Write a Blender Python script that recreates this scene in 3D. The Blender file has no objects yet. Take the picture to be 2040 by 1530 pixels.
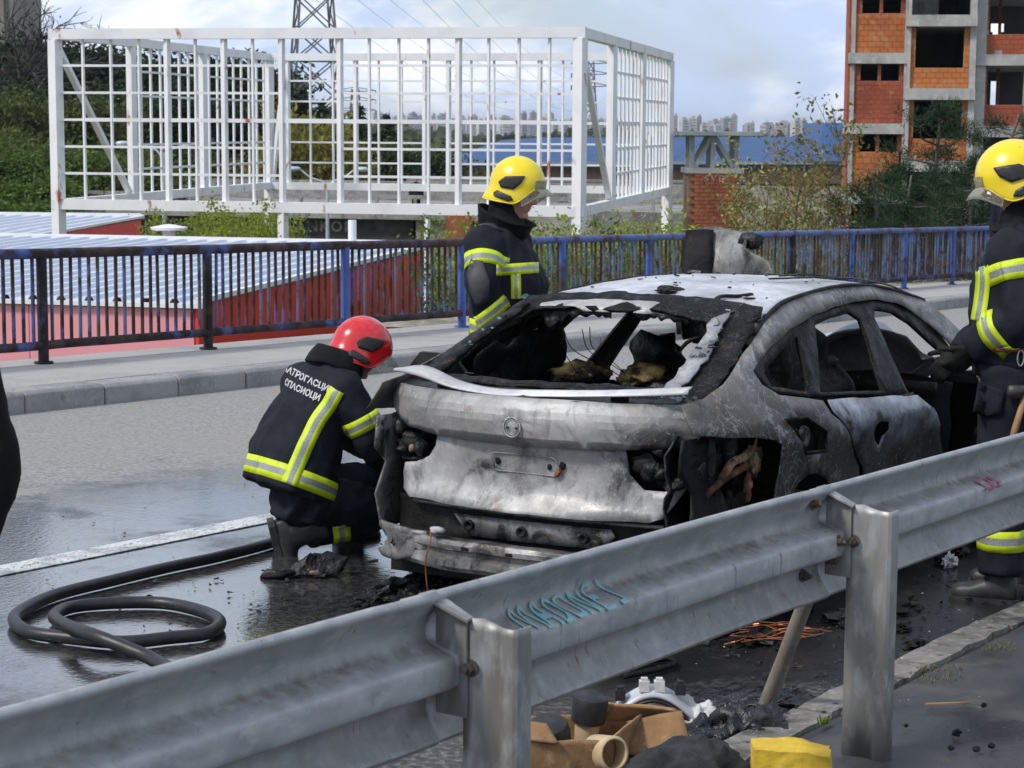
import bpy, bmesh, math, random
import numpy as np
from mathutils import Vector, Matrix, noise, geometry
from mathutils.bvhtree import BVHTree

random.seed(7)
SC = bpy.context.scene
COL = SC.collection
PI = math.pi

# ------------------------------------------------------------------ camera
GRADE = 0.02908                 # the road falls by 2.9 % towards +X
HEAD = math.radians(33.9)       # the camera looks this far left of the road axis
PITCH = math.radians(7.336)
ROLL = 0.006
CAM = Vector((0.0, 0.0, 1.88))
FPX = 4000.0
_f = Vector((math.cos(HEAD)*math.cos(PITCH), math.sin(HEAD)*math.cos(PITCH), -math.sin(PITCH)))
_r0 = Vector((math.sin(HEAD), -math.cos(HEAD), 0))
_u0 = _r0.cross(_f)
_r = _r0*math.cos(ROLL) + _u0*math.sin(ROLL)
_u = _u0*math.cos(ROLL) - _r0*math.sin(ROLL)
cd = bpy.data.cameras.new('camera')
cam = bpy.data.objects.new('camera', cd)
COL.objects.link(cam)
cd.sensor_width = 36.0
cd.lens = 36.0*FPX/2040.0
cd.clip_start = 0.05
cd.clip_end = 20000
cam.matrix_world = Matrix(((_r.x, _u.x, -_f.x, CAM.x), (_r.y, _u.y, -_f.y, CAM.y), (_r.z, _u.z, -_f.z, CAM.z), (0, 0, 0, 1)))
cd.dof.use_dof = True
cd.dof.focus_distance = 9.2
cd.dof.aperture_fstop = 13.0
SC.camera = cam

# ------------------------------------------------------------------ sky and sun
def nd(nt, typ, ins=None, **attrs):
    n = nt.nodes.new(typ)
    for k, v in attrs.items():
        setattr(n, k, v)
    for k, v in (ins or {}).items():
        s = n.inputs[k]
        if isinstance(v, bpy.types.NodeSocket):
            nt.links.new(v, s)
        else:
            s.default_value = v
    return n

SUN_EL = math.radians(48)
_sh = (-_r0*0.80 - Vector((math.cos(HEAD), math.sin(HEAD), 0))*0.50).normalized()   # towards the sun, level
SUN_DIR = Vector((_sh.x*math.cos(SUN_EL), _sh.y*math.cos(SUN_EL), math.sin(SUN_EL)))
world = bpy.data.worlds.new('World')
SC.world = world
world.use_nodes = True
nt = world.node_tree
nt.nodes.clear()
sky = nd(nt, 'ShaderNodeTexSky', sky_type='NISHITA', sun_disc=False, sun_elevation=SUN_EL,
         sun_rotation=math.atan2(SUN_DIR.x, SUN_DIR.y), altitude=150, air_density=1.0, dust_density=1.6, ozone_density=1.0)
tc = nd(nt, 'ShaderNodeTexCoord')
mp = nd(nt, 'ShaderNodeMapping', {'Vector': tc.outputs['Generated'], 'Location': (3.1, 1.7, 0.4), 'Scale': (1.0, 1.0, 2.6)})
n1 = nd(nt, 'ShaderNodeTexNoise', {'Vector': mp.outputs[0], 'Scale': 3.2, 'Detail': 7.0, 'Roughness': 0.55, 'Distortion': 0.3})
cover = nd(nt, 'ShaderNodeMapRange', {0: n1.outputs[0], 1: 0.40, 2: 0.60, 3: 0.42, 4: 1.0}, interpolation_type='SMOOTHSTEP')
n2 = nd(nt, 'ShaderNodeTexNoise', {'Vector': mp.outputs[0], 'Scale': 6.5, 'Detail': 7.0, 'Roughness': 0.58, 'Distortion': 0.4})
shade = nd(nt, 'ShaderNodeMapRange', {0: n2.outputs[0], 1: 0.43, 2: 0.61, 3: 0.0, 4: 1.0}, interpolation_type='SMOOTHSTEP')
ccol = nd(nt, 'ShaderNodeMix', {0: shade.outputs[0], 6: (4.6, 5.6, 7.6, 1), 7: (8.4, 8.6, 9.0, 1)}, data_type='RGBA')
mix = nd(nt, 'ShaderNodeMix', {0: cover.outputs[0], 6: sky.outputs[0], 7: ccol.outputs[2]}, data_type='RGBA')
bg = nd(nt, 'ShaderNodeBackground', {0: mix.outputs[2], 1: 0.115})
wo = nd(nt, 'ShaderNodeOutputWorld', {0: bg.outputs[0]})

sd = bpy.data.lights.new('sun', 'SUN')
sun = bpy.data.objects.new('sun', sd)
COL.objects.link(sun)
sd.energy = 2.4
sd.angle = math.radians(9.0)
sd.color = (1.0, 0.95, 0.88)
sun.rotation_euler = SUN_DIR.to_track_quat('Z', 'Y').to_euler()
sun.location = (0, 0, 30)

SC.view_settings.view_transform = 'Standard'
SC.view_settings.look = 'None'
SC.view_settings.exposure = 0.22
SC.view_settings.gamma = 1.0
SC.view_settings.use_curve_mapping = False
SC.render.engine = 'CYCLES'
SC.cycles.use_denoising = True
SC.cycles.max_bounces = 6
SC.cycles.diffuse_bounces = 3
SC.cycles.glossy_bounces = 3
SC.cycles.transparent_max_bounces = 8
SC.cycles.volume_bounces = 0
SC.cycles.caustics_reflective = False
SC.cycles.caustics_refractive = False

# ------------------------------------------------------------------ helpers
def ray(px, py):
    return _f + _r*((px-1020.0)/FPX) - _u*((py-765.0)/FPX)
def at(px, py, depth):
    """the point of the place that lies this many metres down the view axis"""
    return CAM + ray(px, py)*depth
def onz(px, py, z):
    d = ray(px, py)
    return CAM + d*((z-CAM.z)/d.z)
def road_z(x):
    return -GRADE*x
def onroad(px, py, z=0.0):
    d = ray(px, py)
    t = (z-CAM.z)/(d.z + GRADE*d.x)
    return CAM + d*t
CROT = HEAD - PI/2          # heading whose local X runs to the right of the view, local Y away

def tag(o, label=None, cat=None, group=None, kind=None):
    if label: o['label'] = label
    if cat: o['category'] = cat
    if group: o['group'] = group
    if kind: o['kind'] = kind
    return o
def empty(name, loc=(0, 0, 0), rotz=0.0, label=None, cat=None, group=None):
    o = bpy.data.objects.new(name, None)
    COL.objects.link(o)
    o.location = loc
    o.rotation_euler = (0, 0, rotz)
    o.empty_display_size = 0.2
    tag(o, label, cat, group)
    return o
def link(name, me, parent=None, loc=None, rot=None):
    o = bpy.data.objects.new(name, me)
    COL.objects.link(o)
    if parent is not None: o.parent = parent
    if loc is not None: o.location = loc
    if rot is not None: o.rotation_euler = rot
    return o

class MB:
    """collects shapes and links them as one mesh object"""
    def __init__(s):
        s.v = []; s.f = []; s.m = []; s.cur = 0
    def add(s, vs, fs):
        o = len(s.v)
        s.v += [tuple(v) for v in vs]
        s.f += [tuple(i+o for i in f) for f in fs]
        s.m += [s.cur]*len(fs)
        return s
    def box(s, c, d, R=None, taper=1.0):
        c = Vector(c); hx, hy, hz = d[0]/2, d[1]/2, d[2]/2
        P = []
        for z in (-hz, hz):
            k = 1.0 if z < 0 else taper
            for x, y in ((-hx, -hy), (hx, -hy), (hx, hy), (-hx, hy)):
                p = Vector((x*k, y*k, z))
                if R is not None: p = R @ p
                P.append(p+c)
        return s.add(P, [(3, 2, 1, 0), (4, 5, 6, 7), (0, 1, 5, 4), (1, 2, 6, 5), (2, 3, 7, 6), (3, 0, 4, 7)])
    def bar(s, a, b, w, h=None, up=(0, 0, 1)):
        a = Vector(a); b = Vector(b); h = w if h is None else h
        d = (b-a)
        L = d.length
        if L < 1e-6: return s
        d /= L
        u = Vector(up)
        if abs(d.dot(u)) > 0.98: u = Vector((1, 0, 0))
        x = d.cross(u).normalized(); y = x.cross(d)
        R = Matrix((x, d, y)).transposed()
        return s.box((a+b)/2, (w, L, h), R)
    def loft(s, rings, cap=True, closed=False):
        n = len(rings[0]); o = len(s.v)
        vs = [p for r in rings for p in r]
        fs = []
        m = len(rings)
        for i in range(m if closed else m-1):
            for j in range(n):
                a = i*n+j; b = i*n+(j+1) % n; c = ((i+1) % m)*n+(j+1) % n; d = ((i+1) % m)*n+j
                fs.append((a, b, c, d))
        if cap and not closed:
            fs.append(tuple(range(n-1, -1, -1)))
            fs.append(tuple(range((m-1)*n, m*n)))
        return s.add(vs, fs)
    def tube(s, pts, r, n=8, cap=True, closed=False, flat=1.0):
        pts = [Vector(p) for p in pts]
        m = len(pts)
        rs = r if isinstance(r, (list, tuple)) else [r]*m
        rings = []
        t0 = (pts[1]-pts[0]).normalized()
        ref = Vector((0, 0, 1)) if abs(t0.z) < 0.9 else Vector((1, 0, 0))
        x = t0.cross(ref).normalized()
        for i in range(m):
            if closed: t = (pts[(i+1) % m]-pts[i-1]).normalized()
            elif i == 0: t = t0
            elif i == m-1: t = (pts[-1]-pts[-2]).normalized()
            else: t = (pts[i+1]-pts[i-1]).normalized()
            x = (x - t*x.dot(t)).normalized()
            y = t.cross(x)
            rings.append([pts[i] + (x*math.cos(2*PI*j/n) + y*math.sin(2*PI*j/n)*flat)*rs[i] for j in range(n)])
        return s.loft(rings, cap, closed)
    def cyl(s, a, b, r, n=12, r2=None):
        return s.tube([a, b], [r, r if r2 is None else r2], n)
    def lathe(s, prof, n=20, M=None, a0=0.0, a1=2*PI):
        """profile of (radius, height) pairs round Z"""
        full = abs(a1-a0-2*PI) < 1e-6
        k = n if full else n+1
        vs = []
        for r, z in prof:
            for j in range(k):
                a = a0+(a1-a0)*j/n
                p = Vector((r*math.cos(a), r*math.sin(a), z))
                vs.append(M @ p if M is not None else p)
        fs = []
        for i in range(len(prof)-1):
            for j in range(n):
                fs.append((i*k+j, i*k+(j+1) % k, (i+1)*k+(j+1) % k, (i+1)*k+j))
        return s.add(vs, fs)
    def prism(s, poly, a, b, axis='z'):
        """polygon of 2D points pushed from a to b along an axis"""
        def P(u, v, w):
            return {'z': (u, v, w), 'y': (u, w, v), 'x': (w, u, v)}[axis]
        n = len(poly)
        vs = [P(u, v, a) for u, v in poly] + [P(u, v, b) for u, v in poly]
        fs = [tuple(range(n-1, -1, -1)), tuple(range(n, 2*n))] + [(i, (i+1) % n, n+(i+1) % n, n+i) for i in range(n)]
        return s.add(vs, fs)
    def mesh(s, name, mats, smooth=False, shear=False):
        me = bpy.data.meshes.new(name)
        vs = [(x, y, z-GRADE*x) for x, y, z in s.v] if shear else s.v
        me.from_pydata(vs, [], s.f)
        mats = mats if isinstance(mats, (list, tuple)) else [mats]
        for m in mats: me.materials.append(m)
        if len(mats) > 1: me.polygons.foreach_set('material_index', s.m)
        me.validate(clean_customdata=False)
        bm = bmesh.new(); bm.from_mesh(me)
        bmesh.ops.recalc_face_normals(bm, faces=bm.faces)
        bm.to_mesh(me); bm.free()
        if smooth is True:
            me.polygons.foreach_set('use_smooth', [True]*len(me.polygons))
        elif smooth:
            me.polygons.foreach_set('use_smooth', [True]*len(me.polygons))
            me.set_sharp_from_angle(angle=math.radians(smooth))
        me.update()
        return me
    def build(s, name, mats, parent=None, smooth=False, shear=False, loc=None, rot=None):
        return link(name, s.mesh(name, mats, smooth, shear), parent, loc, rot)

def bevel(o, w, seg=2, angle=35):
    m = o.modifiers.new('bevel', 'BEVEL')
    m.width = w; m.segments = seg; m.limit_method = 'ANGLE'; m.angle_limit = math.radians(angle)
    m.harden_normals = False
    return o
def bake(o):
    """replace the mesh by its modified result"""
    dg = bpy.context.evaluated_depsgraph_get()
    dg.update()
    me = bpy.data.meshes.new_from_object(o.evaluated_get(dg))
    me.name = o.name
    o.modifiers.clear()
    o.data = me
    return o

def catmull(P, n):
    """smooth path through points, n steps per span"""
    P = [Vector(p) for p in P]
    out = []
    for i in range(len(P)-1):
        p0 = P[i-1] if i > 0 else P[i]*2-P[i+1]
        p1, p2 = P[i], P[i+1]
        p3 = P[i+2] if i+2 < len(P) else P[i+1]*2-P[i]
        for k in range(n):
            t = k/n
            out.append(0.5*((2*p1) + (p2-p0)*t + (2*p0-5*p1+4*p2-p3)*t*t + (3*p1-p0-3*p2+p3)*t*t*t))
    out.append(P[-1].copy())
    return out

def inpoly(x, y, poly):
    c = False
    j = len(poly)-1
    for i in range(len(poly)):
        xi, yi = poly[i]; xj, yj = poly[j]
        if (yi > y) != (yj > y) and x < (xj-xi)*(y-yi)/(yj-yi)+xi: c = not c
        j = i
    return c
def sheet(outline, holes, step, fn, th=0.0, jag=0.0):
    """a flat outline with holes, filled with an even mesh and laid on a surface fn(u, v)"""
    rnd = random.Random(len(outline)*31+len(holes))
    loops = []
    for L in [outline]+list(holes):
        pts = []
        for i in range(len(L)):
            a = Vector(L[i]); b = Vector(L[(i+1) % len(L)])
            k = max(1, int((b-a).length/step))
            for q in range(k):
                p = a+(b-a)*(q/k)
                if jag and q: p = p+Vector((rnd.uniform(-jag, jag), rnd.uniform(-jag, jag)))
                pts.append((p.x, p.y))
        loops.append(pts)
    V = []; E = []
    for L in loops:
        o = len(V); V += [Vector(p) for p in L]
        E += [(o+i, o+(i+1) % len(L)) for i in range(len(L))]
    xs = [p[0] for p in loops[0]]; ys = [p[1] for p in loops[0]]
    nb = len(V)
    bd = np.array([(v.x, v.y) for v in V])
    j = 0
    y = min(ys)+step*0.5
    while y < max(ys):
        x = min(xs)+step*(0.5 if j % 2 else 1.0)
        while x < max(xs):
            if inpoly(x, y, loops[0]) and not any(inpoly(x, y, h) for h in loops[1:]):
                if np.min(np.hypot(bd[:, 0]-x, bd[:, 1]-y)) > step*0.55: V.append(Vector((x, y)))
            x += step
        y += step*0.87; j += 1
    r = geometry.delaunay_2d_cdt(V, E, [], 0, 1e-6)
    v2, f2 = r[0], r[2]
    fs = []
    for f in f2:
        cx = sum(v2[i].x for i in f)/len(f); cy = sum(v2[i].y for i in f)/len(f)
        if inpoly(cx, cy, loops[0]) and not any(inpoly(cx, cy, h) for h in loops[1:]): fs.append(tuple(f))
    used = sorted({i for f in fs for i in f})
    mp = {i: k for k, i in enumerate(used)}
    vs = [Vector(fn(v2[i].x, v2[i].y)) for i in used]
    fs = [tuple(mp[i] for i in f) for f in fs]
    return vs, fs
def sheet_obj(name, outline, holes, step, fn, m, parent, th=0.012, jag=0.0, smooth=40, warp=0.0, wscale=3.0, seed=0.0):
    vs, fs = sheet(outline, holes, step, fn, jag=jag)
    if warp:
        vs = [v+noise.noise_vector(v*wscale+Vector((seed, seed*1.7, 0)))*warp for v in vs]
    mb = MB().add(vs, fs)
    o = mb.build(name, m, parent, smooth)
    s = o.modifiers.new('sheet', 'SOLIDIFY')
    s.thickness = th; s.offset = 0
    return o
def grid_obj(name, rows, nu, nv, m, parent=None, th=0.0, smooth=True, warp=0.0, wscale=3.0, seed=0.0):
    """a smooth surface through a net of control points"""
    A = [catmull(r, nu) for r in rows]
    cols = list(zip(*A))
    B = [catmull(c, nv) for c in cols]
    n = len(B[0]); vs = [p for c in B for p in c]
    if warp: vs = [v+noise.noise_vector(v*wscale+Vector((seed, 0, seed)))*warp for v in vs]
    fs = []
    for i in range(len(B)-1):
        for j in range(n-1): fs.append((i*n+j, i*n+j+1, (i+1)*n+j+1, (i+1)*n+j))
    o = MB().add(vs, fs).build(name, m, parent, smooth)
    if th:
        s = o.modifiers.new('sheet', 'SOLIDIFY'); s.thickness = th; s.offset = 0
    return o
def blob(c, d, seed=0, amp=0.3, sc=1.5, sub=3, flat=None):
    """an uneven lump: (verts, faces)"""
    bm = bmesh.new()
    bmesh.ops.create_icosphere(bm, subdivisions=sub, radius=1.0)
    vs = []
    for v in bm.verts:
        k = 1+amp*noise.fractal(v.co*sc+Vector((seed*3.1, seed*1.3, seed)), 0.9, 2.0, 4)
        p = v.co*k
        q = Vector((p.x*d[0], p.y*d[1], p.z*d[2]))
        if flat is not None: q.z = max(q.z, flat)
        vs.append(q+Vector(c))
    fs = [tuple(v.index for v in f.verts) for f in bm.faces]
    bm.free()
    return vs, fs

def text_mesh(s, size, extrude=0.0, bold=0.0, spacing=1.0):
    cu = bpy.data.curves.new('lettering', 'FONT')
    cu.body = s; cu.size = size; cu.extrude = extrude; cu.offset = bold; cu.space_character = spacing
    cu.align_x = 'CENTER'; cu.align_y = 'CENTER'; cu.resolution_u = 3
    o = bpy.data.objects.new('lettering', cu)
    COL.objects.link(o)
    dg = bpy.context.evaluated_depsgraph_get(); dg.update()
    me = bpy.data.meshes.new_from_object(o.evaluated_get(dg))
    bpy.data.objects.remove(o); bpy.data.curves.remove(cu)
    return me

# ------------------------------------------------------------------ materials
def rgba(c): return (c[0], c[1], c[2], 1.0)
def mat(name, base, rough=0.7, metal=0.0, layers=(), bump=None, spec=0.5, coords='world', stretch=(1, 1, 1), coat=0.0, rvar=0.0, **kw):
    """layers: (colour, scale, low, high[, roughness[, stretch[, detail]]]) laid over each other through noise masks"""
    m = bpy.data.materials.new(name)
    m.use_nodes = True
    t = m.node_tree
    p = t.nodes['Principled BSDF']
    p.inputs['Base Color'].default_value = rgba(base)
    p.inputs['Roughness'].default_value = rough
    p.inputs['Metallic'].default_value = metal
    p.inputs['Specular IOR Level'].default_value = spec
    p.inputs['Coat Weight'].default_value = coat
    for k, v in kw.items():
        p.inputs[k.replace('_', ' ')].default_value = v
    if not layers and not bump and not rvar: return m
    if coords == 'world':
        co = nd(t, 'ShaderNodeNewGeometry').outputs['Position']
    else:
        co = nd(t, 'ShaderNodeTexCoord').outputs['Object']
    csock = None; rsock = None
    for i, L in enumerate(layers):
        col, sc, lo, hi = L[:4]
        rg = L[4] if len(L) > 4 else None
        st = L[5] if len(L) > 5 and L[5] else stretch
        de = L[6] if len(L) > 6 else 6.0
        mpn = nd(t, 'ShaderNodeMapping', {'Vector': co, 'Location': (i*7.3, i*3.1, i*5.7), 'Scale': st})
        nz = nd(t, 'ShaderNodeTexNoise', {'Vector': mpn.outputs[0], 'Scale': sc, 'Detail': de, 'Roughness': 0.6})
        mr = nd(t, 'ShaderNodeMapRange', {0: nz.outputs[0], 1: lo, 2: hi, 3: 0.0, 4: 1.0})
        mx = nd(t, 'ShaderNodeMix', {0: mr.outputs[0], 6: csock or rgba(base), 7: rgba(col)}, data_type='RGBA')
        csock = mx.outputs[2]
        if rg is not None:
            rx = nd(t, 'ShaderNodeMix', {0: mr.outputs[0], 2: rsock or rough, 3: rg})
            rsock = rx.outputs[0]
    if csock: t.links.new(csock, p.inputs['Base Color'])
    if rvar:
        nz = nd(t, 'ShaderNodeTexNoise', {'Vector': co, 'Scale': 9.0, 'Detail': 5.0})
        ra = nd(t, 'ShaderNodeMapRange', {0: nz.outputs[0], 1: 0.3, 2: 0.7, 3: -rvar, 4: rvar})
        ad = nd(t, 'ShaderNodeMath', {0: rsock or rough, 1: ra.outputs[0]}, operation='ADD', use_clamp=True)
        rsock = ad.outputs[0]
    if rsock: t.links.new(rsock, p.inputs['Roughness'])
    if bump:
        bs = bump if isinstance(bump, list) else [bump]
        prev = None
        for b in bs:
            mpn = nd(t, 'ShaderNodeMapping', {'Vector': co, 'Scale': b[3] if len(b) > 3 else (1, 1, 1)})
            nz = nd(t, 'ShaderNodeTexNoise', {'Vector': mpn.outputs[0], 'Scale': b[0], 'Detail': 6.0, 'Roughness': 0.6})
            bn = nd(t, 'ShaderNodeBump', {'Strength': b[1], 'Distance': b[2] if len(b) > 2 else 0.02, 'Height': nz.outputs[0]})
            if prev: t.links.new(prev, bn.inputs['Normal'])
            prev = bn.outputs[0]
        t.links.new(prev, p.inputs['Normal'])
    return m
def bsdf(m): return m.node_tree.nodes['Principled BSDF']
# ------------------------------------------------------------------ ground, road, pavements
FWD = Vector((math.cos(HEAD), math.sin(HEAD), 0))
RGT = Vector((math.sin(HEAD), -math.cos(HEAD), 0))
def cf(u, w, z=0.0):
    return RGT*u + FWD*w + Vector((0, 0, z))

def road_material():
    m = bpy.data.materials.new('wet sooty asphalt')
    m.use_nodes = True
    t = m.node_tree; p = t.nodes['Principled BSDF']
    pos = nd(t, 'ShaderNodeNewGeometry').outputs['Position']
    s = nd(t, 'ShaderNodeSeparateXYZ', {0: pos})
    def math_(op, a, b=0.0, c=0.0, clamp=False):
        n = nd(t, 'ShaderNodeMath', {0: a, 1: b, 2: c}, operation=op, use_clamp=clamp)
        return n.outputs[0]
    def nz(scale, detail=5.0, rough=0.6, off=(0, 0, 0), st=(1, 1, 1)):
        mp_ = nd(t, 'ShaderNodeMapping', {'Vector': pos, 'Location': off, 'Scale': st})
        return nd(t, 'ShaderNodeTexNoise', {'Vector': mp_.outputs[0], 'Scale': scale, 'Detail': detail, 'Roughness': rough}).outputs[0]
    def rng(v, a, b, c=0.0, d=1.0, typ='SMOOTHSTEP'):
        return nd(t, 'ShaderNodeMapRange', {0: v, 1: a, 2: b, 3: c, 4: d}, interpolation_type=typ).outputs[0]
    big = nz(0.55, 4.0); mid = nz(2.3, 6.0, 0.65, (3, 1, 0)); fine = nz(110.0, 3.0, 0.7); stone = nz(34.0, 3.0, 0.6, (9, 2, 0))
    # where the hose water has spread: up to the second lane beside the car
    yy = math_('ADD', s.outputs[1], math_('MULTIPLY', math_('SUBTRACT', mid, 0.5), 1.8))
    yy = math_('ADD', yy, math_('MULTIPLY', math_('SUBTRACT', big, 0.5), 2.4))
    wet_y = rng(yy, 7.9, 8.7, 1.0, 0.0)
    wet_x = math_('MULTIPLY', rng(s.outputs[0], 14.0, 11.0), rng(s.outputs[0], -3.0, 1.0))
    wet = math_('MULTIPLY', wet_y, wet_x)
    # soot round the car
    ex = math_('POWER', math_('DIVIDE', math_('SUBTRACT', s.outputs[0], 9.6), 3.6), 2.0)
    ey = math_('POWER', math_('DIVIDE', math_('SUBTRACT', s.outputs[1], 4.0), 1.65), 2.0)
    el = math_('ADD', math_('ADD', ex, ey), math_('MULTIPLY', math_('SUBTRACT', mid, 0.5), 1.7))
    soot = rng(el, 0.7, 1.35, 1.0, 0.0)
    dry = nd(t, 'ShaderNodeMix', {0: rng(stone, 0.35, 0.65, typ='LINEAR'), 6: (0.16, 0.157, 0.15, 1), 7: (0.33, 0.322, 0.31, 1)}, data_type='RGBA').outputs[2]
    dry = nd(t, 'ShaderNodeMix', {0: rng(big, 0.35, 0.7, 0.0, 0.45), 6: dry, 7: (0.27, 0.25, 0.225, 1)}, data_type='RGBA').outputs[2]
    chip = rng(fine, 0.55, 0.72, typ='LINEAR')
    dry = nd(t, 'ShaderNodeMix', {0: math_('MULTIPLY', chip, 0.35), 6: dry, 7: (0.5, 0.49, 0.46, 1)}, data_type='RGBA').outputs[2]
    wetc = nd(t, 'ShaderNodeMix', {0: rng(stone, 0.4, 0.66, typ='LINEAR'), 6: (0.022, 0.022, 0.025, 1), 7: (0.085, 0.083, 0.082, 1)}, data_type='RGBA').outputs[2]
    col = nd(t, 'ShaderNodeMix', {0: wet, 6: dry, 7: wetc}, data_type='RGBA').outputs[2]
    sootc = nd(t, 'ShaderNodeMix', {0: rng(fine, 0.5, 0.75, typ='LINEAR'), 6: (0.008, 0.008, 0.009, 1), 7: (0.035, 0.034, 0.034, 1)}, data_type='RGBA').outputs[2]
    col = nd(t, 'ShaderNodeMix', {0: math_('MULTIPLY', soot, 0.93), 6: col, 7: sootc}, data_type='RGBA').outputs[2]
    # near strip along the kerb: dark, gritty, dry-ish
    grit = math_('MULTIPLY', rng(yy, 3.6, 4.5, 1.0, 0.0), rng(s.outputs[0], 4.0, 7.0, 0.75, 0.9))
    gritc = nd(t, 'ShaderNodeMix', {0: rng(stone, 0.48, 0.66, typ='LINEAR'), 6: (0.035, 0.035, 0.037, 1), 7: (0.22, 0.21, 0.2, 1)}, data_type='RGBA').outputs[2]
    col = nd(t, 'ShaderNodeMix', {0: math_('MULTIPLY', grit, math_('SUBTRACT', 1.0, soot)), 6: col, 7: gritc}, data_type='RGBA').outputs[2]
    t.links.new(col, p.inputs['Base Color'])
    pud = rng(math_('ADD', math_('MULTIPLY', big, 0.55), math_('MULTIPLY', mid, 0.45)), 0.36, 0.52)
    rw = nd(t, 'ShaderNodeMix', {0: pud, 2: 0.30, 3: 0.08}).outputs[0]
    rr = nd(t, 'ShaderNodeMix', {0: wet, 2: 0.88, 3: rw}).outputs[0]
    rr = nd(t, 'ShaderNodeMix', {0: math_('MULTIPLY', grit, 0.6), 2: rr, 3: 0.7}).outputs[0]
    t.links.new(rr, p.inputs['Roughness'])
    bs = nd(t, 'ShaderNodeMix', {0: math_('MULTIPLY', wet, pud), 2: 0.75, 3: 0.22}).outputs[0]
    b1 = nd(t, 'ShaderNodeBump', {'Strength': bs, 'Distance': 0.010, 'Height': stone})
    b2 = nd(t, 'ShaderNodeBump', {'Strength': nd(t, 'ShaderNodeMix', {0: math_('MULTIPLY', wet, pud), 2: 0.35, 3: 0.06}).outputs[0], 'Distance': 0.004, 'Height': fine, 'Normal': b1.outputs[0]})
    t.links.new(b2.outputs[0], p.inputs['Normal'])
    film = nd(t, 'ShaderNodeBump', {'Strength': 0.16, 'Distance': 0.006, 'Height': stone})
    t.links.new(math_('MULTIPLY', math_('MULTIPLY', wet, rng(pud, 0.0, 0.9, 0.25, 1.0)), math_('SUBTRACT', 1.0, math_('MULTIPLY', grit, 0.8))), p.inputs['Coat Weight'])
    p.inputs['Coat Roughness'].default_value = 0.07
    p.inputs['Coat IOR'].default_value = 1.45
    t.links.new(film.outputs[0], p.inputs['Coat Normal'])
    return m
M_ROAD = road_material()
M_WALKFAR = mat('dusty asphalt pavement', (0.36, 0.35, 0.335), 0.9, layers=[((0.27, 0.26, 0.25), 1.3, 0.45, 0.7), ((0.45, 0.44, 0.42), 45, 0.52, 0.7), ((0.2, 0.19, 0.18), 30, 0.62, 0.75)], bump=(60, 0.4, 0.006))
M_WALKNEAR = mat('dark damp asphalt pavement', (0.055, 0.055, 0.06), 0.6, layers=[((0.03, 0.03, 0.034), 1.8, 0.4, 0.62, 0.3), ((0.10, 0.095, 0.08), 2.6, 0.52, 0.7, 0.85), ((0.16, 0.155, 0.15), 90, 0.62, 0.75, 0.8)], bump=[(45, 0.35, 0.006), (6, 0.3, 0.02)])
M_KERB = mat('concrete kerb', (0.30, 0.295, 0.285), 0.85, layers=[((0.20, 0.20, 0.20), 2.2, 0.4, 0.65), ((0.42, 0.41, 0.4), 40, 0.55, 0.75), ((0.13, 0.13, 0.13), 7, 0.58, 0.75)], bump=(70, 0.35, 0.004))
M_KERB2 = mat('worn stone kerb', (0.20, 0.188, 0.17), 0.85, layers=[((0.13, 0.122, 0.11), 3.0, 0.4, 0.62), ((0.28, 0.265, 0.24), 28, 0.5, 0.7), ((0.035, 0.033, 0.031), 5, 0.50, 0.64), ((0.012, .012, .012), 14, .6, .7)], bump=[(55, 0.5, 0.006), (9, 0.4, 0.015)])
M_LINE = mat('worn white road paint', (0.66, 0.66, 0.65), 0.28, layers=[((0.20, 0.20, 0.205), 3.5, 0.46, 0.66, 0.22), ((0.08, 0.08, 0.08), 55, 0.52, 0.64)], bump=(60, 0.3, 0.004))
M_EARTH = mat('spring grass and earth', (0.10, 0.125, 0.045), 0.95, layers=[((0.17, 0.15, 0.10), 0.12, 0.45, 0.62), ((0.06, 0.10, 0.025), 0.6, 0.45, 0.65), ((0.2, 0.22, 0.06), 3.0, 0.55, 0.75)], bump=(1.5, 0.5, 0.2))
M_RUBBLE = mat('rubble and dry grass', (0.30, 0.27, 0.22), 0.95, layers=[((0.16, 0.15, 0.09), 1.6, 0.45, 0.6), ((0.5, 0.48, 0.44), 8, 0.58, 0.7), ((0.08, 0.09, 0.03), 4, 0.55, 0.7)], bump=(12, 0.6, 0.05))

X0, X1 = -25.0, 130.0
mb = MB(); mb.add([(X0, 2.8, 0), (X1, 2.8, 0), (X1, 11.6, 0), (X0, 11.6, 0), (X0, 2.8, -0.6), (X1, 2.8, -0.6), (X1, 11.6, -0.6), (X0, 11.6, -0.6)],
                  [(0, 1, 2, 3), (7, 6, 5, 4), (0, 4, 5, 1), (3, 2, 6, 7), (0, 3, 7, 4), (1, 5, 6, 2)])
tag(mb.build('road', M_ROAD, shear=True), kind='structure')
mb = MB(); mb.box((45, 7.04, 0.0042), (130, 0.18, 0.004))
tag(mb.build('road_marking', M_LINE, shear=True), kind='structure')

# far pavement with its kerb stones
mb = MB(); mb.prism([(11.72, -0.5), (13.45, -0.5), (13.45, 0.155), (11.72, 0.165)], X0, X1, 'x')
walk = tag(mb.build('pavement_far', M_WALKFAR, shear=True), kind='structure')
kerb = tag(MB().box((55, 11.59, -0.1), (150, 0.18, 0.14)).build('kerb_far', M_KERB, shear=True), kind='structure')
L = 0.835
stone = MB().prism([(-0.135, -0.06), (0.135, -0.06), (0.135, 0.166), (-0.105, 0.166), (-0.135, 0.136)], -L/2+0.006, L/2-0.006, 'x')
stone.v = [(x, y, z-GRADE*x) for x, y, z in stone.v]
sme = stone.mesh('kerb_stone', M_KERB)
for k in range(64):
    x = 10.44+L*(k-22)+L/2
    o = link('kerb_stone', sme, kerb, (x, 11.585+random.uniform(-.006, .006), road_z(x)+random.uniform(-.005, .004)), (0, 0, random.uniform(-.004, .004)))
    bevel(o, 0.012, 2)

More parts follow.
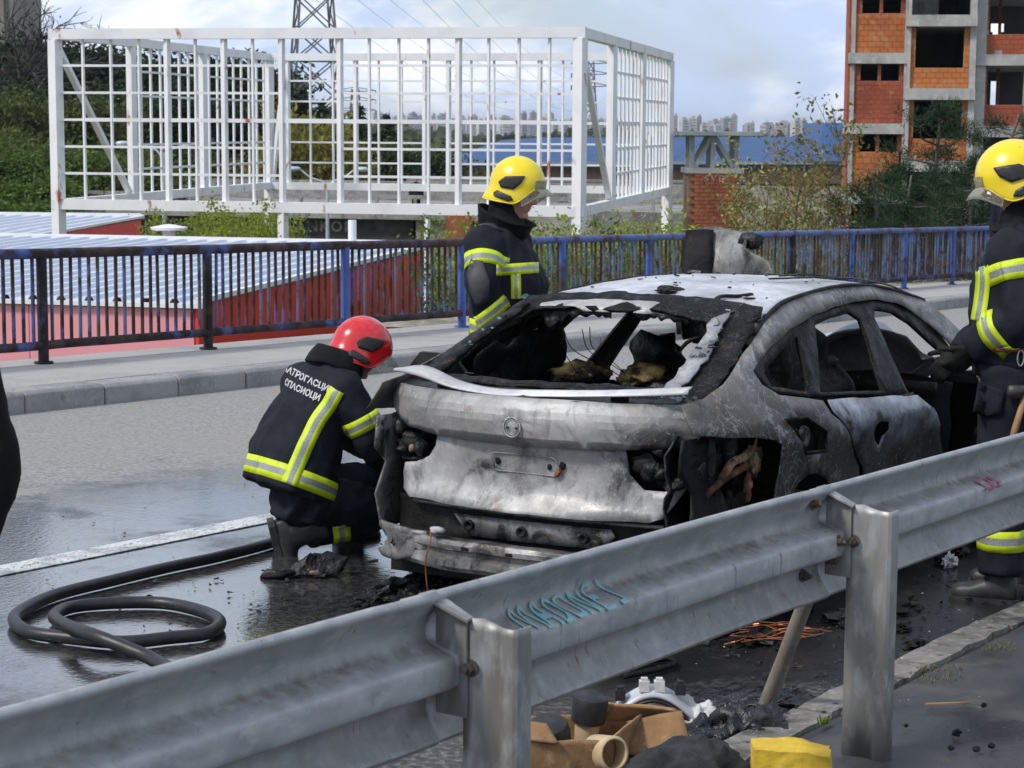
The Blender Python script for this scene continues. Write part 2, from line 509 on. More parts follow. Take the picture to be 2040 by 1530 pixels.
# near pavement and its kerb
mb = MB(); mb.prism([(-5.0, -0.5), (2.768, -0.5), (2.768, 0.076), (2.70, 0.088), (-5.0, 0.10)], X0, X1, 'x')
tag(mb.build('pavement_near', M_WALKNEAR, shear=True), kind='structure')
kerb2 = tag(MB().box((55, 2.84, -0.2), (150, 0.12, 0.2)).build('kerb_near', M_KERB2, shear=True), kind='structure')
L = 0.855
for q in range(3):
    rr_ = random.Random(q)
    s_ = MB(); nn = 9
    for i in range(nn+1):
        x = -L/2+0.007+(L-0.014)*i/nn
        e = rr_.uniform(-.012, .006)
        s_.v += [(x, -0.072+e, -0.1-GRADE*x), (x, -0.072+e, 0.10-GRADE*x+rr_.uniform(-.008, .002)), (x, 0.072+rr_.uniform(-.012, .0), 0.10-GRADE*x+rr_.uniform(-.006, .0)), (x, 0.078, 0.05-GRADE*x), (x, 0.078, -0.1-GRADE*x)]
    for i in range(nn):
        for j in range(4):
            s_.f.append((i*5+j, i*5+j+1, i*5+5+j+1, i*5+5+j))
    s_.f += [(0, 1, 2, 3, 4), (nn*5+4, nn*5+3, nn*5+2, nn*5+1, nn*5)]
    s_.m = [0]*len(s_.f)
    me_ = s_.mesh('kerb_stone', M_KERB2)
    for k in range(q, 34, 3):
        x = 6.06+L*(k-14)+L/2
        link('kerb_stone', me_, kerb2, (x, 2.838, road_z(x)+random.uniform(-.006, .002)), (0, 0, random.uniform(-.008, .008)))

# terrain: embankment under the road, valley floor, wooded hill on the left, plain to the horizon
def smooth01(t):
    t = max(0.0, min(1.0, t)); return t*t*(3-2*t)
def terrain_z(x, y):
    u = x*RGT.x+y*RGT.y; w = x*FWD.x+y*FWD.y
    base = -6.0 - 6.0*smooth01((w-60)/250) - 14.0*smooth01((w-500)/2500)
    # left hill
    hill = 17.0*smooth01((-u-8)/60)*smooth01((w-75)/80)*(1-0.75*smooth01((w-330)/400))
    z = base+hill+0.7*noise.noise(Vector((x*.05, y*.05, 0)))*smooth01((w-40)/40)
    # the road stands on a bank
    rz = road_z(max(-30, min(130, x)))-0.30
    d = max(0.0, y-13.3) if y > 8 else max(0.0, -4.6-y)
    k = smooth01(d/(0.5 if (y > 8 and x < 18.4) else 9.0))
    return rz*(1-k)+z*k if (-60 < x < 220) else z
vs, fs = [], []
us = [-6000, -3500, -2000, -1200, -700, -420, -300, -220, -160]+list(range(-120, 121, 6))+[160, 220, 300, 420, 700, 1200, 2000, 3500, 6000]
ws = [-300, -120, -60, -30]+list(range(-20, 60, 3))+list(range(60, 200, 8))+[220, 250, 300, 360, 440, 560, 750, 1000, 1400, 2000, 3000, 5000, 9000]
for w in ws:
    for u in us:
        p = cf(u, w)
        vs.append((p.x, p.y, terrain_z(p.x, p.y)))
n = len(us)
for i in range(len(ws)-1):
    for j in range(n-1): fs.append((i*n+j, i*n+j+1, (i+1)*n+j+1, (i+1)*n+j))
tag(MB().add(vs, fs).build('ground', M_EARTH, smooth=True), kind='structure')
# rough verge just behind the railing
vs, fs = [], []
nx, ny = 150, 10
for i in range(nx+1):
    for j in range(ny+1):
        x = 18.5+i*0.20; y = 13.46+j*0.18
        vs.append((x, y, 0.12-0.05*j*0.18-(0.0 if j else 0.02)+0.05*noise.fractal(Vector((x*2, y*2, 0)), 1, 2, 4)*(1 if j else 0)-GRADE*x))
for i in range(nx):
    for j in range(ny): fs.append((i*(ny+1)+j, (i+1)*(ny+1)+j, (i+1)*(ny+1)+j+1, i*(ny+1)+j+1))
tag(MB().add(vs, fs).build('verge', M_RUBBLE, smooth=True), kind='structure')

# ------------------------------------------------------------------ blue railing
def rust_paint(name, paint, rust, amount, scale=3.0, rough=0.5, st=(1, 1, 1)):
    return mat(name, paint, rough, layers=[((paint[0]*.6, paint[1]*.6, paint[2]*.65), scale*1.7, 0.45, 0.7, None, st), (rust, scale, amount, amount+0.10, 0.85, st, 8.0),
               ((rust[0]*.35, rust[1]*.35, rust[2]*.4), scale*2.3, amount+0.03, amount+0.16, 0.9, st, 8.0)], bump=(40, 0.35, 0.004), rvar=0.1)
M_BLUE = rust_paint('chipped blue paint', (0.050, 0.085, 0.27), (0.075, 0.043, 0.036), 0.44, 2.6)
M_PICK = rust_paint('rusty picket paint', (0.06, 0.10, 0.29), (0.055, 0.037, 0.034), 0.40, 2.2, 0.6, (1.6, 1, 1.0))
M_POST = rust_paint('railing post paint', (0.055, 0.115, 0.36), (0.06, 0.045, 0.042), 0.53, 1.9, 0.5, (1, 1, 1.2))
M_POSTR = rust_paint('rusted post paint', (0.05, 0.085, 0.24), (0.036, 0.030, 0.030), 0.34, 1.9, 0.6, (1, 1, 1.2))
M_BLUER = rust_paint('flaking rail paint', (0.050, 0.085, 0.28), (0.060, 0.036, 0.032), 0.40, 2.2)
M_BLUE2 = rust_paint('blue rail paint', (0.062, 0.11, 0.28), (0.085, 0.05, 0.042), 0.52, 2.4)
M_PICKB = rust_paint('faded blue picket paint', (0.085, 0.125, 0.24), (0.09, 0.068, 0.06), 0.49, 2.4, 0.6, (1.6, 1, 1.0))
fence = empty('street_railing', (12.1, 13.03, road_z(12.1)), label='long rusty blue tubular railing with vertical bars along the far pavement', cat='railing')
FB = 2.09
def fp(x, y, z): return (x-12.1, y-13.03, z-GRADE*(x-12.1))
for k in range(-3, 17):
    x = 12.1+FB*k
    m_ = MB()
    m_.tube([fp(x, 13.03, 0.10), fp(x, 13.03, 1.10)], 0.047, 12)
    m_.tube([fp(x, 13.03, 0.155), fp(x, 13.03, 0.175)], 0.085, 10)
    m_.build('post', M_POSTR if k in (-3, -2, -1, 0, 1, 7) else M_POST, fence, 40)
    a, b = x, x+FB
    if k < 16:
        nseg = 8
        wob = lambda t, s: 0.006*noise.noise(Vector((t*1.3, s, k*.7)))
        MB().tube([fp(a+FB*i/nseg, 13.03+wob(a+i, 1), 1.112+wob(a+i*.6, 3)) for i in range(nseg+1)], 0.045, 12).build('top_rail', M_BLUER if k < 3 else M_BLUE2, fence, 40)
        MB().tube([fp(a+FB*i/nseg, 13.03+wob(a+i, 5), 0.318+wob(a+i*.6, 7)) for i in range(nseg+1)], 0.040, 12).build('bottom_rail', M_BLUER, fence, 40)
pk = MB().tube([(0, 0, 0.30), (0, 0, 1.10)], 0.0165, 8).mesh('picket', M_PICK, 40)
pkb = MB().tube([(0, 0, 0.30), (0, 0, 1.10)], 0.0165, 8).mesh('picket', M_PICKB, 40)
for k in range(-1, 14):
    for j in range(1, 19):
        x = 12.1+FB*k+FB*j/19
        p = fp(x, 13.03, 0.0)
        link('picket', pkb if random.random() < (0.12 if k < 3 else 0.55) else pk, fence, p, (random.gauss(0, .005), random.gauss(0, .006), random.uniform(0, 3)))

# ------------------------------------------------------------------ crash barrier
M_GALV = mat('weathered galvanised steel', (0.40, 0.405, 0.405), 0.55, metal=0.2, layers=[((0.30, 0.312, 0.32), 7, 0.42, 0.62, 0.45), ((0.48, 0.48, 0.475), 26, 0.5, 0.72, 0.6, (0.5, 1, 1)), ((0.17, 0.145, 0.12), 34, 0.62, 0.74, 0.9, (1, 1, 0.12)), ((0.5, 0.5, 0.49), 170, 0.62, 0.7)], bump=(60, 0.12, 0.003), rvar=0.06)
_t = M_GALV.node_tree; _p = bsdf(M_GALV)
_da = nd(_t, 'ShaderNodeAttribute', attribute_name='dirt')
_nz = nd(_t, 'ShaderNodeTexNoise', {'Vector': nd(_t, 'ShaderNodeMapping', {'Vector': nd(_t, 'ShaderNodeNewGeometry').outputs['Position'], 'Scale': (6, 6, 1.2)}).outputs[0], 'Scale': 5.0, 'Detail': 6.0})
_ml = nd(_t, 'ShaderNodeMath', {0: _da.outputs['Fac'], 1: nd(_t, 'ShaderNodeMapRange', {0: _nz.outputs[0], 1: 0.3, 2: 0.7, 3: 0.35, 4: 1.1}).outputs[0]}, operation='MULTIPLY', use_clamp=True)
_src = _p.inputs['Base Color'].links[0].from_socket
_mx = nd(_t, 'ShaderNodeMix', {0: _ml.outputs[0], 6: _src, 7: (0.125, 0.103, 0.080, 1)}, data_type='RGBA')
_t.links.new(_mx.outputs[2], _p.inputs['Base Color'])
M_GALVP = mat('galvanised post steel', (0.34, 0.345, 0.34), 0.5, metal=0.4, layers=[((0.22, 0.215, 0.20), 2.4, 0.40, 0.62, 0.55, (2, 2, 0.5)), ((0.43, 0.45, 0.46), 20, 0.5, 0.72, None, (1, 1, .4)), ((0.20, 0.16, 0.12), 6.0, 0.60, 0.72, 0.85, (2, 2, 0.35))], bump=(60, 0.1, 0.003), rvar=0.06)
M_BOLT = mat('rusty bolt', (0.10, 0.085, 0.075), 0.7, metal=0.5, layers=[((0.17, 0.11, 0.07), 60, 0.45, 0.65)], bump=(200, 0.3, 0.002))
_unused_grime = None
#M_GRIME = mat('caked road dirt', (0.115, 0.09, 0.065), 0.95, layers=[((0.05, 0.04, 0.032), 14, 0.45, 0.65), ((0.2, 0.165, 0.12), 60, 0.55, 0.72)], bump=(120, 0.5, 0.003))
gr = empty('crash_barrier', (5.7, 2.58, road_z(5.7)+0.1), label='galvanised steel crash barrier running across the foreground', cat='crash barrier')
def gp(x, y, z): return Vector((x-5.7, y-2.58, z-0.1-GRADE*(x-5.7)))
PROF = [(0.050, 0.000), (0.040, -0.012), (0.052, -0.030), (0.078, -0.072), (0.083, -0.100), (0.070, -0.122), (0.012, -0.142), (0.0, -0.152), (-0.002, -0.180), (0.0, -0.206), (0.012, -0.216), (0.070, -0.236), (0.083, -0.258), (0.078, -0.286), (0.052, -0.328), (0.040, -0.343), (0.050, -0.353)]
PX = [-0.77, 1.40, 3.60, 5.66, 7.83, 10.0]
ZT = 0.945
for i in range(len(PX)-1):
    a, b = PX[i]-0.16, PX[i+1]-0.035
    P2 = catmull([(y, z, 0) for y, z in PROF], 3)
    n = 30; vs, fs = [], []
    for q in range(n+1):
        t = q/n; x = a+(b-a)*t
        front = -0.006*smooth01((t-0.90)/0.04)
        for p in P2:
            vs.append(gp(x, 2.555+p.x+front+0.004*noise.noise(Vector((x*1.1, p.y*3, i))), ZT+p.y+0.003*noise.noise(Vector((x*.9, 5, i)))))
    k = len(P2)
    for q in range(n):
        for j in range(k-1): fs.append((q*k+j, q*k+j+1, (q+1)*k+j+1, (q+1)*k+j))
    o = MB().add(vs, fs).build('rail_beam', M_GALV, gr, 50)
    s_ = o.modifiers.new('sheet', 'SOLIDIFY'); s_.thickness = 0.0035; s_.offset = 1
    ca = o.data.color_attributes.new('dirt', 'FLOAT_COLOR', 'POINT')
    es = [p.y for p in P2]
    for vi in range(len(o.data.vertices)):
        e = es[vi % k]; q = o.data.vertices[vi].co.x
        d_ = math.exp(-((e+0.122)/0.020)**2)*(0.75+0.6*noise.noise(Vector((q*2.2, i, 1))))+0.55*smooth01((-0.20-e)/0.10)*(0.7+0.5*noise.noise(Vector((q*3.1, i, 4))))
        ca.data[vi].color = (d_, d_, d_, 1)
for i, x in enumerate(PX):
    prof = [(0.0, 2.545), (0.0, 2.515), (0.012, 2.500), (0.012, 2.455), (0.0, 2.440), (0.0, 2.412), (0.006, 2.405), (0.058, 2.405), (0.062, 2.409)]
    vs, fs = [], []
    zz = [0.08, 0.3, 0.5, 0.7, 0.86, 0.878]
    for z in zz:
        for q, (dx, y) in enumerate(prof):
            vs.append(gp(x+dx, y, z+(0.012 if z > 0.87 and q < 3 else 0)))
    k = len(prof)
    for a in range(len(zz)-1):
        for j in range(k-1): fs.append((a*k+j, a*k+j+1, (a+1)*k+j+1, (a+1)*k+j))
    o = MB().add(vs, fs).build('post', M_GALVP, gr, 40)
    s_ = o.modifiers.new('sheet', 'SOLIDIFY'); s_.thickness = 0.006; s_.offset = 0
    # bracket: upright web with a folded top running from the beam back to the post
    m_ = MB()
    A_ = [gp(x-0.012, 2.615, ZT-0.010), gp(x-0.012, 2.53, 0.885), gp(x-0.012, 2.53, 0.66), gp(x-0.012, 2.615, 0.66)]
    m_.add(A_+[p+Vector((0.006, 0, 0)) for p in A_], [(0, 1, 2, 3), (7, 6, 5, 4), (0, 4, 5, 1), (1, 5, 6, 2), (2, 6, 7, 3), (3, 7, 4, 0)])
    T_ = [gp(x-0.065, 2.625, ZT-0.003), gp(x-0.004, 2.625, ZT-0.003), gp(x+0.002, 2.522, 0.892), gp(x-0.022, 2.522, 0.888)]
    m_.add(T_+[p-Vector((0, 0, 0.006)) for p in T_], [(0, 1, 2, 3), (7, 6, 5, 4), (0, 4, 5, 1), (1, 5, 6, 2), (2, 6, 7, 3), (3, 7, 4, 0)])
    m_.build('spacer_bracket', M_GALVP, gr)
    def bolt(c, n_):
        b_ = MB(); c = Vector(c); n_ = Vector(n_)
        b_.cyl(c, c+n_*0.004, 0.021, 14); b_.cyl(c+n_*0.004, c+n_*0.018, 0.0145, 6); b_.cyl(c+n_*0.018, c+n_*0.030, 0.008, 8)
        b_.build('bolt', M_BOLT, gr, 35)
    bolt(gp(x-0.001, 2.525, 0.775), (-1, 0, 0))
    if i % 2 == 1 or i == 3:
        bolt(gp(x-0.14, 2.602, ZT-0.045), (0, -1, 0.1)); bolt(gp(x-0.07, 2.548, ZT-0.165), (0, -1, 0))
        bolt(gp(x-0.05, 2.585, ZT-0.225), (0, -1, -0.4)); bolt(gp(x-0.15, 2.625, ZT-0.270), (0, -1, 0))
# scrawled tags on the beam
M_TEAL = mat('turquoise marker', (0.13, 0.46, 0.47), 0.55, layers=[((0.30, 0.36, 0.36), 45, 0.46, 0.62)])
M_CRIM = mat('crimson marker', (0.36, 0.06, 0.11), 0.5, layers=[((0.3, 0.2, 0.22), 60, 0.5, 0.7)])
def beam_surface(x, e):
    P2 = catmull([(y, z, 0) for y, z in PROF], 3)
    yy_ = float(np.interp(-e, [-p.y for p in P2], [p.x for p in P2]))
    return gp(x, 2.555+yy_-0.0095, ZT+e+0.004)
def scrawl(name, strokes, x0, sx, e0, se, wd, m):
    b_ = MB()
    for st in strokes:
        pts = catmull([(u, v, 0) for u, v in st], 6) if len(st) > 2 else [Vector((st[0][0], st[0][1], 0)).lerp(Vector((st[1][0], st[1][1], 0)), i/8) for i in range(9)]
        o_ = len(b_.v); np_ = len(pts)
        for i_ in range(np_):
            tt = (pts[min(i_+1, np_-1)]-pts[max(i_-1, 0)]); tt = Vector((tt.x*sx, tt.y*se, 0)).normalized()
            for sg in (-1, 1):
                b_.v.append(tuple(beam_surface(x0+pts[i_].x*sx-tt.y*wd*sg, e0+pts[i_].y*se+tt.x*wd*sg)))
        b_.f += [(o_+2*i_, o_+2*i_+1, o_+2*i_+3, o_+2*i_+2) for i_ in range(np_-1)]; b_.m += [0]*(np_-1)
    b_.build(name, m, gr, True)
# angular letters of the turquoise tag (reads roughly MADONE 1) and the small crimson one (suez)
mad = [[(0, 0), (.35, 1), (.6, .2), (.9, 1), (1.2, 0)], [(1.3, 0), (1.7, 1), (2.0, 0)], [(1.45, .4), (1.9, .4)], [(2.3, 0), (2.35, 1)], [(2.3, 0), (2.8, .3), (2.7, .8), (2.35, 1)],
       [(3.1, .1), (3.0, .8), (3.5, .9), (3.6, .2), (3.1, .1)], [(3.9, 0), (4.0, 1)], [(4.0, 1), (4.5, 0)], [(4.5, 0), (4.6, 1)], [(4.9, 0), (5.0, 1), (5.5, 1)], [(4.95, .5), (5.35, .5)], [(4.9, 0), (5.5, .05)],
       [(5.9, 1.25), (6.5, .15)], [(6.5, .15), (6.0, .1)]]
scrawl('marker_tag', mad, 3.88, 0.071, -0.150, 0.044, 0.0040, M_TEAL)
sue = [[(.5, 1), (.05, .8), (.45, .4), (0, .1)], [(.7, .8), (.75, .1), (1.1, .1), (1.2, .8)], [(1.4, .5), (1.8, .6), (1.6, .95), (1.35, .4), (1.8, .1)], [(2.0, .9), (2.5, .9), (2.1, .1), (2.7, .2)], [(2.2, .5), (2.8, .6)]]
scrawl('marker_tag', sue, 6.84, 0.062, -0.162, 0.030, 0.0036, M_CRIM)
# ------------------------------------------------------------------ white steel frame beyond the railing
M_WHITE = mat('rust-streaked white paint', (0.78, 0.79, 0.80), 0.5, layers=[((0.66, 0.67, 0.69), 1.1, 0.45, 0.7), ((0.34, 0.13, 0.05), 2.2, 0.635, 0.70, 0.8, (1, 1, 0.45), 9.0), ((0.12, 0.05, 0.03), 3.1, 0.68, 0.74, 0.9, None, 9.0)], bump=(30, 0.1, 0.004))
FLc, FRc = cf(-10.72, 47.5), cf(1.47, 45.0)
e1 = (FRc-FLc); LW = e1.length; e1 = e1.normalized()
e2 = Vector((-e1.y, e1.x, 0)); LD = 15.6
zT, zB, zG = 3.93, -0.02, -6.4
cage = empty('billboard_frame', (FLc.x, FLc.y, zG), label='large white steel box frame of grid bars standing behind the railing', cat='steel frame')
def cg(a, b, z): return e1*a + e2*b + Vector((0, 0, z-zG))
def cbar(name, p, q, w, h=None):
    MB().bar(p, q, w, h).build(name, M_WHITE, cage)
PW_, BW = 0.24, 0.21
def lin(n, L): return [L*i/n for i in range(n+1)]
# corner posts and legs
for a, b in ((0, 0), (LW, 0), (LW, LD), (0, LD)):
    cbar('corner_post', cg(a, b, zG), cg(a, b, zT-0.12), PW_)
for a, b in ((LW*8/18, 0), (LW*0.72, 0)):
    cbar('leg', cg(a, b, zG), cg(a, b, zB-0.1), 0.18 if a < 6 else 0.1)
# beams
for z, nm in ((zT, 'top_beam'), (zB, 'bottom_beam')):
    cbar(nm, cg(-0.12, 0, z), cg(LW+0.12, 0, z), 0.22, 0.24)
    cbar(nm, cg(-0.12, LD, z), cg(LW+0.12, LD, z), 0.20, 0.22)
    cbar(nm, cg(0, 0.11, z), cg(0, LD-0.1, z), 0.20, 0.22)
    cbar(nm, cg(LW, 0.11, z), cg(LW, LD-0.1, z), 0.20, 0.22)
rows = [zB+0.1+(zT-zB-0.2)*k/6 for k in range(1, 6)]
def panel(org, d, L0, L1, nv, thick, midthick=True, off=0.0):
    """grid of bars between two posts"""
    for i in range(nv+1):
        t = L0+(L1-L0)*i/nv
        w = 0.115 if i in thick else 0.055
        cbar('upright_bar', org(t, zB+0.10), org(t, zT-0.10), w)
    for k, z in enumerate(rows):
        cbar('cross_bar', org(L0, z), org(L1, z), 0.05, 0.085 if (k == 2 and midthick) else 0.055)
fo = lambda t, z: cg(t, 0.0, z)
panel(fo, e1, LW*1/18, LW*8/18, 7, (3, 5, 7))
panel(fo, e1, LW*10/18, LW*17/18, 7, (0, 4))
for z in rows:
    cbar('cross_bar', fo(0.1, z), fo(LW/18, z), 0.05, 0.055); cbar('cross_bar', fo(LW*17/18, z), fo(LW-0.1, z), 0.05, 0.055)
cbar('cross_bar', fo(LW*8/18, rows[2]), fo(LW*10/18, rows[2]), 0.07, 0.1)
for s_, org in (('l', lambda t, z: cg(0, t, z)), ('r', lambda t, z: cg(LW, t, z))):
    for k in range(1, 4):
        t = LD*k/3.0
        if k < 3: cbar('upright_post', org(t-0.6, zB+0.1), org(t-0.6, zT-0.1), 0.19)
    panel(org, e2, 0.0+LD*0.29, LD*0.60, 7, ())
    panel(org, e2, LD*0.66, LD*0.97, 7, ())
    cbar('diagonal_brace', org(0.15, zT-0.3), org(LD*0.28, zB+0.1), 0.13)
bo = lambda t, z: cg(t, LD, z)
panel(bo, e1, LW*0.05, LW*0.40, 6, (0, 3, 6))
panel(bo, e1, LW*0.46, LW*0.97, 9, (0, 4, 9))
cbar('diagonal_brace', bo(0.5, zT-0.6), bo(0.1, zB+0.15), 0.12)
cbar('diagonal_brace', bo(LW-0.1, zT-0.3), bo(LW-0.8, zB+0.15), 0.12)

# ------------------------------------------------------------------ red sheds below the road
M_RED = mat('red coated panel', (0.74, 0.042, 0.036), 0.42, layers=[((0.68, 0.036, 0.032), 0.7, 0.4, 0.7)], bump=(140, 0.05, 0.002))
M_PINK = mat('pale pink coated panel', (0.80, 0.33, 0.37), 0.4, layers=[((0.77, 0.30, 0.345), 0.7, 0.4, 0.7)])
M_NAVY = mat('navy coated panel', (0.028, 0.03, 0.13), 0.4, layers=[((0.02, 0.02, 0.1), 0.7, 0.4, 0.7)])
M_ROOFW = mat('pale corrugated roofing', (0.56, 0.61, 0.70), 0.42, metal=0.15, layers=[((0.63, 0.67, 0.74), 1.5, 0.4, 0.7), ((0.44, 0.48, 0.54), 5, 0.6, 0.75, 0.6, (1, 1, 1))], bump=(30, 0.1, 0.005))
M_TRIM = mat('white metal trim', (0.78, 0.79, 0.8), 0.4, layers=[((0.7, 0.71, 0.72), 1, 0.4, 0.7)])
def shed(name, label, A, dirn, Lr, Wl, zr, zbase, pal, ribs=0.42, tiers=(0.0, 0.36, 0.72, 1.0)):
    """A: near right corner of the roof; dirn: the way the red flank runs; Lr its length; Wl width to the left"""
    g_ = empty(name, (A.x, A.y, zbase), label=label, cat='shed')
    d = dirn.normalized(); l = Vector((-d.y, d.x, 0))
    def q(a, b, z): return d*a + l*b + Vector((0, 0, z-zbase))
    # flank panels (run along d) and end panels (run along l), each a sheet with a narrow joint
    n = max(1, round(Lr/1.85))
    for i in range(n):
        a, b = Lr*i/n+0.006, Lr*(i+1)/n-0.006
        m_ = MB()
        P = [q(a, 0.05, zbase), q(b, 0.05, zbase), q(b, 0.05, zr-0.01), q(a, 0.05, zr-0.01)]
        o_ = -l*0.05
        m_.add(P+[p+o_ for p in P], [(0, 1, 2, 3), (7, 6, 5, 4), (0, 4, 5, 1), (1, 5, 6, 2), (2, 6, 7, 3), (3, 7, 4, 0)]).build('wall_panel', M_RED, g_)
    n = max(1, round(Wl/2.2))
    for i in range(n):
        a, b = Wl*i/n+0.006+(0.06 if i == 0 else 0), Wl*(i+1)/n-0.006
        P = [q(0.05, a, zbase), q(0.05, b, zbase), q(0.05, b, zr-0.09), q(0.05, a, zr-0.09)]
        MB().add(P+[p-d*0.05 for p in P], [(0, 1, 2, 3), (7, 6, 5, 4), (0, 4, 5, 1), (1, 5, 6, 2), (2, 6, 7, 3), (3, 7, 4, 0)]).build('wall_panel', pal, g_)
    # back walls close the box
    MB().bar(q(Lr-0.05, 0.1, (zr+zbase)/2), q(Lr-0.05, Wl, (zr+zbase)/2), 0.08, zr-zbase-0.2).build('back_wall', M_RED, g_)
    MB().bar(q(0.1, Wl-0.05, (zr+zbase)/2), q(Lr, Wl-0.05, (zr+zbase)/2), 0.08, zr-zbase-0.2).build('back_wall', M_RED, g_)
    # corrugated sheets, in lapped tiers
    for t in range(len(tiers)-1):
        a0, a1 = Lr*tiers[t]-0.03, Lr*tiers[t+1]+0.10
        lift = 0.035*t
        nsh = max(1, round(Wl/(ribs*6)))
        for s_ in range(nsh):
            b0, b1 = Wl*s_/nsh, Wl*(s_+1)/nsh
            k = max(2, round((b1-b0)/ribs)); w = (b1-b0)/k
            pr = []
            for i in range(k):
                x = b0+w*i
                pr += [(x, 0), (x+w*0.60, 0), (x+w*0.68, 0.055), (x+w*0.90, 0.055)]
            pr.append((b1, 0))
            vs = [q(a0, b, zr+lift+z) for b, z in pr]+[q(a1, b, zr+lift+z+0.02) for b, z in pr]
            m_ = len(pr)
            o = MB().add(vs, [(i, i+1, m_+i+1, m_+i) for i in range(m_-1)]).build('roof_sheet', M_ROOFW, g_)
            sm = o.modifiers.new('sheet', 'SOLIDIFY'); sm.thickness = 0.012; sm.offset = -1
    MB().bar(q(-0.06, -0.03, zr+0.03), q(Lr+0.12, -0.03, zr+0.08), 0.10, 0.07).build('edge_trim', M_TRIM, g_)
    MB().bar(q(-0.05, -0.08, zr-0.04), q(-0.05, Wl, zr-0.04), 0.06, 0.06).build('edge_trim', M_TRIM, g_)
    MB().bar(q(Lr+0.08, -0.08, zr+0.10), q(Lr+0.08, Wl, zr+0.10), 0.12, 0.16).build('edge_trim', M_TRIM, g_)
    return g_, q
A1 = at(395, 603, 26.0); zr1 = A1.z
B1 = onz(842, 500, zr1)
D1 = (B1-A1); D1.z = 0
g1, q1 = shed('red_shed', 'red shed with pale pink end wall and white corrugated roof just below the railing', A1, D1, D1.length, 9.5, zr1, zr1-4.2, M_PINK)
# white slanting stripe over a navy foot at the far end of the flank
L1 = D1.length
def flank_poly(name, pts, m_, off):
    P = [q1(a, -off, z) for a, z in pts]
    n = len(P)
    MB().add(P+[p+(q1(0, 1, 0)-q1(0, 0, 0))*(-0.006) for p in P], [tuple(range(n)), tuple(range(2*n-1, n-1, -1))]+[(i, (i+1) % n, n+(i+1) % n, n+i) for i in range(n)]).build(name, m_, g1)
zt = zr1
flank_poly('flank_stripe', [(L1*0.70, zt-2.62), (L1-0.02, zt-1.22), (L1-0.02, zt-1.42), (L1*0.70, zt-2.95)], M_TRIM, 0.006)
flank_poly('flank_foot', [(L1*0.70, zt-2.99), (L1-0.02, zt-1.45), (L1-0.02, zt-4.1), (L1*0.70, zt-4.1)], M_NAVY, 0.006)
A2 = at(60, 473, 52.0); zr2 = A2.z
B2 = onz(281, 437, zr2)
D2 = (B2-A2); D2.z = 0
g2, q2 = shed('red_shed', 'smaller red shed with white ribbed roof behind the pink-walled one', A2, D2, D2.length, 16, zr2, zr2-4.0, M_RED, 0.6, (0.0, 0.3, 1.0))
# vent cap and flue on the near roof
vp = onz(337, 487, zr1); m_ = MB(); z = zr1
m_.lathe([(0.12, 0), (0.12, 0.18), (0.34, 0.2), (0.36, 0.25), (0.1, 0.30), (0.0, 0.31)], 16)
tag(m_.build('roof_vent', M_TRIM, None, 40, loc=(vp.x, vp.y, zr1+0.08)), 'small white mushroom vent on the near shed roof', 'vent')
fpz = onz(702, 505, zr1)
tag(MB().lathe([(0.075, -0.2), (0.075, 0.60), (0.06, 0.60), (0.06, 0.2)], 14).build('flue_pipe', M_TRIM, None, 40, loc=(fpz.x, fpz.y, zr1)), 'thin white flue pipe rising from the near shed roof', 'pipe')

# ------------------------------------------------------------------ foliage
def leaf_mat(name, cols, trans=0.35):
    m = bpy.data.materials.new(name); m.use_nodes = True
    t = m.node_tree; p = t.nodes['Principled BSDF']
    rp = nd(t, 'ShaderNodeNewGeometry').outputs['Random Per Island']
    cr = nd(t, 'ShaderNodeValToRGB', {0: rp})
    e = cr.color_ramp.elements
    e[0].position = 0; e[0].color = rgba(cols[0]); e[1].position = 1; e[1].color = rgba(cols[-1])
    for i, c in enumerate(cols[1:-1]):
        x = e.new((i+1)/(len(cols)-1)); x.color = rgba(c)
    t.links.new(cr.outputs[0], p.inputs['Base Color'])
    p.inputs['Roughness'].default_value = 0.75
    p.inputs['Specular IOR Level'].default_value = 0.2
    tr = nd(t, 'ShaderNodeBsdfTranslucent', {0: cr.outputs[0]})
    mx = nd(t, 'ShaderNodeMixShader', {0: trans, 1: p.outputs[0], 2: tr.outputs[0]})
    t.links.new(mx.outputs[0], t.nodes['Material Output'].inputs[0])
    return m
M_BARK = mat('grey brown bark', (0.13, 0.105, 0.085), 0.9, layers=[((0.06, 0.05, 0.042), 9, 0.4, 0.65, None, (1, 1, .3)), ((0.22, 0.2, 0.17), 20, 0.55, 0.75)], bump=(25, 0.6, 0.02, (1, 1, .3)))
M_BARKD = mat('dark bark', (0.05, 0.042, 0.038), 0.9, layers=[((0.09, 0.08, 0.07), 14, 0.5, 0.7)], bump=(25, 0.5, 0.02))
L_DARK = leaf_mat('dark evergreen leaves', [(0.010, 0.022, 0.008), (0.018, 0.034, 0.011), (0.03, 0.05, 0.015)], 0.15)
L_OLIVE = leaf_mat('olive spring leaves', [(0.05, 0.065, 0.02), (0.09, 0.115, 0.032), (0.14, 0.165, 0.045)])
L_MID = leaf_mat('mid green leaves', [(0.05, 0.09, 0.018), (0.09, 0.155, 0.03), (0.15, 0.22, 0.045)])
L_LIME = leaf_mat('lime green new leaves', [(0.17, 0.24, 0.03), (0.26, 0.34, 0.045), (0.36, 0.42, 0.07)], 0.45)
L_GOLD = leaf_mat('golden green new leaves', [(0.14, 0.14, 0.025), (0.24, 0.22, 0.04), (0.3, 0.29, 0.07)], 0.4)
L_RUST = leaf_mat('russet and green young leaves', [(0.10, 0.12, 0.03), (0.2, 0.19, 0.05), (0.24, 0.12, 0.04)], 0.4)
L_PINE = leaf_mat('pine needles', [(0.012, 0.03, 0.014), (0.025, 0.05, 0.022), (0.045, 0.075, 0.03)], 0.12)
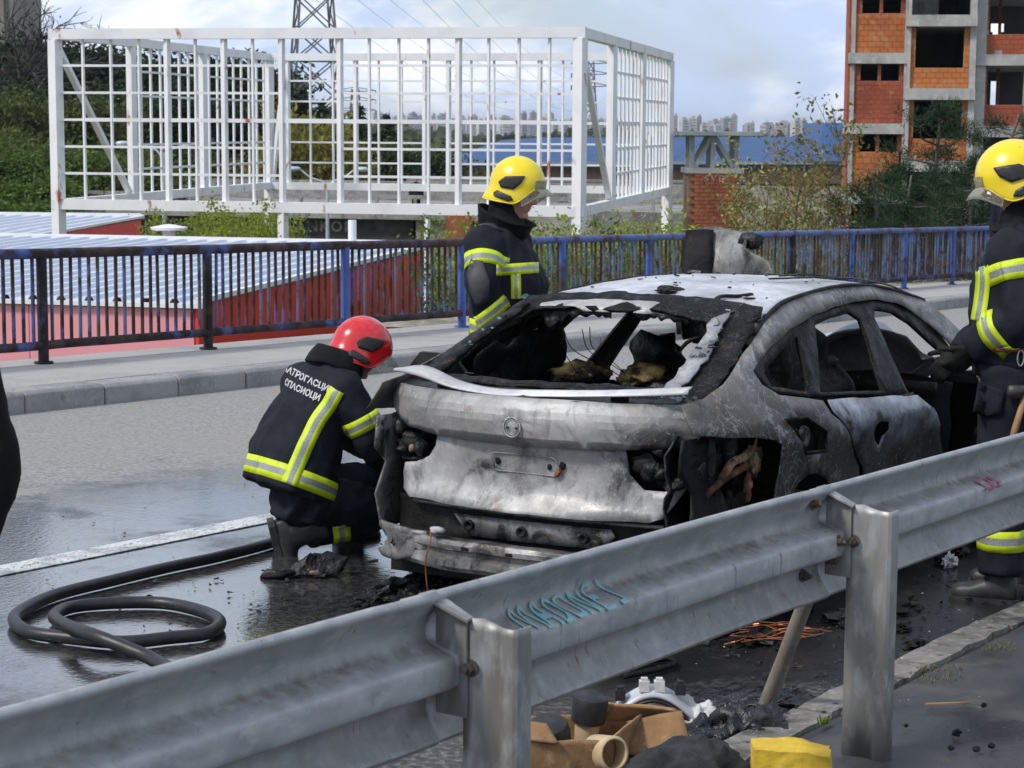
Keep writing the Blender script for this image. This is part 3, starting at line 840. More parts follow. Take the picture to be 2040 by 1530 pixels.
L_FAR = leaf_mat('distant wood leaves', [(0.04, 0.05, 0.018), (0.06, 0.075, 0.025), (0.085, 0.09, 0.035)], 0.2)

def leaf_quads(C, D, size, rng, flat=0.6, asp=0.55):
    """C centres, D outward directions -> quads bent to a random tilt"""
    n = len(C)
    nrm = D*flat + rng.normal(size=(n, 3))
    nrm /= np.linalg.norm(nrm, axis=1)[:, None]+1e-9
    t = np.cross(nrm, rng.normal(size=(n, 3))); t /= np.linalg.norm(t, axis=1)[:, None]+1e-9
    b = np.cross(nrm, t)
    s = size*rng.uniform(0.6, 1.35, size=(n, 1))
    t = t*s; b = b*s*asp
    V = np.stack([C-t, C-b*0.9+t*0.15, C+t, C+b*0.9+t*0.15], axis=1).reshape(-1, 3)
    F = np.arange(4*n).reshape(n, 4)
    return V, F
def quad_mesh(name, V, F, m):
    me = bpy.data.meshes.new(name)
    me.from_pydata(V.tolist(), [], F.tolist())
    me.materials.append(m)
    return me
def limbs(rng, h, r, nb, spread, up=0.6, lean=0.04, first=0.25, sub=3):
    """trunk and branches: (MB, list of branch tips)"""
    mb = MB(); tips = []
    trunk = [Vector((lean*h*rng.normal()*(i/6)**1.2, lean*h*rng.normal()*(i/6)**1.2, h*i/6)) for i in range(7)]
    tp = catmull(trunk, 3)
    mb.tube(tp, [r*(1-0.85*i/(len(tp)-1)) for i in range(len(tp))], 7)
    tips.append(tp[-1])
    for k in range(nb):
        f = first+(1-first)*rng.uniform(0, 0.95); i = int(f*(len(tp)-1)); p0 = tp[i]
        a = rng.uniform(0, 2*PI); L = spread*(1.1-0.6*f)*rng.uniform(0.6, 1.1)
        d = Vector((math.cos(a), math.sin(a), up*rng.uniform(0.5, 1.4)))
        pts = [p0+d*L*t+Vector((0, 0, 0.18*L*t*t))+Vector(rng.normal(size=3))*0.05*L*t for t in (0, .3, .6, 1)]
        pts = catmull(pts, 2)
        rb = r*(1-0.85*f)*0.5
        mb.tube(pts, [max(0.006, rb*(1-0.8*j/(len(pts)-1))) for j in range(len(pts))], 5)
        tips.append(pts[-1])
        for q in range(sub):
            j = int(rng.integers(1, len(pts)))
            a2 = rng.uniform(0, 2*PI); L2 = L*rng.uniform(0.25, 0.5)
            d2 = (d*0.7+Vector((math.cos(a2), math.sin(a2), rng.uniform(0.0, 0.9)))).normalized()
            e = [pts[j], pts[j]+d2*L2*0.5+Vector(rng.normal(size=3))*0.04*L2, pts[j]+d2*L2]
            mb.tube(e, [max(0.005, rb*0.5), max(0.004, rb*0.3), 0.003], 4)
            tips.append(e[-1]); tips.append(e[1])
    return mb, tips
def broad_meshes(seed, h, spread, leafm, nleaf, lsize, bark=M_BARK, clump=0.5, nb=12, first=0.3, up=0.6, r=None):
    rng = np.random.default_rng(seed)
    mb, tips = limbs(rng, h, r or h*0.022, nb, spread, up, first=first)
    tr = mb.mesh('trunk', bark, True)
    T = np.array([tuple(t) for t in tips])
    idx = rng.integers(0, len(T), nleaf)
    off = rng.normal(size=(nleaf, 3))*clump*np.array([1, 1, 0.75])*rng.uniform(0.3, 1.0, size=(nleaf, 1))
    C = T[idx]+off
    V, F = leaf_quads(C, off/(np.linalg.norm(off, axis=1)[:, None]+1e-6), lsize, rng)
    return tr, quad_mesh('crown', V, F, leafm)
def conifer_meshes(seed, h, spread, leafm, nleaf, lsize):
    rng = np.random.default_rng(seed)
    mb = MB()
    mb.tube([(0, 0, 0), (0, 0, h*0.5), (0.02*h, 0, h)], [h*0.016, h*0.010, 0.01], 7)
    C = []; D = []
    n_w = int(h*2.4)
    for k in range(n_w):
        f = 0.10+0.88*k/n_w
        for q in range(6):
            a = rng.uniform(0, 2*PI); L = spread*(1-f)**0.8*rng.uniform(0.5, 1.15)+0.12
            d = np.array([math.cos(a), math.sin(a), -0.22+0.5*f])
            if k % 2 == 0: mb.tube([Vector((0, 0, h*f)), Vector((0, 0, h*f))+Vector(d)*L], [h*0.004*(1-f)+0.006, 0.004], 4)
            m_ = max(4, int(nleaf*L/(n_w*6*spread*0.42)))
            t = rng.uniform(0.1, 1.0, size=m_)
            P = np.array([0, 0, h*f])+d*L*t[:, None]+rng.normal(size=(m_, 3))*np.array([.09, .09, .05])*L*1.0
            C.append(P); D.append(np.tile(d, (m_, 1)))
    C = np.concatenate(C); D = np.concatenate(D)
    V, F = leaf_quads(C, D*0+np.array([0, 0, 1.0]), lsize, rng, flat=0.8, asp=0.4)
    return mb.mesh('trunk', M_BARKD, True), quad_mesh('crown', V, F, leafm)
def put_tree(name, meshes, loc, sc, rz, label, cat='tree', group=None, squash=1.0):
    g_ = empty(name, loc, rz, label, cat, group)
    g_.scale = (sc*squash, sc*squash, sc)
    link('trunk', meshes[0], g_); link('crown', meshes[1], g_)
    return g_
def ground_at(p): return Vector((p.x, p.y, terrain_z(p.x, p.y)-0.1))

T_HILL = [broad_meshes(10+i, 9, 3.6, [L_OLIVE, L_MID, L_DARK, L_OLIVE][i], 7500, 0.17, clump=0.95, nb=16, first=0.12) for i in range(4)]
T_CON = [conifer_meshes(30+i, 14, 3.4, L_DARK, 5200, 0.34) for i in range(3)]
T_GOLD = broad_meshes(41, 8, 2.6, L_GOLD, 3000, 0.16, clump=0.6, nb=18, first=0.15)
rnd = random.Random(5)
# wooded hill on the left: px, py of the crown top, depth, height, kind
spots = []
for px in range(-120, 560, 44):
    for (py0, dep, h) in ((300, 96, 6.0), (215, 120, 8.0), (130, 150, 10.5)):
        if px > 330 and py0 == 300: continue
        spots.append((px+rnd.uniform(-16, 16), py0+rnd.uniform(-24, 24)+max(0, px-150)*0.10, dep+rnd.uniform(-9, 9), h*rnd.uniform(.85, 1.2)))
for i, (px, py, dep, h) in enumerate(spots):
    p = at(px, py, dep)
    base = Vector((p.x, p.y, p.z-h))
    gz = terrain_z(p.x, p.y)
    if base.z > gz-0.2:                       # reach the ground
        h = p.z-gz+0.2; base.z = gz-0.2
    k = rnd.choice([1, 0, 0]) if dep < 106 else rnd.choice([0, 2, 2]) if dep < 135 else 2
    put_tree('hillside_tree', T_HILL[k if k != 0 else rnd.choice([0, 3])], base, h/9.0, rnd.uniform(0, 6), 'leafy tree in the dense wood on the left hillside', 'tree', 'trees on the left hillside', 1.15)
for i, (px, py, dep, h) in enumerate([(40, 395, 80, 4.2), (95, 300, 88, 5.0), (20, 330, 86, 4.6), (75, 355, 82, 4.0), (150, 360, 90, 4.0), (-20, 300, 84, 4.5)]):
    p = at(px, py-10, dep)
    put_tree('bush', T_HILL[1], (p.x, p.y, p.z-h), h/9.0, rnd.uniform(0, 6), 'bright green bush at the foot of the left hillside', 'bush', 'bushes below the hillside wood', 1.5)
# conifers behind the frame
for i, (px, py, dep, h) in enumerate([(420, 105, 140, 15), (455, 112, 132, 14), (490, 125, 138, 13), (535, 135, 128, 14), (395, 130, 140, 14), (600, 165, 130, 13), (640, 190, 134, 12), (713, 200, 128, 12), (770, 218, 126, 11), (560, 150, 136, 14), (730, 245, 120, 9), (795, 262, 122, 8), (672, 225, 124, 11), (445, 150, 120, 12), (505, 175, 118, 11)]):
    p = at(px, py, dep)
    gz = min(terrain_z(p.x, p.y), p.z-h)-0.2
    put_tree('conifer_tree', T_CON[i % 3], (p.x, p.y, gz), (p.z-gz)/14.0, rnd.uniform(0, 6), 'tall dark conifer showing through the white frame', 'tree', 'conifers behind the white frame', 0.95)
for i, (px, py, dep, h) in enumerate([(612, 238, 104, 8), (655, 262, 106, 7), (585, 265, 102, 7), (690, 300, 108, 6), (545, 300, 104, 6)]):
    p = at(px, py, dep)
    gz = min(terrain_z(p.x, p.y), p.z-h)-0.2
    put_tree('budding_tree', T_GOLD, (p.x, p.y, gz), (p.z-gz)/8.0, rnd.uniform(0, 6), 'golden green budding tree in front of the dark conifers', 'tree', 'budding trees before the conifers', 0.9)
# lower dark wood filling behind the overpass
for i in range(16):
    px = 200+i*44+rnd.uniform(-10, 10)
    p = at(px, 318+rnd.uniform(-22, 18)+(12 if px > 700 else 0), 116+rnd.uniform(-6, 6))
    gz = terrain_z(p.x, p.y)-0.2
    put_tree('thicket_tree', T_HILL[rnd.choice([2, 0, 2])], (p.x, p.y, gz), (p.z-gz)/9.0, rnd.uniform(0, 6), 'low tree in the dark thicket behind the overpass', 'tree', 'thicket behind the overpass', 1.25)
# bare tree by the tower block
rng = np.random.default_rng(77)
mb = MB()
def twig(p, d, L, r, lev):
    pts = [p]
    for k in range(4):
        d = (d+Vector(rng.normal(size=3))*0.16+Vector((0, 0, 0.05))).normalized()
        pts.append(pts[-1]+d*L/4)
    mb.tube(pts, [r*(1-0.5*k/4) for k in range(5)], 5 if lev < 2 else 3)
    if lev >= 5: return
    for k in range(3 if lev else 6):
        a = Vector(rng.normal(size=3)); a = (a-d*a.dot(d)).normalized()
        twig(pts[int(rng.integers(2, 5))], (d+a*rng.uniform(0.5, 0.95)).normalized(), L*rng.uniform(0.55, 0.8), r*0.60, lev+1)
twig(Vector((0, 0, 0)), Vector((0, 0, 1)), 4.5, 0.30, 0)
p = at(96, -14, 128); gz = p.z-12.0
g_ = empty('bare_tree', (p.x, p.y, gz), 0, 'leafless tree with fine dark branches beside the tower block', 'tree')
o = mb.build('trunk', M_BARKD, g_, True); 
zmax = max(v[2] for v in mb.v); g_.scale = (12.0/zmax*1.25, 12.0/zmax*1.25, 12.0/zmax)

# shrubs behind the railing
T_SHRUB = [broad_meshes(50+i, 2.6, 1.05, [L_LIME, L_GOLD, L_LIME, L_MID][i], 2800, 0.041, clump=0.26, nb=16, first=0.05, up=1.3, r=0.028) for i in range(4)]
T_SHOOT = broad_meshes(60, 3.2, 0.55, L_LIME, 2600, 0.046, clump=0.2, nb=20, first=0.12, up=2.2, r=0.03)
for i in range(18):
    px = 385+i*11.0+rnd.uniform(-9, 9); 
    top = 466+rnd.uniform(-14, 16) if px < 590 else 492+rnd.uniform(-10, 14)
    if px > 590 and i % 3: continue
    if 300 < px: pass
    p = at(px, top, 48+rnd.uniform(-4, 5))
    h = 3.4
    put_tree('shoot_bush', T_SHOOT, (p.x, p.y, p.z-h), h/3.3, rnd.uniform(0, 6), 'upright lime green bush in front of the dark overpass girder', 'bush', 'bushes before the overpass', 1.0)
for i, px in enumerate([300, 318, 405, 445, 850]):
    p = at(px, 470+rnd.uniform(-10, 10), 44+rnd.uniform(-2, 3))
    put_tree('shoot_bush', T_SHOOT, (p.x, p.y, p.z-3.4), 1.0, rnd.uniform(0, 6), 'upright lime green bush in front of the dark overpass girder', 'bush', 'bushes before the overpass', 1.0)
for i in range(44):
    px = 925+i*16.5+rnd.uniform(-12, 12)
    dep = rnd.uniform(27, 38)+(i*0.12)
    top = 520+rnd.uniform(-34, 40) if px < 1380 else 528+rnd.uniform(-22, 34)
    p = at(px, top, dep)
    h = rnd.uniform(2.2, 3.0)
    base = Vector((p.x, p.y, p.z-h))
    k = rnd.choice([0, 1, 2, 3, 0, 1]) if px < 1400 else rnd.choice([1, 3, 1, 3])
    put_tree('roadside_shrub', T_SHRUB[k], base, h/2.7, rnd.uniform(0, 6), 'straggly spring green shrub on the bank behind the railing', 'shrub', 'shrubs behind the railing', 0.85 if px < 1000 else 1.1)
# thin young trees with sparse russet leaves
T_SAP = [broad_meshes(70+i, 5.2, 1.35, L_RUST, 620, 0.062, clump=0.30, nb=16, first=0.25, up=1.1, r=0.04) for i in range(2)]
for i, (px, py, dep, h) in enumerate([(1600, 262, 40, 5.0), (1530, 330, 42, 4.2), (1490, 375, 38, 3.4), (1655, 300, 41, 4.6), (1560, 350, 39, 4.0), (1690, 250, 43, 5.4), (1625, 330, 37, 4.0)]):
    p = at(px, py, dep)
    put_tree('young_tree', T_SAP[i % 2], (p.x, p.y, p.z-h), h/5.3, rnd.uniform(0, 6), 'thin young tree with sparse russet leaves behind the railing', 'tree', 'young trees behind the railing')
T_PALE = broad_meshes(75, 4.0, 0.8, leaf_mat('pale catkin leaves', [(0.32, 0.34, 0.12), (0.45, 0.46, 0.2)], .4), 900, 0.06, clump=0.22, nb=16, first=0.2, up=2.0, r=0.035)
for i, (px, py, dep) in enumerate([(1495, 372, 46), (1555, 385, 45), (1600, 400, 44)]):
    p = at(px, py, dep)
    put_tree('catkin_tree', T_PALE, (p.x, p.y, p.z-4.0), 1.0, rnd.uniform(0, 6), 'pale yellow-green budding sapling beside the brick tower', 'tree', 'pale saplings by the brick tower')

# pines on the right
def pine_meshes(seed, h, spread, nclump, per, lean=0.05):
    rng = np.random.default_rng(seed)
    mb = MB(); C = []; D = []
    tp = catmull([Vector((lean*h*rng.normal()*0.5*i/5, lean*h*rng.normal()*0.5*i/5, h*i/5)) for i in range(6)], 3)
    mb.tube(tp, [h*0.017*(1-0.75*i/(len(tp)-1)) for i in range(len(tp))], 8)
    for k in range(nclump):
        f = 0.12+0.86*(k+rng.uniform(0, 1))/nclump
        p0 = tp[int(f*(len(tp)-1))]
        a = rng.uniform(0, 2*PI); L = spread*(1.15-0.85*f)*rng.uniform(0.45, 1.1)
        d = Vector((math.cos(a), math.sin(a), rng.uniform(-0.05, 0.45)))
        pts = catmull([p0, p0+d*L*0.4+Vector(rng.normal(size=3))*0.05*L, p0+d*L*0.75+Vector((0, 0, 0.05*L)), p0+d*L+Vector((0, 0, 0.16*L))], 3)
        mb.tube(pts, [max(0.008, 0.03*(1-0.8*j/len(pts))) for j in range(len(pts))], 5)
        for t in rng.uniform(0.45, 1.0, size=9):
            c = pts[int(t*(len(pts)-1))]
            s = Vector(rng.normal(size=3))*0.15*L; s.z = abs(s.z)*0.6
            e = c+s
            mb.tube([c, e], [0.008, 0.005], 4)
            m_ = per
            dirs = rng.normal(size=(m_, 3)); dirs[:, 2] += 0.5
            dirs /= np.linalg.norm(dirs, axis=1)[:, None]
            C.append(np.array(e)+dirs*rng.uniform(0.02, 0.26, size=(m_, 1))); D.append(dirs)
    C = np.concatenate(C); D = np.concatenate(D)
    n = len(C)
    side = np.cross(D, rng.normal(size=(n, 3))); side /= np.linalg.norm(side, axis=1)[:, None]+1e-9
    L = rng.uniform(0.09, 0.16, size=(n, 1)); w = 0.010
    V = np.stack([C-side*w, C+side*w, C+side*w*0.3+D*L, C-side*w*0.3+D*L], axis=1).reshape(-1, 3)
    return mb.mesh('trunk', M_BARK, True), quad_mesh('crown', V, np.arange(4*n).reshape(n, 4), L_PINE)
T_PINE = [pine_meshes(80, 8.0, 2.9, 46, 46), pine_meshes(81, 6.0, 2.6, 38, 46)]
for i, (px, py, dep, h, k, lb) in enumerate([(1868, 205, 42, 6.6, 0, 'tall open pine with grey bare branches before the unfinished block'), (2010, 225, 40, 6.4, 0, 'pine rising behind the helmeted man on the right'), (1745, 330, 40, 4.6, 1, 'low bushy pine at the left end of the pine group'), (1930, 315, 38, 4.8, 1, 'dense dark pine in the middle of the pine group'), (1810, 350, 36.5, 4.2, 1, 'small spreading pine just behind the railing')]):
    p = at(px, py, dep)
    put_tree('pine_tree', T_PINE[k], (p.x, p.y, p.z-h), h/(8.0 if k == 0 else 6.0), 1.3*i, lb, 'tree', 'pines before the unfinished block')

# far wood on the plain, one mass
rng = np.random.default_rng(9)
n = 15000
u = rng.uniform(-160, 900, n); w = rng.uniform(380, 1500, n)
Cw = np.array([tuple(cf(a, b)) for a, b in zip(u, w)])
zg = np.array([terrain_z(c[0], c[1]) for c in Cw])
Cw[:, 2] = zg+rng.uniform(0, 1, n)**0.7*(9+6*np.array([noise.noise(Vector((a*.01, b*.01, 3))) for a, b in zip(u, w)]))
V, F = leaf_quads(Cw, np.tile([0, 0, 1.0], (n, 1)), 3.2, rng, flat=0.3, asp=0.8)
tag(link('far_wood', quad_mesh('far_wood', V, F, L_FAR)), 'hazy wood covering the plain before the distant city', 'woodland', kind='stuff')
# ------------------------------------------------------------------ overpass with painted letters
M_CONC = mat('stained concrete', (0.27, 0.265, 0.25), 0.9, layers=[((0.15, 0.145, 0.135), 0.8, 0.42, 0.65), ((0.36, 0.355, 0.34), 6, 0.5, 0.72), ((0.08, 0.078, 0.07), 1.6, 0.58, 0.72, None, (1, 1, .3))], bump=(8, 0.3, 0.03))
M_CONCL = mat('pale raw concrete', (0.42, 0.415, 0.40), 0.9, layers=[((0.28, 0.275, 0.265), 0.5, 0.42, 0.65), ((0.5, 0.49, 0.47), 4, 0.5, 0.72), ((0.14, 0.135, 0.13), 0.9, 0.60, 0.75, None, (1, 1, .25))], bump=(6, 0.3, 0.03))
M_GIRD = mat('soot dark girder', (0.040, 0.038, 0.037), 0.9, layers=[((0.075, 0.07, 0.068), 0.9, 0.45, 0.7), ((0.02, 0.02, 0.02), 2, 0.5, 0.7)], bump=(6, 0.3, 0.03))
M_LETT = mat('faded grey letter paint', (0.24, 0.235, 0.23), 0.9, layers=[((0.07, 0.07, 0.07), 2.2, 0.52, 0.68)])
M_PINKP = mat('faded pink paint', (0.42, 0.23, 0.25), 0.9, layers=[((0.3, 0.22, 0.22), 3, .4, .7)])
M_WHP = mat('faded white paint', (0.6, 0.59, 0.57), 0.9, layers=[((0.4, 0.39, 0.38), 3, .4, .7)])
OD = 84.0
oL, oR = at(55, 415, OD), at(852, 440, OD-4)
od = (oR-oL); od.z = 0; OLn = od.length; od = od.normalized(); on = Vector((od.y, -od.x, 0))   # towards the camera
zo = (at(450, 430, OD-2)).z            # underside of the edge slab
over = empty('overpass', (oL.x, oL.y, terrain_z(oL.x, oL.y)), label='concrete overpass with a dark lettered girder behind the white frame', cat='overpass')
ob = over.location
def op(a, b, z): return od*a + on*b + Vector((oL.x-ob.x, oL.y-ob.y, z-ob.z))
def obox(name, a0, a1, b0, b1, z0, z1, m):
    P = [op(a, b, z) for z in (z0, z1) for a, b in ((a0, b0), (a1, b0), (a1, b1), (a0, b1))]
    return MB().add(P, [(3, 2, 1, 0), (4, 5, 6, 7), (0, 1, 5, 4), (1, 2, 6, 5), (2, 3, 7, 6), (3, 0, 4, 7)]).build(name, m, over)
obox('deck', -30, OLn+35, -9, 0.6, zo, zo+0.42, M_CONC)
obox('girder', 1.0, OLn-0.6, -0.9, 0.1, zo-1.5, zo-0.004, M_GIRD)
obox('girder', 1.0, OLn-0.6, -8.5, -7.5, zo-1.5, zo-0.004, M_GIRD)
obox('pier', -0.5, 1.0, -8.5, 0.0, zo-6, zo-0.004, M_CONC)
obox('pier', OLn-0.4, OLn+1.2, -8.5, 0.3, zo-6, zo-0.004, M_CONC)
for k in range(26):
    a = 1.0+k*0.66
    obox('edge_block', a, a+0.6, 0.35, 0.62, zo+0.424, zo+0.56, M_PINKP if k % 2 else M_WHP)
obox('parapet', -30, OLn+35, -8.8, -8.4, zo+0.42, zo+1.25, M_CONC)
obox('guard_rail', -30, OLn+35, -0.1, 0.0, zo+0.80, zo+0.95, M_CONC)
for k in range(30): obox('rail_post', -20+k*1.6, -19.88+k*1.6, -0.1, 0.0, zo+0.42, zo+0.80, M_CONC)
for s_, a in (('ПЕШАЧКИ', 6.5), ('МОСТ', 9.75), ('STANKOM', 12.75)):
    me = text_mesh(s_, 0.60, 0.012, 0.012, 1.25)
    me.materials.append(M_LETT)
    o = link('lettering', me, over)
    o.matrix_basis = Matrix.Translation(op(a, 0.115, zo-0.36)) @ Matrix(((od.x, 0, on.x, 0), (od.y, 0, on.y, 0), (0, 1, 0, 0), (0, 0, 0, 1)))

# graffiti wall and brick abutment further right
M_BRICKR = mat('red brickwork', (0.30, 0.085, 0.045), 0.85, layers=[((0.22, 0.06, 0.035), 2.0, 0.4, 0.65), ((0.38, 0.14, 0.08), 9, 0.5, 0.72)], bump=(14, 0.3, 0.02))
M_GWALL = mat('painted retaining wall', (0.56, 0.56, 0.54), 0.85, layers=[((0.40, 0.40, 0.39), 0.8, 0.42, 0.65), ((0.2, 0.2, 0.2), 1.4, 0.6, 0.75)], bump=(8, 0.2, 0.02))
M_BLK = mat('black spray paint', (0.02, 0.02, 0.022), 0.7, layers=[((0.05, 0.05, 0.05), 4, .5, .7)])
M_YEL = mat('yellow spray paint', (0.50, 0.42, 0.07), 0.7, layers=[((0.4, 0.36, 0.12), 4, .5, .7)])
M_DBLUE = mat('blue spray paint', (0.05, 0.09, 0.22), 0.7, layers=[((0.1, 0.12, 0.2), 4, .5, .7)])
GD = 92.0
ga, gb = at(815, 412, GD), at(1366, 415, GD)
gdv = gb-ga; gdv.z = 0; GL = gdv.length; gdv = gdv.normalized(); gn = Vector((gdv.y, -gdv.x, 0))
zg0, zg1 = ga.z-3.5, at(1000, 362, GD).z
gw = empty('graffiti_wall', (ga.x, ga.y, zg0), label='long pale retaining wall with black and yellow graffiti beyond the frame', cat='wall')
def gq(a, b, z): return gdv*a+gn*b+Vector((0, 0, z-zg0))
MB().bar(gq(0, 0, (zg0+zg1)/2), gq(GL, 0, (zg0+zg1)/2), 0.4, zg1-zg0).build('wall', M_GWALL, gw)
MB().bar(gq(-0.1, 0, zg1+0.06), gq(GL+0.1, 0, zg1+0.06), 0.55, 0.12).build('coping', M_CONC, gw)
rg = random.Random(3)
def squiggle(cx, cz, w, h, n):
    pts = []
    for i in range(n): pts.append((cx-w/2+w*i/(n-1)+rg.uniform(-.2, .2)*w/n*2, cz+h/2*(1 if i % 2 else -1)*rg.uniform(.5, 1), 0))
    return catmull(pts, 6)
for k in range(11):
    cx = 0.8+k*1.12; cz = zg1-0.62
    if k in (7, 9): continue
    m1 = MB()
    pts = [gq(p.x, 0.205, p.y) for p in squiggle(cx, cz, 0.95, 0.85, 5)]
    m1.tube(pts, 0.07, 5, flat=0.3); m1.build('graffiti', [M_BLK, M_BLK, M_YEL][k % 3], gw)
    m1 = MB(); pts = [gq(p.x+0.1, 0.207, p.y-0.05) for p in squiggle(cx, cz, 0.8, 0.6, 4)]
    m1.tube(pts, 0.045, 5, flat=0.3); m1.build('graffiti', [M_YEL, M_DBLUE, M_BLK][k % 3], gw)
ba, bb = at(850, 442, 78), at(930, 476, 78)
bw = (bb-ba); bw.z = 0
tag(MB().bar((ba+bb)/2, (ba+bb)/2+bw*0.6, 1.2, 1.6).build('brick_abutment', M_BRICKR), 'low red brick wall at the end of the overpass girder', 'wall')
# low concrete kerb wall under the shrubs right of the frame
ca, cb_ = at(1180, 425, 70), at(1420, 432, 70)
tag(MB().bar(ca-Vector((0, 0, .9)), cb_-Vector((0, 0, .9)), 0.4, 2.0).build('concrete_wall', M_CONC), 'stained concrete wall between the frame and the brick tower', 'wall')

# ------------------------------------------------------------------ blue-roofed hall
M_BROOF = mat('blue sheet roofing', (0.018, 0.075, 0.205), 0.6, layers=[((0.014, 0.06, 0.17), 0.05, 0.4, 0.65), ((0.022, 0.09, 0.24), 0.5, 0.5, 0.7, None, (1, 1, .2))], bump=(0.8, 0.2, 0.1))
M_HALL = mat('faded brown pink cladding', (0.30, 0.165, 0.135), 0.8, layers=[((0.25, 0.13, 0.11), 0.1, 0.4, 0.65), ((0.36, 0.22, 0.19), 1.5, 0.5, 0.72, None, (1, 1, .2))])
M_GLASSD = mat('dark window glass', (0.02, 0.024, 0.03), 0.15, layers=[((0.04, 0.045, 0.05), 0.7, .4, .6)])
HD = 205.0
hall = empty('industrial_hall', at(1270, 380, HD), label='long low hall with a blue sheet roof and brown pink walls', cat='building')
hb = hall.location
def hp(px, py, dep): return at(px, py, dep)-hb
def hslab(name, poly, back, m):
    P = [Vector(p) for p in poly]; n = len(P)
    MB().add(P+[p+back for p in P], [tuple(range(n)), tuple(range(2*n-1, n-1, -1))]+[(i, (i+1) % n, n+(i+1) % n, n+i) for i in range(n)]).build(name, m, hall)
bk = FWD*0.5
hslab('wall', [hp(872, 326, HD), hp(1690, 326, HD), hp(1690, 366, HD), hp(872, 366, HD)], FWD*35, M_HALL)
hslab('wall', [hp(872, 366.5, HD+1), hp(1690, 366.5, HD+1), hp(1690, 400, HD+1), hp(872, 400, HD+1)], FWD*35, M_GLASSD)
# roof: pitched slab panels with the left hip, each bay a part
eL, eR, rL, rR = hp(866, 325, HD-1.5), hp(1700, 325, HD-1.5), hp(1065, 274, HD+22), hp(1700, 272, HD+22)
nb = 9
for k in range(nb):
    t0, t1 = k/nb+0.0005, (k+1)/nb-0.0005
    a, b = eL.lerp(eR, t0), eL.lerp(eR, t1); c, d = rL.lerp(rR, t1), rL.lerp(rR, t0)
    hslab('roof_panel', [a, b, c, d], Vector((0, 0, -0.5)), M_BROOF)
hslab('roof_panel', [eL, rL-Vector((0, 0, .05)), hp(1000, 279, HD+44)], Vector((0, 0, -0.5)), M_BROOF)
hslab('raised_roof', [hp(1625, 322, HD-2.2), hp(1740, 322, HD-2.2), hp(1740, 244, HD+6), hp(1642, 245, HD+6)], FWD*14, M_BROOF)
for k in range(12):
    x0 = 880+k*68
    MB().bar(hp(x0, 346, HD-0.1), hp(x0+0.1, 366, HD-0.1), 0.3).build('wall_rib', M_HALL, hall)
hslab('fascia', [hp(866, 323, HD-1.9), hp(1700, 323, HD-1.9), hp(1700, 327.5, HD-1.9), hp(866, 327.5, HD-1.9)], bk, mat('grey gutter', (0.2, 0.2, 0.21), 0.6, layers=[((.28, .28, .28), .5, .4, .7)]))

M_LETT2 = mat('faint chalky paint', (.42, .33, .28), .9, layers=[((.3, .12, .06), 9, .45, .62)])
# ------------------------------------------------------------------ brick tower with a steel lantern
M_TBR = mat('orange red tower brick', (0.33, 0.095, 0.04), 0.85, layers=[((0.24, 0.06, 0.03), 1.6, 0.42, 0.65), ((0.40, 0.16, 0.08), 7, 0.5, 0.7)], bump=(14, 0.3, 0.02))
M_STEELG = mat('grey painted steel', (0.30, 0.33, 0.335), 0.6, layers=[((0.22, 0.245, 0.25), 1.2, .4, .65), ((0.2, 0.15, 0.1), 2.5, .62, .74)])
TD = 60.0
tb = at(1422, 470, TD)
tw = empty('brick_tower', (tb.x, tb.y, tb.z-4), CROT, 'short brick tower topped by an open grey steel frame', 'tower')
sc_ = TD/FPX
def tz(py): return at(1422, py, TD).z-(tb.z-4)
def tx(px): return (px-1422)*sc_
w_ = tx(1476)-tx(1367); 
MB().box(((tx(1476)+tx(1367))/2, w_/2, (tz(345)-0.0)/2), (w_-0.05, w_-0.05, tz(345))).build('core', mat('brick mortar', (0.25, 0.17, 0.13), 0.95, layers=[((0.2, 0.13, 0.1), 4, .4, .7)]), tw)
bw_, bh_ = 0.30, 0.115
rowsn = int((tz(345)-tz(470)+1.0)/bh_)
bme = MB().box((0, 0, 0), (bw_-0.012, 0.06, bh_-0.014)).mesh('brick', M_TBR)
bst = MB()
ncol = int(w_/bw_)
cnt = 0
for r_ in range(rowsn):
    z = tz(345)-bh_*(r_+0.5)
    for c_ in range(ncol+1):
        x = tx(1367)+bw_*(c_+(0.5 if r_ % 2 else 0))+(w_-ncol*bw_)/2-0.0
        if x-bw_/2 < tx(1367)-0.02 or x+bw_/2 > tx(1476)+0.02: continue
        if r_ < 20:
            link('brick', bme, tw, (x, 0.0, z)); cnt += 1
        else: bst.box((x, 0, z), (bw_-0.012, 0.06, bh_-0.014))
if bst.v: tag(bst.build('lower_bricks', M_TBR, tw), kind='stuff')
MB().box(((tx(1476)+tx(1367))/2, w_/2, tz(340)), (w_+0.1, w_+0.1, 0.15)).build('concrete_cap', M_CONCL, tw)
MB().box(((tx(1515)+tx(1350))/2, w_/2+0.4, tz(266)), (tx(1515)-tx(1350), w_+1.4, 0.11)).build('roof_plate', M_STEELG, tw)
for px, yb in ((1376, .1), (1418, .1), (1465, .1), (1376, w_-.1), (1465, w_-.1), (1418, w_-.1)):
    MB().bar((tx(px), yb, tz(335)), (tx(px), yb, tz(269)), 0.14).build('steel_post', M_STEELG, tw)
for yb in (0.1, w_-0.1):
    MB().bar((tx(1383), yb, tz(333)), (tx(1415), yb, tz(271)), 0.12).build('steel_brace', M_STEELG, tw)
    MB().bar((tx(1421), yb, tz(271)), (tx(1458), yb, tz(333)), 0.12).build('steel_brace', M_STEELG, tw)
me = text_mesh('SVD', 0.27, 0.004, 0.004, 1.5); me.materials.append(M_LETT2)
link('lettering', me, tw, (tx(1422), -0.035, tz(356)), (PI/2, 0, 0))

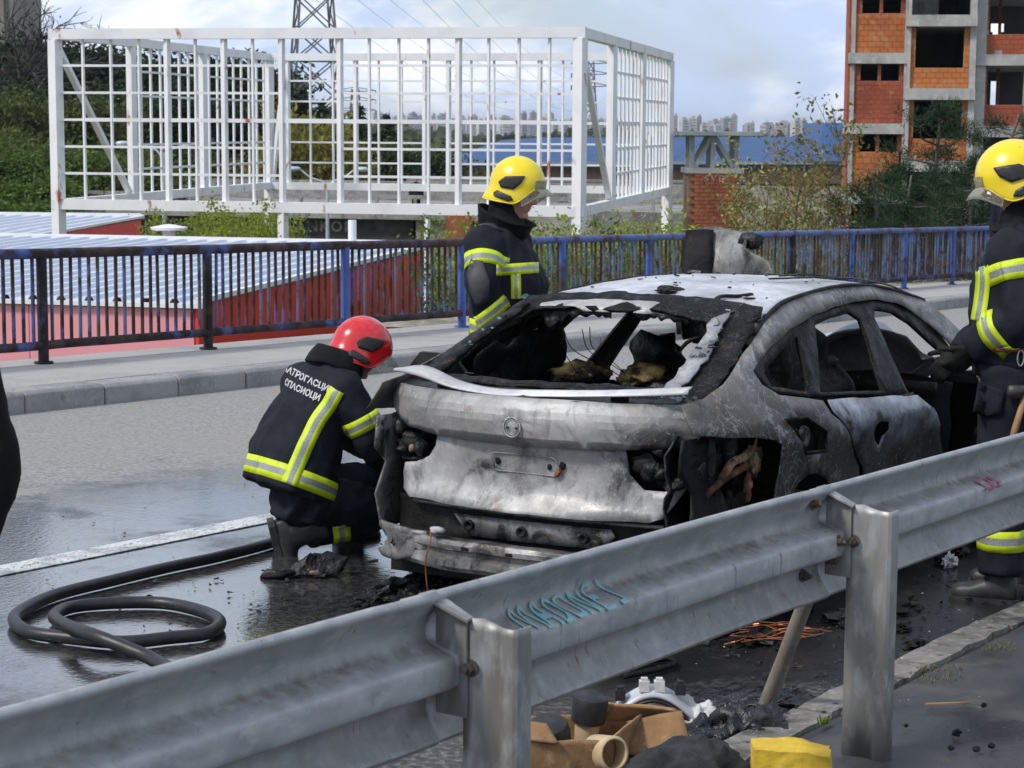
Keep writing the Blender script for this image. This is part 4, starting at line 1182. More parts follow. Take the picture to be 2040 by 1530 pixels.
# ------------------------------------------------------------------ unfinished concrete and brick block
M_OBR = mat('orange hollow brick', (0.46, 0.15, 0.035), 0.85, layers=[((0.36, 0.10, 0.03), 0.6, 0.42, 0.65), ((0.50, 0.24, 0.10), 3, 0.5, 0.72)], bump=(6, 0.3, 0.03))
M_RBR = mat('red hollow brick', (0.34, 0.075, 0.03), 0.85, layers=[((0.25, 0.05, 0.025), 0.9, 0.42, 0.65), ((0.42, 0.16, 0.09), 3, 0.55, 0.72)], bump=(6, 0.3, 0.03))
M_MORT = mat('pale mortar', (0.46, 0.36, 0.29), 0.95, layers=[((0.36, 0.25, 0.18), 2, .4, .7)])
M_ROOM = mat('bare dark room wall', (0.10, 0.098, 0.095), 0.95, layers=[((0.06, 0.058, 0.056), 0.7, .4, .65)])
UD = 74.0
us_ = UD/FPX
ub = at(1684, 470, UD); 
ubz = ub.z-6.0
blk = empty('unfinished_block', (ub.x, ub.y, ubz), CROT-0.150, 'unfinished concrete block with raw brick infill and empty window openings', 'building')
def ux(px): return (px-1684)*us_
def uz(py): return at(1684, py, UD).z-ubz
def ubox(name, x0, x1, y0, y1, p0, p1, m, par=None):
    """px extents left-right, metres front-back, px rows top-bottom"""
    return MB().box(((ux(x0)+ux(x1))/2, (y0+y1)/2, (uz(p0)+uz(p1))/2), (abs(ux(x1)-ux(x0)), y1-y0, abs(uz(p0)-uz(p1)))).build(name, m, par or blk)
def Cq(x): return 1340+x/2.914
def Cr(y): return y/2.914
H_TOP = -150
# columns
for a, b, y0 in ((1005, 1030, 0.0), (1308, 1336, -0.08), (1668, 1702, -0.5), (1703, 1766, 0.02), (1982, 2075, 0.0), (2330, 2360, 0.0)):
    ubox('column', Cq(a), Cq(b), y0, y0+0.55, H_TOP, 520, M_CONCL)
ubox('column', Cq(1322), Cq(1340), -0.5, -0.1, H_TOP, 520, M_CONCL)
# floor slabs: outer bays and the projecting middle bay
for (a, b, y0, t, u_) in ((992, 1322, -0.15, 312, 373), (1700, 2360, -0.12, 320, 383), (985, 1320, -0.15, 715, 776), (1688, 2360, -0.12, 726, 790), (992, 1322, -0.15, -95, -38), (1700, 2360, -0.12, -90, -30), (985, 1320, -0.15, 1118, 1180), (1688, 2360, -0.12, 1130, 1195)):
    ubox('floor_slab', Cq(a), Cq(b), y0, 9.0, Cr(t), Cr(u_), M_CONCL)
for (t, u_) in ((102, 166), (515, 580), (925, 990), (-310, -245)):
    ubox('floor_slab', Cq(1312), Cq(1702), -0.75, 8.9, Cr(t), Cr(u_), M_CONCL)
# side and back walls of the rooms; the back is open in places so the sky shows
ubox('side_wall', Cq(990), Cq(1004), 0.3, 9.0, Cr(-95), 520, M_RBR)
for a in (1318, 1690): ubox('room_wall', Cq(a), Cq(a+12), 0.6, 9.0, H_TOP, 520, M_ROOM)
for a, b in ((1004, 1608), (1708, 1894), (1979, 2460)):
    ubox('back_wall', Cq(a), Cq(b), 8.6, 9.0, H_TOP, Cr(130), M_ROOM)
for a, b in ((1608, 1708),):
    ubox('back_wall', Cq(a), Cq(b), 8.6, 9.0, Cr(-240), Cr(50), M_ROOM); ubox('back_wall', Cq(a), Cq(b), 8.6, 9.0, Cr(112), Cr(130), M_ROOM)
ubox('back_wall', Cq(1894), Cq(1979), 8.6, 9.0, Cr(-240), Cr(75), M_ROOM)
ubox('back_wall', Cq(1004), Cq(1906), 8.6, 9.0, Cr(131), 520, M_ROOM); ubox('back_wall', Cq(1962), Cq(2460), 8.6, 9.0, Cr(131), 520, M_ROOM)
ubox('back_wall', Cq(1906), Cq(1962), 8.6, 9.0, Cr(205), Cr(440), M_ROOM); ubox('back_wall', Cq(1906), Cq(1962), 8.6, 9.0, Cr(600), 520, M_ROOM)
ubox('inner_wall', Cq(1350), Cq(1510), 2.2, 2.5, Cr(-240), Cr(100), M_CONC)
BR = {}
def brick_panel(x0, x1, t, u_, y0, m, bw=0.245, bh=0.185, nparts=True, depth=0.22):
    """infill panel: a mortar core with proud bricks"""
    X0_, X1_ = ux(Cq(x0)), ux(Cq(x1)); Z1, Z0 = uz(Cr(t)), uz(Cr(u_))
    MB().box(((X0_+X1_)/2, y0+depth/2, (Z0+Z1)/2), (X1_-X0_, depth, Z1-Z0)).build('panel_core', M_MORT, blk)
    nr = max(1, round((Z1-Z0)/bh)); bh = (Z1-Z0)/nr; nc = max(1, round((X1_-X0_)/bw)); bw = (X1_-X0_)/nc
    key = (m.name, round(bw, 3), round(bh, 3))
    if key not in BR: BR[key] = MB().box((0, 0, 0), (bw-0.016, 0.05, bh-0.018)).mesh('brick', m)
    st = MB()
    for r in range(nr):
        for c in range(nc+(r % 2)):
            x = X0_+bw*(c+0.5-(0.5 if r % 2 else 0))
            full = X0_-1e-4 <= x-bw/2 and x+bw/2 <= X1_+1e-4
            z = Z0+bh*(r+0.5); yy = y0-0.006+random.uniform(-.008, .006)
            if random.random() < 0.015: continue
            if full and nparts: link('brick', BR[key], blk, (x, yy, z), (0, random.gauss(0, .004), 0))
            else:
                a, b = max(X0_, x-bw/2+0.008), min(X1_, x+bw/2-0.008)
                if b-a > 0.03: st.box(((a+b)/2, yy, z), (b-a, 0.05, bh-0.018))
    if st.v: st.build('cut_bricks', m, blk)['kind'] = 'stuff'
brick_panel(1030, 1310, 86, 311, 0.12, M_OBR, 0.29, 0.2, False)
brick_panel(1028, 1306, 472, 714, 0.12, M_RBR, 0.25, 0.165)
brick_panel(1024, 1296, 880, 1117, 0.12, M_OBR, 0.29, 0.2, False)
brick_panel(1338, 1668, 398, 514, -0.35, M_OBR, 0.3, 0.2)
brick_panel(1338, 1668, 802, 924, -0.35, M_OBR, 0.3, 0.2, False)
brick_panel(1768, 1981, 206, 319, 0.12, M_RBR, 0.25, 0.165)
brick_panel(1764, 1981, 606, 725, 0.12, M_RBR, 0.25, 0.165)
for (t, u_) in ((167, 397), (581, 801)):
    brick_panel(1338, 1367, t, u_, -0.35, M_OBR, 0.18, 0.2, False); brick_panel(1637, 1668, t, u_, -0.35, M_OBR, 0.2, 0.2, False)
for (t, u_) in ((-38, 85), (374, 471), (777, 879)):
    brick_panel(1030, 1064, t, u_, 0.12, M_RBR, 0.2, 0.165, False); brick_panel(1162, 1180, t, u_, 0.12, M_RBR, 0.12, 0.165, False); brick_panel(1283, 1308, t, u_, 0.12, M_RBR, 0.16, 0.165, False)
for (t, u_) in ((-30, 205), (384, 605)):
    brick_panel(1766, 1778, t, u_, 0.2, M_RBR, 0.1, 0.165, False); brick_panel(1874, 1890, t, u_, 3.5, M_RBR, 0.12, 0.165, False)
for s_, (a, r_) in (('FRO', (2006, 552)), ('RAV', (2012, 586))):
    me = text_mesh(s_, 0.27, 0.003, 0.0, 1.2); me.materials.append(M_BLK)
    link('lettering', me, blk, (ux(Cq(a))+0.2, -0.012, uz(Cr(r_))), (PI/2, 0, 0))

# ------------------------------------------------------------------ tower block at the left edge
M_TOWER = mat('grey render', (0.24, 0.225, 0.195), 0.9, layers=[((0.17, 0.16, 0.14), 0.25, .4, .65), ((0.30, 0.28, 0.25), 1.2, .5, .7)], bump=(3, .2, .05))
LDp = 165.0
tl = at(28, 95, LDp); 
tbk = empty('tower_block', (tl.x, tl.y, tl.z-14), CROT, 'grey tower block cut off by the left edge of the view', 'building')
MB().box((-6, 5, 18), (12, 10, 36)).build('wall', M_TOWER, tbk)
MB().box((-0.95, -0.12, 18), (0.5, 0.3, 36)).build('pilaster', M_TOWER, tbk)
for k in range(6):
    for xx in (-1.95, -4.2, -6.4):
        z = 14+1.6+k*3.0-6.2
        f_ = MB().box((xx, -0.02, z), (0.95, 0.12, 1.75)).build('window', M_TRIM, tbk)
        MB().box((xx, -0.06, z-0.1), (0.75, 0.06, 1.4)).build('pane', M_GLASSD, f_)

# ------------------------------------------------------------------ pylons and wires
M_PYL = mat('dull galvanised lattice', (0.16, 0.165, 0.18), 0.6, metal=0.3, layers=[((0.24, 0.2, 0.17), 0.6, .5, .7)])
def pylon(label, base, H, wb, wt, rot, t, nbay):
    g_ = empty('lattice_pylon', base, rot, label, 'pylon', 'power pylons')
    def c(i, z):
        w = wb+(wt-wb)*min(1, z/(H*0.95)); s = ((-1, -1), (1, -1), (1, 1), (-1, 1))[i % 4]
        return Vector((s[0]*w/2, s[1]*w/2, z))
    zs = [0]; 
    for k in range(nbay): zs.append(zs[-1]+(1.0-0.62*k/nbay))
    zs = [z*H/zs[-1] for z in zs]
    for i in range(4): MB().bar(c(i, 0), c(i, H), t*1.5).build('leg', M_PYL, g_)
    br = MB()
    for k in range(nbay):
        for i in range(4):
            br.bar(c(i, zs[k]), c(i+1, zs[k+1]), t); br.bar(c(i+1, zs[k]), c(i, zs[k+1]), t)
            if k % 2: br.bar(c(i, zs[k]), c(i+1, zs[k]), t)
    br.build('lattice_bracing', M_PYL, g_)
    tips = []
    for z in (H*0.80, H*0.90, H*0.99):
        for s in (-1, 1):
            L = wb*0.95
            a = MB(); tip = Vector((s*L, 0, z))
            a.bar(Vector((0, wt/2, z-0.3)), tip, t); a.bar(Vector((0, -wt/2, z-0.3)), tip, t); a.bar(Vector((0, 0, z+H*0.03)), tip, t)
            a.bar(tip, tip-Vector((0, 0, H*0.035)), t*1.6)
            a.build('cross_arm', M_PYL, g_); tips.append(tip-Vector((0, 0, H*0.035)))
    M_ = Matrix.Translation(base) @ Matrix.Rotation(rot, 4, 'Z')
    return [M_ @ q for q in tips]
pb = at(628, 395, 150)
t1 = pylon('tall lattice power pylon seen above and through the white frame', Vector((pb.x, pb.y, pb.z-4)), 29.0, 5.0, 1.0, CROT+0.25, 0.10, 13)
p2 = at(1176, 262, 640)
t2 = pylon('tiny far lattice pylon near the right corner of the white frame', Vector((p2.x, p2.y, p2.z-16)), 38, 6.5, 1.6, CROT, 0.28, 9)
p3 = at(708, 250, 420)
t3 = pylon('small distant lattice pylon behind the conifers', Vector((p3.x, p3.y, p3.z-14)), 21.5, 4.5, 1.4, CROT, 0.16, 8)
M_WIRE = mat('power line wire', (0.10, 0.105, 0.12), 0.6, metal=0.3, layers=[((.16, .16, .17), .3, .4, .6)])
def wire(a, b, sag, r):
    pts = [a.lerp(b, i/24)-Vector((0, 0, sag*4*(i/24)*(1-i/24))) for i in range(25)]
    c = pts[0]
    o = MB().tube([p-c for p in pts], r, 4).build('power_line', M_WIRE, loc=c)
    tag(o, 'thin overhead power line hanging from the lattice pylons', 'power line', 'overhead power lines')
far_l = cf(-230, 260, 42)
for k in range(6):
    wire(t1[k], t2[k], 9.0, 0.022)
    if k % 2 == 0: wire(t1[k], far_l+Vector((0, 0, 3*k)), 7.0, 0.022)

# ------------------------------------------------------------------ street lamps
M_LAMP = mat('pale lamp steel', (0.50, 0.55, 0.58), 0.45, metal=0.3, layers=[((.42, .46, .49), 2, .4, .65)])
def lamp(label, px, pytop, dep, arm, armz, hs):
    p = at(px, pytop, dep); gz = p.z-7.0
    g_ = empty('street_lamp', (p.x, p.y, gz), CROT, label, 'street lamp', 'twin-arm street lamps')
    MB().tube([(0, 0, 0), (0, 0, 4), (0, 0, 6.9)], [.09, .075, .055], 10).build('pole', M_LAMP, g_, 40)
    for s in (-1, 1):
        MB().tube(catmull([(0, 0, 6.6), (s*arm*.18, 0, 6.95), (s*arm*.6, 0, 7.1), (s*arm, 0, 7.1+armz)], 4), .035, 8).build('arm', M_LAMP, g_, True)
        h = MB(); c = Vector((s*(arm+hs*.45), 0, 7.12+armz))
        h.loft([[c+Vector((s*hs*t, w*math.cos(a)*hs*.42, w*math.sin(a)*hs*.2-.02*t)) for a in [2*PI*j/10 for j in range(10)]] for t, w in ((-.5, .35), (-.3, .8), (.1, 1.0), (.4, .85), (.5, .4))])
        h.build('lamp_head', M_LAMP, g_, True)
lamp('twin-arm street lamp rising behind the left bays of the white frame', 325, 297, 62, 1.05, .05, .42)
lamp('twin-arm street lamp low behind the middle of the white frame', 652, 360, 70, 0.95, .28, .5)

# ------------------------------------------------------------------ distant city
M_CITY = [mat('pale far block', (0.50, 0.49, 0.47), .9, layers=[((.34, .34, .35), .5, .45, .6, None, (.2, .2, 1))]), mat('grey far block', (0.34, 0.34, 0.36), .9, layers=[((.22, .22, .25), .5, .45, .6, None, (.2, .2, 1))]), mat('rosy far block', (0.42, 0.31, 0.28), .9, layers=[((.3, .24, .22), .5, .45, .6, None, (.2, .2, 1))]), mat('dark far block', (0.2, 0.2, 0.23), .9, layers=[((.3, .3, .32), .5, .45, .6, None, (.2, .2, 1))])]
M_CWIN = mat('far window band', (0.10, 0.11, 0.13), .5, layers=[((.16, .17, .19), .3, .4, .6)])
rc = random.Random(21)
city = []
for px in range(690, 1690, 9):
    if rc.random() < 0.18: continue
    big = rc.random()
    top = 246-(rc.uniform(2, 10) if big < .7 else rc.uniform(10, 24))
    if px > 1340: top += 6
    city.append((px+rc.uniform(-4, 4), top, rc.uniform(7, 14) if big < .8 else rc.uniform(12, 24), rc.uniform(1900, 2900)))
city += [(822, 226, 14, 2300), (888, 226, 16, 2250), (942, 231, 15, 2400), (752, 224, 18, 2500), (1003, 233, 17, 2350), (1092, 236, 20, 2300), (815, 232, 10, 2380), (1424, 240, 14, 2500), (1560, 244, 26, 2300)]
city.sort()
ordn = ['pale', 'grey', 'rosy', 'dark']
for i, (px, top, wpx, dep) in enumerate(city):
    s = dep/FPX; p = at(px, top, dep); gz = terrain_z(p.x, p.y)-2
    W = wpx*s; Hh = p.z-gz; D_ = W*rc.uniform(.6, 1.2)
    k = rc.choice([0, 0, 1, 1, 2, 3])
    g_ = empty('apartment_block', (p.x, p.y, gz), CROT+rc.uniform(-.5, .5), 'hazy %s apartment block on the far city skyline' % ordn[k], 'building', 'far city skyline')
    MB().box((0, 0, Hh/2), (W, D_, Hh)).build('wall', M_CITY[k], g_)
    MB().box((W*.1, 0, Hh+1.0), (W*.45, D_*.5, 2.4)).build('roof_house', M_CITY[(k+1) % 4], g_)
    nb_ = int(min(9, (Hh-8)/3.2))
    for q in range(max(0, nb_)):
        MB().box((0, -D_/2, Hh-2.4-q*3.2), (W*.82, .4, 1.3)).build('window_band', M_CWIN, g_)
# cranes of the skyline
# ------------------------------------------------------------------ haze: the air between here and the city
M_HAZE = bpy.data.materials.new('thin blue haze'); M_HAZE.use_nodes = True
_t = M_HAZE.node_tree; _t.nodes.clear()
_pv = nd(_t, 'ShaderNodeVolumePrincipled', {'Color': (0.80, 0.88, 1.0, 1), 'Density': 0.00012, 'Anisotropy': 0.2})
_mo = nd(_t, 'ShaderNodeOutputMaterial', {'Volume': _pv.outputs[0]})
tag(MB().box((0, 0, 5.0), (21000, 21000, 80)).build('haze', M_HAZE), 'thin bluish haze over the far plain and city', 'haze', kind='stuff')
# ------------------------------------------------------------------ burnt-out car
def burn(name, base, ash, soot, ash_r=(0.45, 0.62), soot_r=(0.52, 0.66), crack=0.0, rough=0.55, metal=0.25, zr=None, lowcol=None, scale=1.0):
    """scorched bare sheet metal: ash bloom, soot clouds, blistered paint edges"""
    m = bpy.data.materials.new(name); m.use_nodes = True
    t = m.node_tree; p = t.nodes['Principled BSDF']
    co = nd(t, 'ShaderNodeTexCoord').outputs['Object']
    def nz(s, off, de=7.0, ro=0.62, dist=0.0):
        mp_ = nd(t, 'ShaderNodeMapping', {'Vector': co, 'Location': off})
        return nd(t, 'ShaderNodeTexNoise', {'Vector': mp_.outputs[0], 'Scale': s*scale, 'Detail': de, 'Roughness': ro, 'Distortion': dist}).outputs[0]
    def rng_(v, a, b, c=0.0, d=1.0): return nd(t, 'ShaderNodeMapRange', {0: v, 1: a, 2: b, 3: c, 4: d}).outputs[0]
    def mixc(f, a, b): return nd(t, 'ShaderNodeMix', {0: f, 6: a, 7: b}, data_type='RGBA').outputs[2]
    def mul(a, b): return nd(t, 'ShaderNodeMath', {0: a, 1: b}, operation='MULTIPLY').outputs[0]
    col = mixc(rng_(nz(2.2, (0, 0, 0), dist=0.4), *ash_r), rgba(base), rgba(ash))
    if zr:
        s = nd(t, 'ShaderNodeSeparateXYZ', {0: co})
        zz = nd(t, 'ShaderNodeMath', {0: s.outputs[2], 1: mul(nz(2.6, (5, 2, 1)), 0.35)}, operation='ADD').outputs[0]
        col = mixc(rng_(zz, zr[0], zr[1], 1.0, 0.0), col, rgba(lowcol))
    col = mixc(mul(rng_(nz(11.0, (3, 7, 1)), 0.42, 0.70), 0.45), col, rgba([c*0.55 for c in base]))
    sm = rng_(nz(2.9, (9, 4, 2), dist=0.9), *soot_r)
    col = mixc(sm, col, rgba(soot))
    mps = nd(t, 'ShaderNodeMapping', {'Vector': co, 'Location': (2, 5, 3), 'Scale': (9, 9, 1.6)})
    stn = nd(t, 'ShaderNodeTexNoise', {'Vector': mps.outputs[0], 'Scale': 2.4, 'Detail': 6.0, 'Roughness': 0.6}).outputs[0]
    col = mixc(mul(rng_(nz(1.5, (6, 9, 2), 3.0, .5, .5), 0.44, 0.66), 0.6), col, rgba([c*0.42 for c in base]))
    col = mixc(mul(rng_(stn, 0.56, 0.70), 0.5), col, rgba([c*1.6+.02 for c in soot]))
    col = mixc(mul(rng_(nz(5.5, (8, 1, 6), dist=.6), 0.60, 0.70), 0.55), col, (0.13, 0.075, 0.045, 1))
    spk = rng_(nz(60.0, (1, 1, 9), 3.0), 0.60, 0.70)
    col = mixc(mul(spk, 0.6), col, rgba(ash))
    if crack:
        wv = nd(t, 'ShaderNodeMixRGB', {0: 0.25, 1: co, 2: nd(t, 'ShaderNodeTexNoise', {'Vector': co, 'Scale': 6.0, 'Detail': 4.0}).outputs[1]})
        vo = nd(t, 'ShaderNodeTexVoronoi', {'Vector': wv.outputs[0], 'Scale': 16.0*scale}, feature='DISTANCE_TO_EDGE').outputs['Distance']
        ck = mul(rng_(vo, 0.0, 0.055, 1.0, 0.0), rng_(nz(3.4, (2, 2, 8)), 0.46, 0.60))
        col = mixc(mul(ck, crack), col, (0.55, 0.56, 0.56, 1))
    t.links.new(col, p.inputs['Base Color'])
    p.inputs['Metallic'].default_value = metal
    p.inputs['Specular IOR Level'].default_value = 0.3 if base[0] > 0.1 else 0.10
    rv = rng_(nz(7.0, (4, 4, 4)), 0.3, 0.7, rough-0.14, rough+0.2)
    t.links.new(rv, p.inputs['Roughness'])
    b1 = nd(t, 'ShaderNodeBump', {'Strength': 0.45, 'Distance': 0.008, 'Height': nz(13.0, (0, 3, 3))})
    b2 = nd(t, 'ShaderNodeBump', {'Strength': 0.3, 'Distance': 0.002, 'Height': nz(75.0, (0, 3, 3), 4.0), 'Normal': b1.outputs[0]})
    t.links.new(b2.outputs[0], p.inputs['Normal'])
    return m
M_ASHR = burn('ash white roof steel', (0.50, 0.51, 0.53), (0.70, 0.71, 0.74), (0.06, 0.06, 0.065), soot_r=(0.66, 0.80), rough=0.38, metal=0.35)
M_LIDM = burn('scorched grey lid steel', (0.37, 0.362, 0.35), (0.54, 0.53, 0.515), (0.05, 0.05, 0.052), (0.40, 0.62), (0.50, 0.64), rough=0.5, metal=0.25)
M_GATE = burn('scorched pale gate steel', (0.36, 0.357, 0.352), (0.54, 0.535, 0.525), (0.05, 0.05, 0.052), (0.40, 0.60), (0.49, 0.63), crack=0.35, rough=0.5, metal=0.25)
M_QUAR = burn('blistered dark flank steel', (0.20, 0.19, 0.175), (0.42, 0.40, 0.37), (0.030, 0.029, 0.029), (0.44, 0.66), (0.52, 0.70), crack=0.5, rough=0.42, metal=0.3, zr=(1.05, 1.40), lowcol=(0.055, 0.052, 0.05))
M_RAIL = M_QUAR
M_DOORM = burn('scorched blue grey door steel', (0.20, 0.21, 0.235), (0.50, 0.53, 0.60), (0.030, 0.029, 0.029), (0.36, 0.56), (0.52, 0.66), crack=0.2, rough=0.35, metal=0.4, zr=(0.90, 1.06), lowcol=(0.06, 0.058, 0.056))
M_CHAR = mat('black charred metal', (0.013, 0.0126, 0.013), 0.6, metal=0.1, spec=0.15, coords='object', layers=[((0.032, 0.031, 0.030), 5, 0.50, 0.70, 0.7), ((0.09, 0.09, 0.092), 16, 0.66, 0.76, 0.5), ((0.006, 0.006, 0.006), 9, 0.55, 0.7, 0.35)], bump=[(18, 0.6, 0.02), (80, 0.4, 0.004)])
M_CHARW = mat('wet charred plastic', (0.008, 0.008, 0.0085), 0.30, spec=0.4, coords='object', layers=[((0.03, 0.03, 0.031), 7, 0.5, 0.7, 0.5), ((0.10, 0.10, 0.105), 22, 0.66, 0.76, 0.5)], bump=[(14, 0.8, 0.03), (60, 0.5, 0.006)])
M_FRAME = burn('sooty window frame steel', (0.011, 0.011, 0.0112), (0.10, 0.098, 0.096), (0.006, 0.006, 0.006), (0.60, 0.80), (0.45, 0.60), crack=0.10, rough=0.5, metal=0.1, scale=1.6)
M_BEAM = burn('scorched crash beam steel', (0.17, 0.165, 0.16), (0.38, 0.375, 0.37), (0.025, 0.024, 0.024), (0.42, 0.64), (0.5, 0.62), rough=0.45, metal=0.4, scale=2.2)
M_LIPM = burn('white ash strip', (0.60, 0.60, 0.61), (0.74, 0.74, 0.75), (0.2, 0.2, 0.2), (0.4, 0.6), (0.68, 0.8), rough=0.5, metal=0.1)
M_LINING = burn('crumpled burnt lining', (0.013, 0.0128, 0.0125), (0.06, 0.058, 0.056), (0.006, 0.006, 0.006), (0.54, 0.74), (0.45, 0.6), crack=0.1, rough=0.6, metal=0.05, scale=2.0)
M_FOAM = mat('scorched yellow foam', (0.46, 0.33, 0.11), 0.9, coords='object', layers=[((0.2, 0.12, 0.04), 9, 0.45, 0.62), ((0.02, 0.018, 0.015), 6, 0.50, 0.62), ((0.62, 0.52, 0.28), 24, 0.58, 0.72)], bump=(30, 0.8, 0.02))
M_CREAM = mat('scorched cream insulation', (0.30, 0.21, 0.12), 0.85, coords='object', layers=[((0.16, 0.055, 0.03), 10, 0.50, 0.60), ((0.02, 0.017, 0.014), 15, 0.47, 0.58), ((.45, .36, .24), 40, .6, .7)], bump=(40, 0.7, 0.01))
M_RUSTP = mat('rust red burnt pipe', (0.15, 0.045, 0.028), 0.8, coords='object', layers=[((0.32, 0.23, 0.13), 18, 0.54, 0.66), ((0.015, 0.013, 0.012), 14, 0.47, 0.58)], bump=(40, 0.7, 0.008))
M_COPPER = mat('copper wire', (0.50, 0.17, 0.07), 0.4, metal=0.7, layers=[((0.2, 0.08, 0.05), 20, .5, .7)])
M_GLINT = mat('broken tinted glass', (0.10, 0.16, 0.17), 0.12, layers=[((0.3, 0.4, 0.42), 30, .5, .65), ((.02, .03, .03), 12, .5, .6)], coords='object')
M_BONN = burn('sooty raised bonnet steel', (0.12, 0.12, 0.118), (0.34, 0.34, 0.335), (0.02, 0.02, 0.02), (0.44, 0.62), (0.46, 0.62), crack=0.3, rough=0.5, metal=0.25, scale=1.4)
M_ALLOY = burn('scorched alloy wheel', (0.20, 0.20, 0.205), (0.36, 0.36, 0.37), (0.03, 0.03, 0.03), (0.45, 0.6), (0.5, 0.62), rough=0.45, metal=0.5, scale=2.5)

car = empty('burnt_car', (6.79, 4.59, -0.33), label='burnt-out hatchback car stripped to scorched grey metal on the road', cat='car')
car.rotation_euler = (math.radians(-0.29), math.radians(1.7), math.radians(3.1))
def SIDE(x, z):
    w = 0.905-0.095*max(0.0, (0.95-x)/0.95)**2-0.14*max(0.0, (x-3.9)/0.9)**2
    if z > 0.95: y = w-0.022-(z-0.95)*0.60
    elif z > 0.86: y = w-0.022*((z-0.86)/0.09)**2
    elif z > 0.5: y = w-0.018*math.sin((0.86-z)/0.36*PI)
    else: y = w-0.25*(0.5-z)
    return y
ROOF_E = [(1.23, 1.40), (1.44, 1.445), (1.64, 1.465), (1.95, 1.485), (2.19, 1.494), (2.42, 1.494), (2.7, 1.478), (3.0, 1.44), (3.29, 1.385)]
SEAM = [(0.13, 1.10), (0.30, 1.115), (0.50, 1.165), (0.75, 1.25), (1.0, 1.33)]
DLO_T = [(0.80, 1.19), (0.90, 1.225), (1.04, 1.262), (1.40, 1.335), (1.73, 1.378), (2.04, 1.41), (2.31, 1.422), (2.64, 1.418), (2.85, 1.39), (3.03, 1.34), (3.17, 1.27), (3.30, 1.18), (3.40, 1.10)]
DLO_B = [(2.46, 0.975), (1.60, 1.025), (1.39, 1.035), (1.26, 1.045), (0.92, 1.09), (0.82, 1.135)]
def arch(cx, cz, r, a0, a1, n=9): return [(cx+r*math.cos(math.radians(a0+(a1-a0)*i/n)), cz+r*math.sin(math.radians(a0+(a1-a0)*i/n))) for i in range(n+1)]
FLAP = [(0.87, 0.985), (1.09, 0.975), (1.24, 0.905), (1.245, 0.815), (1.01, 0.83), (0.925, 0.935)]
for s in (-1, 1):
    fn = lambda x, z, s=s: (x, s*SIDE(x, z), z)
    # quarter panel, pillars and cant rail in one pressing
    out = SEAM+ROOF_E+[(3.48, 1.285), (3.66, 1.17), (3.76, 1.08), (3.60, 1.05), (3.43, 1.07)]+DLO_T[::-1]+[(0.82, 1.135), (0.92, 1.085), (1.26, 1.04), (1.355, 1.03), (1.365, 0.97), (1.53, 0.85), (1.70, 0.69), (1.74, 0.42)]
    out += [(1.52, 0.40)]+arch(1.12, 0.36, 0.37, 8, 168)+[(0.74, 0.45), (0.72, 0.65), (0.75, 0.79), (0.76, 0.895), (0.70, 0.92), (0.10, 0.985)]
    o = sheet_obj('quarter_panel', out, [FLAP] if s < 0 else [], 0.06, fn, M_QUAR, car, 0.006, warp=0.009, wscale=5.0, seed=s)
    # dark door frames and quarter light surround, set in from the body
    fn2 = lambda x, z, s=s: (x, s*(SIDE(x, z)-0.022), z)
    DT = [(x-0.02 if x < 1 else x, z+0.012) for x, z in DLO_T[:-1]]
    outf = DT+[(3.36, 1.12), (3.20, 1.11), (3.06, 1.20), (2.94, 1.285), (2.78, 1.345), (2.56, 1.37), (2.50, 1.33), (2.43, 1.0), (2.44, 0.96)]+DLO_B[1:]
    qh = [(0.92, 1.175), (1.2, 1.245), (1.46, 1.298), (1.27, 1.065), (0.93, 1.115)]
    dh = [(1.73, 1.335), (1.98, 1.36), (2.21, 1.370), (2.30, 1.335), (2.12, 1.005), (1.40, 1.055)]
    sheet_obj('window_frame', outf, [qh, dh], 0.05, fn2, M_FRAME, car, 0.016, warp=0.004, wscale=6, seed=s)
    # B-pillar foot, sill, front wing
    sheet_obj('sill', [(1.5, 0.40), (3.45, 0.40), (3.45, 0.28), (1.5, 0.28)], [], 0.08, fn2, M_CHAR, car, 0.05)
    sheet_obj('pillar', [(2.28, 0.97), (2.48, 0.97), (2.56, 0.40), (2.34, 0.40)], [], 0.08, fn2, M_CHAR, car, 0.03)
    outw = [(3.50, 1.06), (3.9, 1.03), (4.35, 0.97), (4.68, 0.86), (4.78, 0.70), (4.72, 0.45), (4.42, 0.40)]+arch(4.04, 0.36, 0.37, 8, 172)+[(3.60, 0.38), (3.50, 0.40)]
    sheet_obj('front_wing', outw, [], 0.08, fn, M_QUAR, car, 0.01, warp=0.012, wscale=4, seed=3+s)
for s, ya in ((-1, .58), (1, .66)):
    o_ = [(0.80, 1.20), (1.1, 1.27), (1.48, 1.31), (1.62, 1.30), (1.5, 0.95), (0.85, 0.98)] if s > 0 else [(0.80, 1.20), (1.2, 1.28), (1.6, 1.33), (1.95, 1.30), (2.25, 1.12), (2.3, 0.85), (1.2, 0.9), (0.85, 0.98)]
    sheet_obj('collapsed_lining', o_, [], .05, lambda x, z, s=s, ya=ya: (x, s*(ya-.10*(z-1.0)), z), M_LINING, car, .012, jag=.015, warp=.07, wscale=5, seed=s*3)
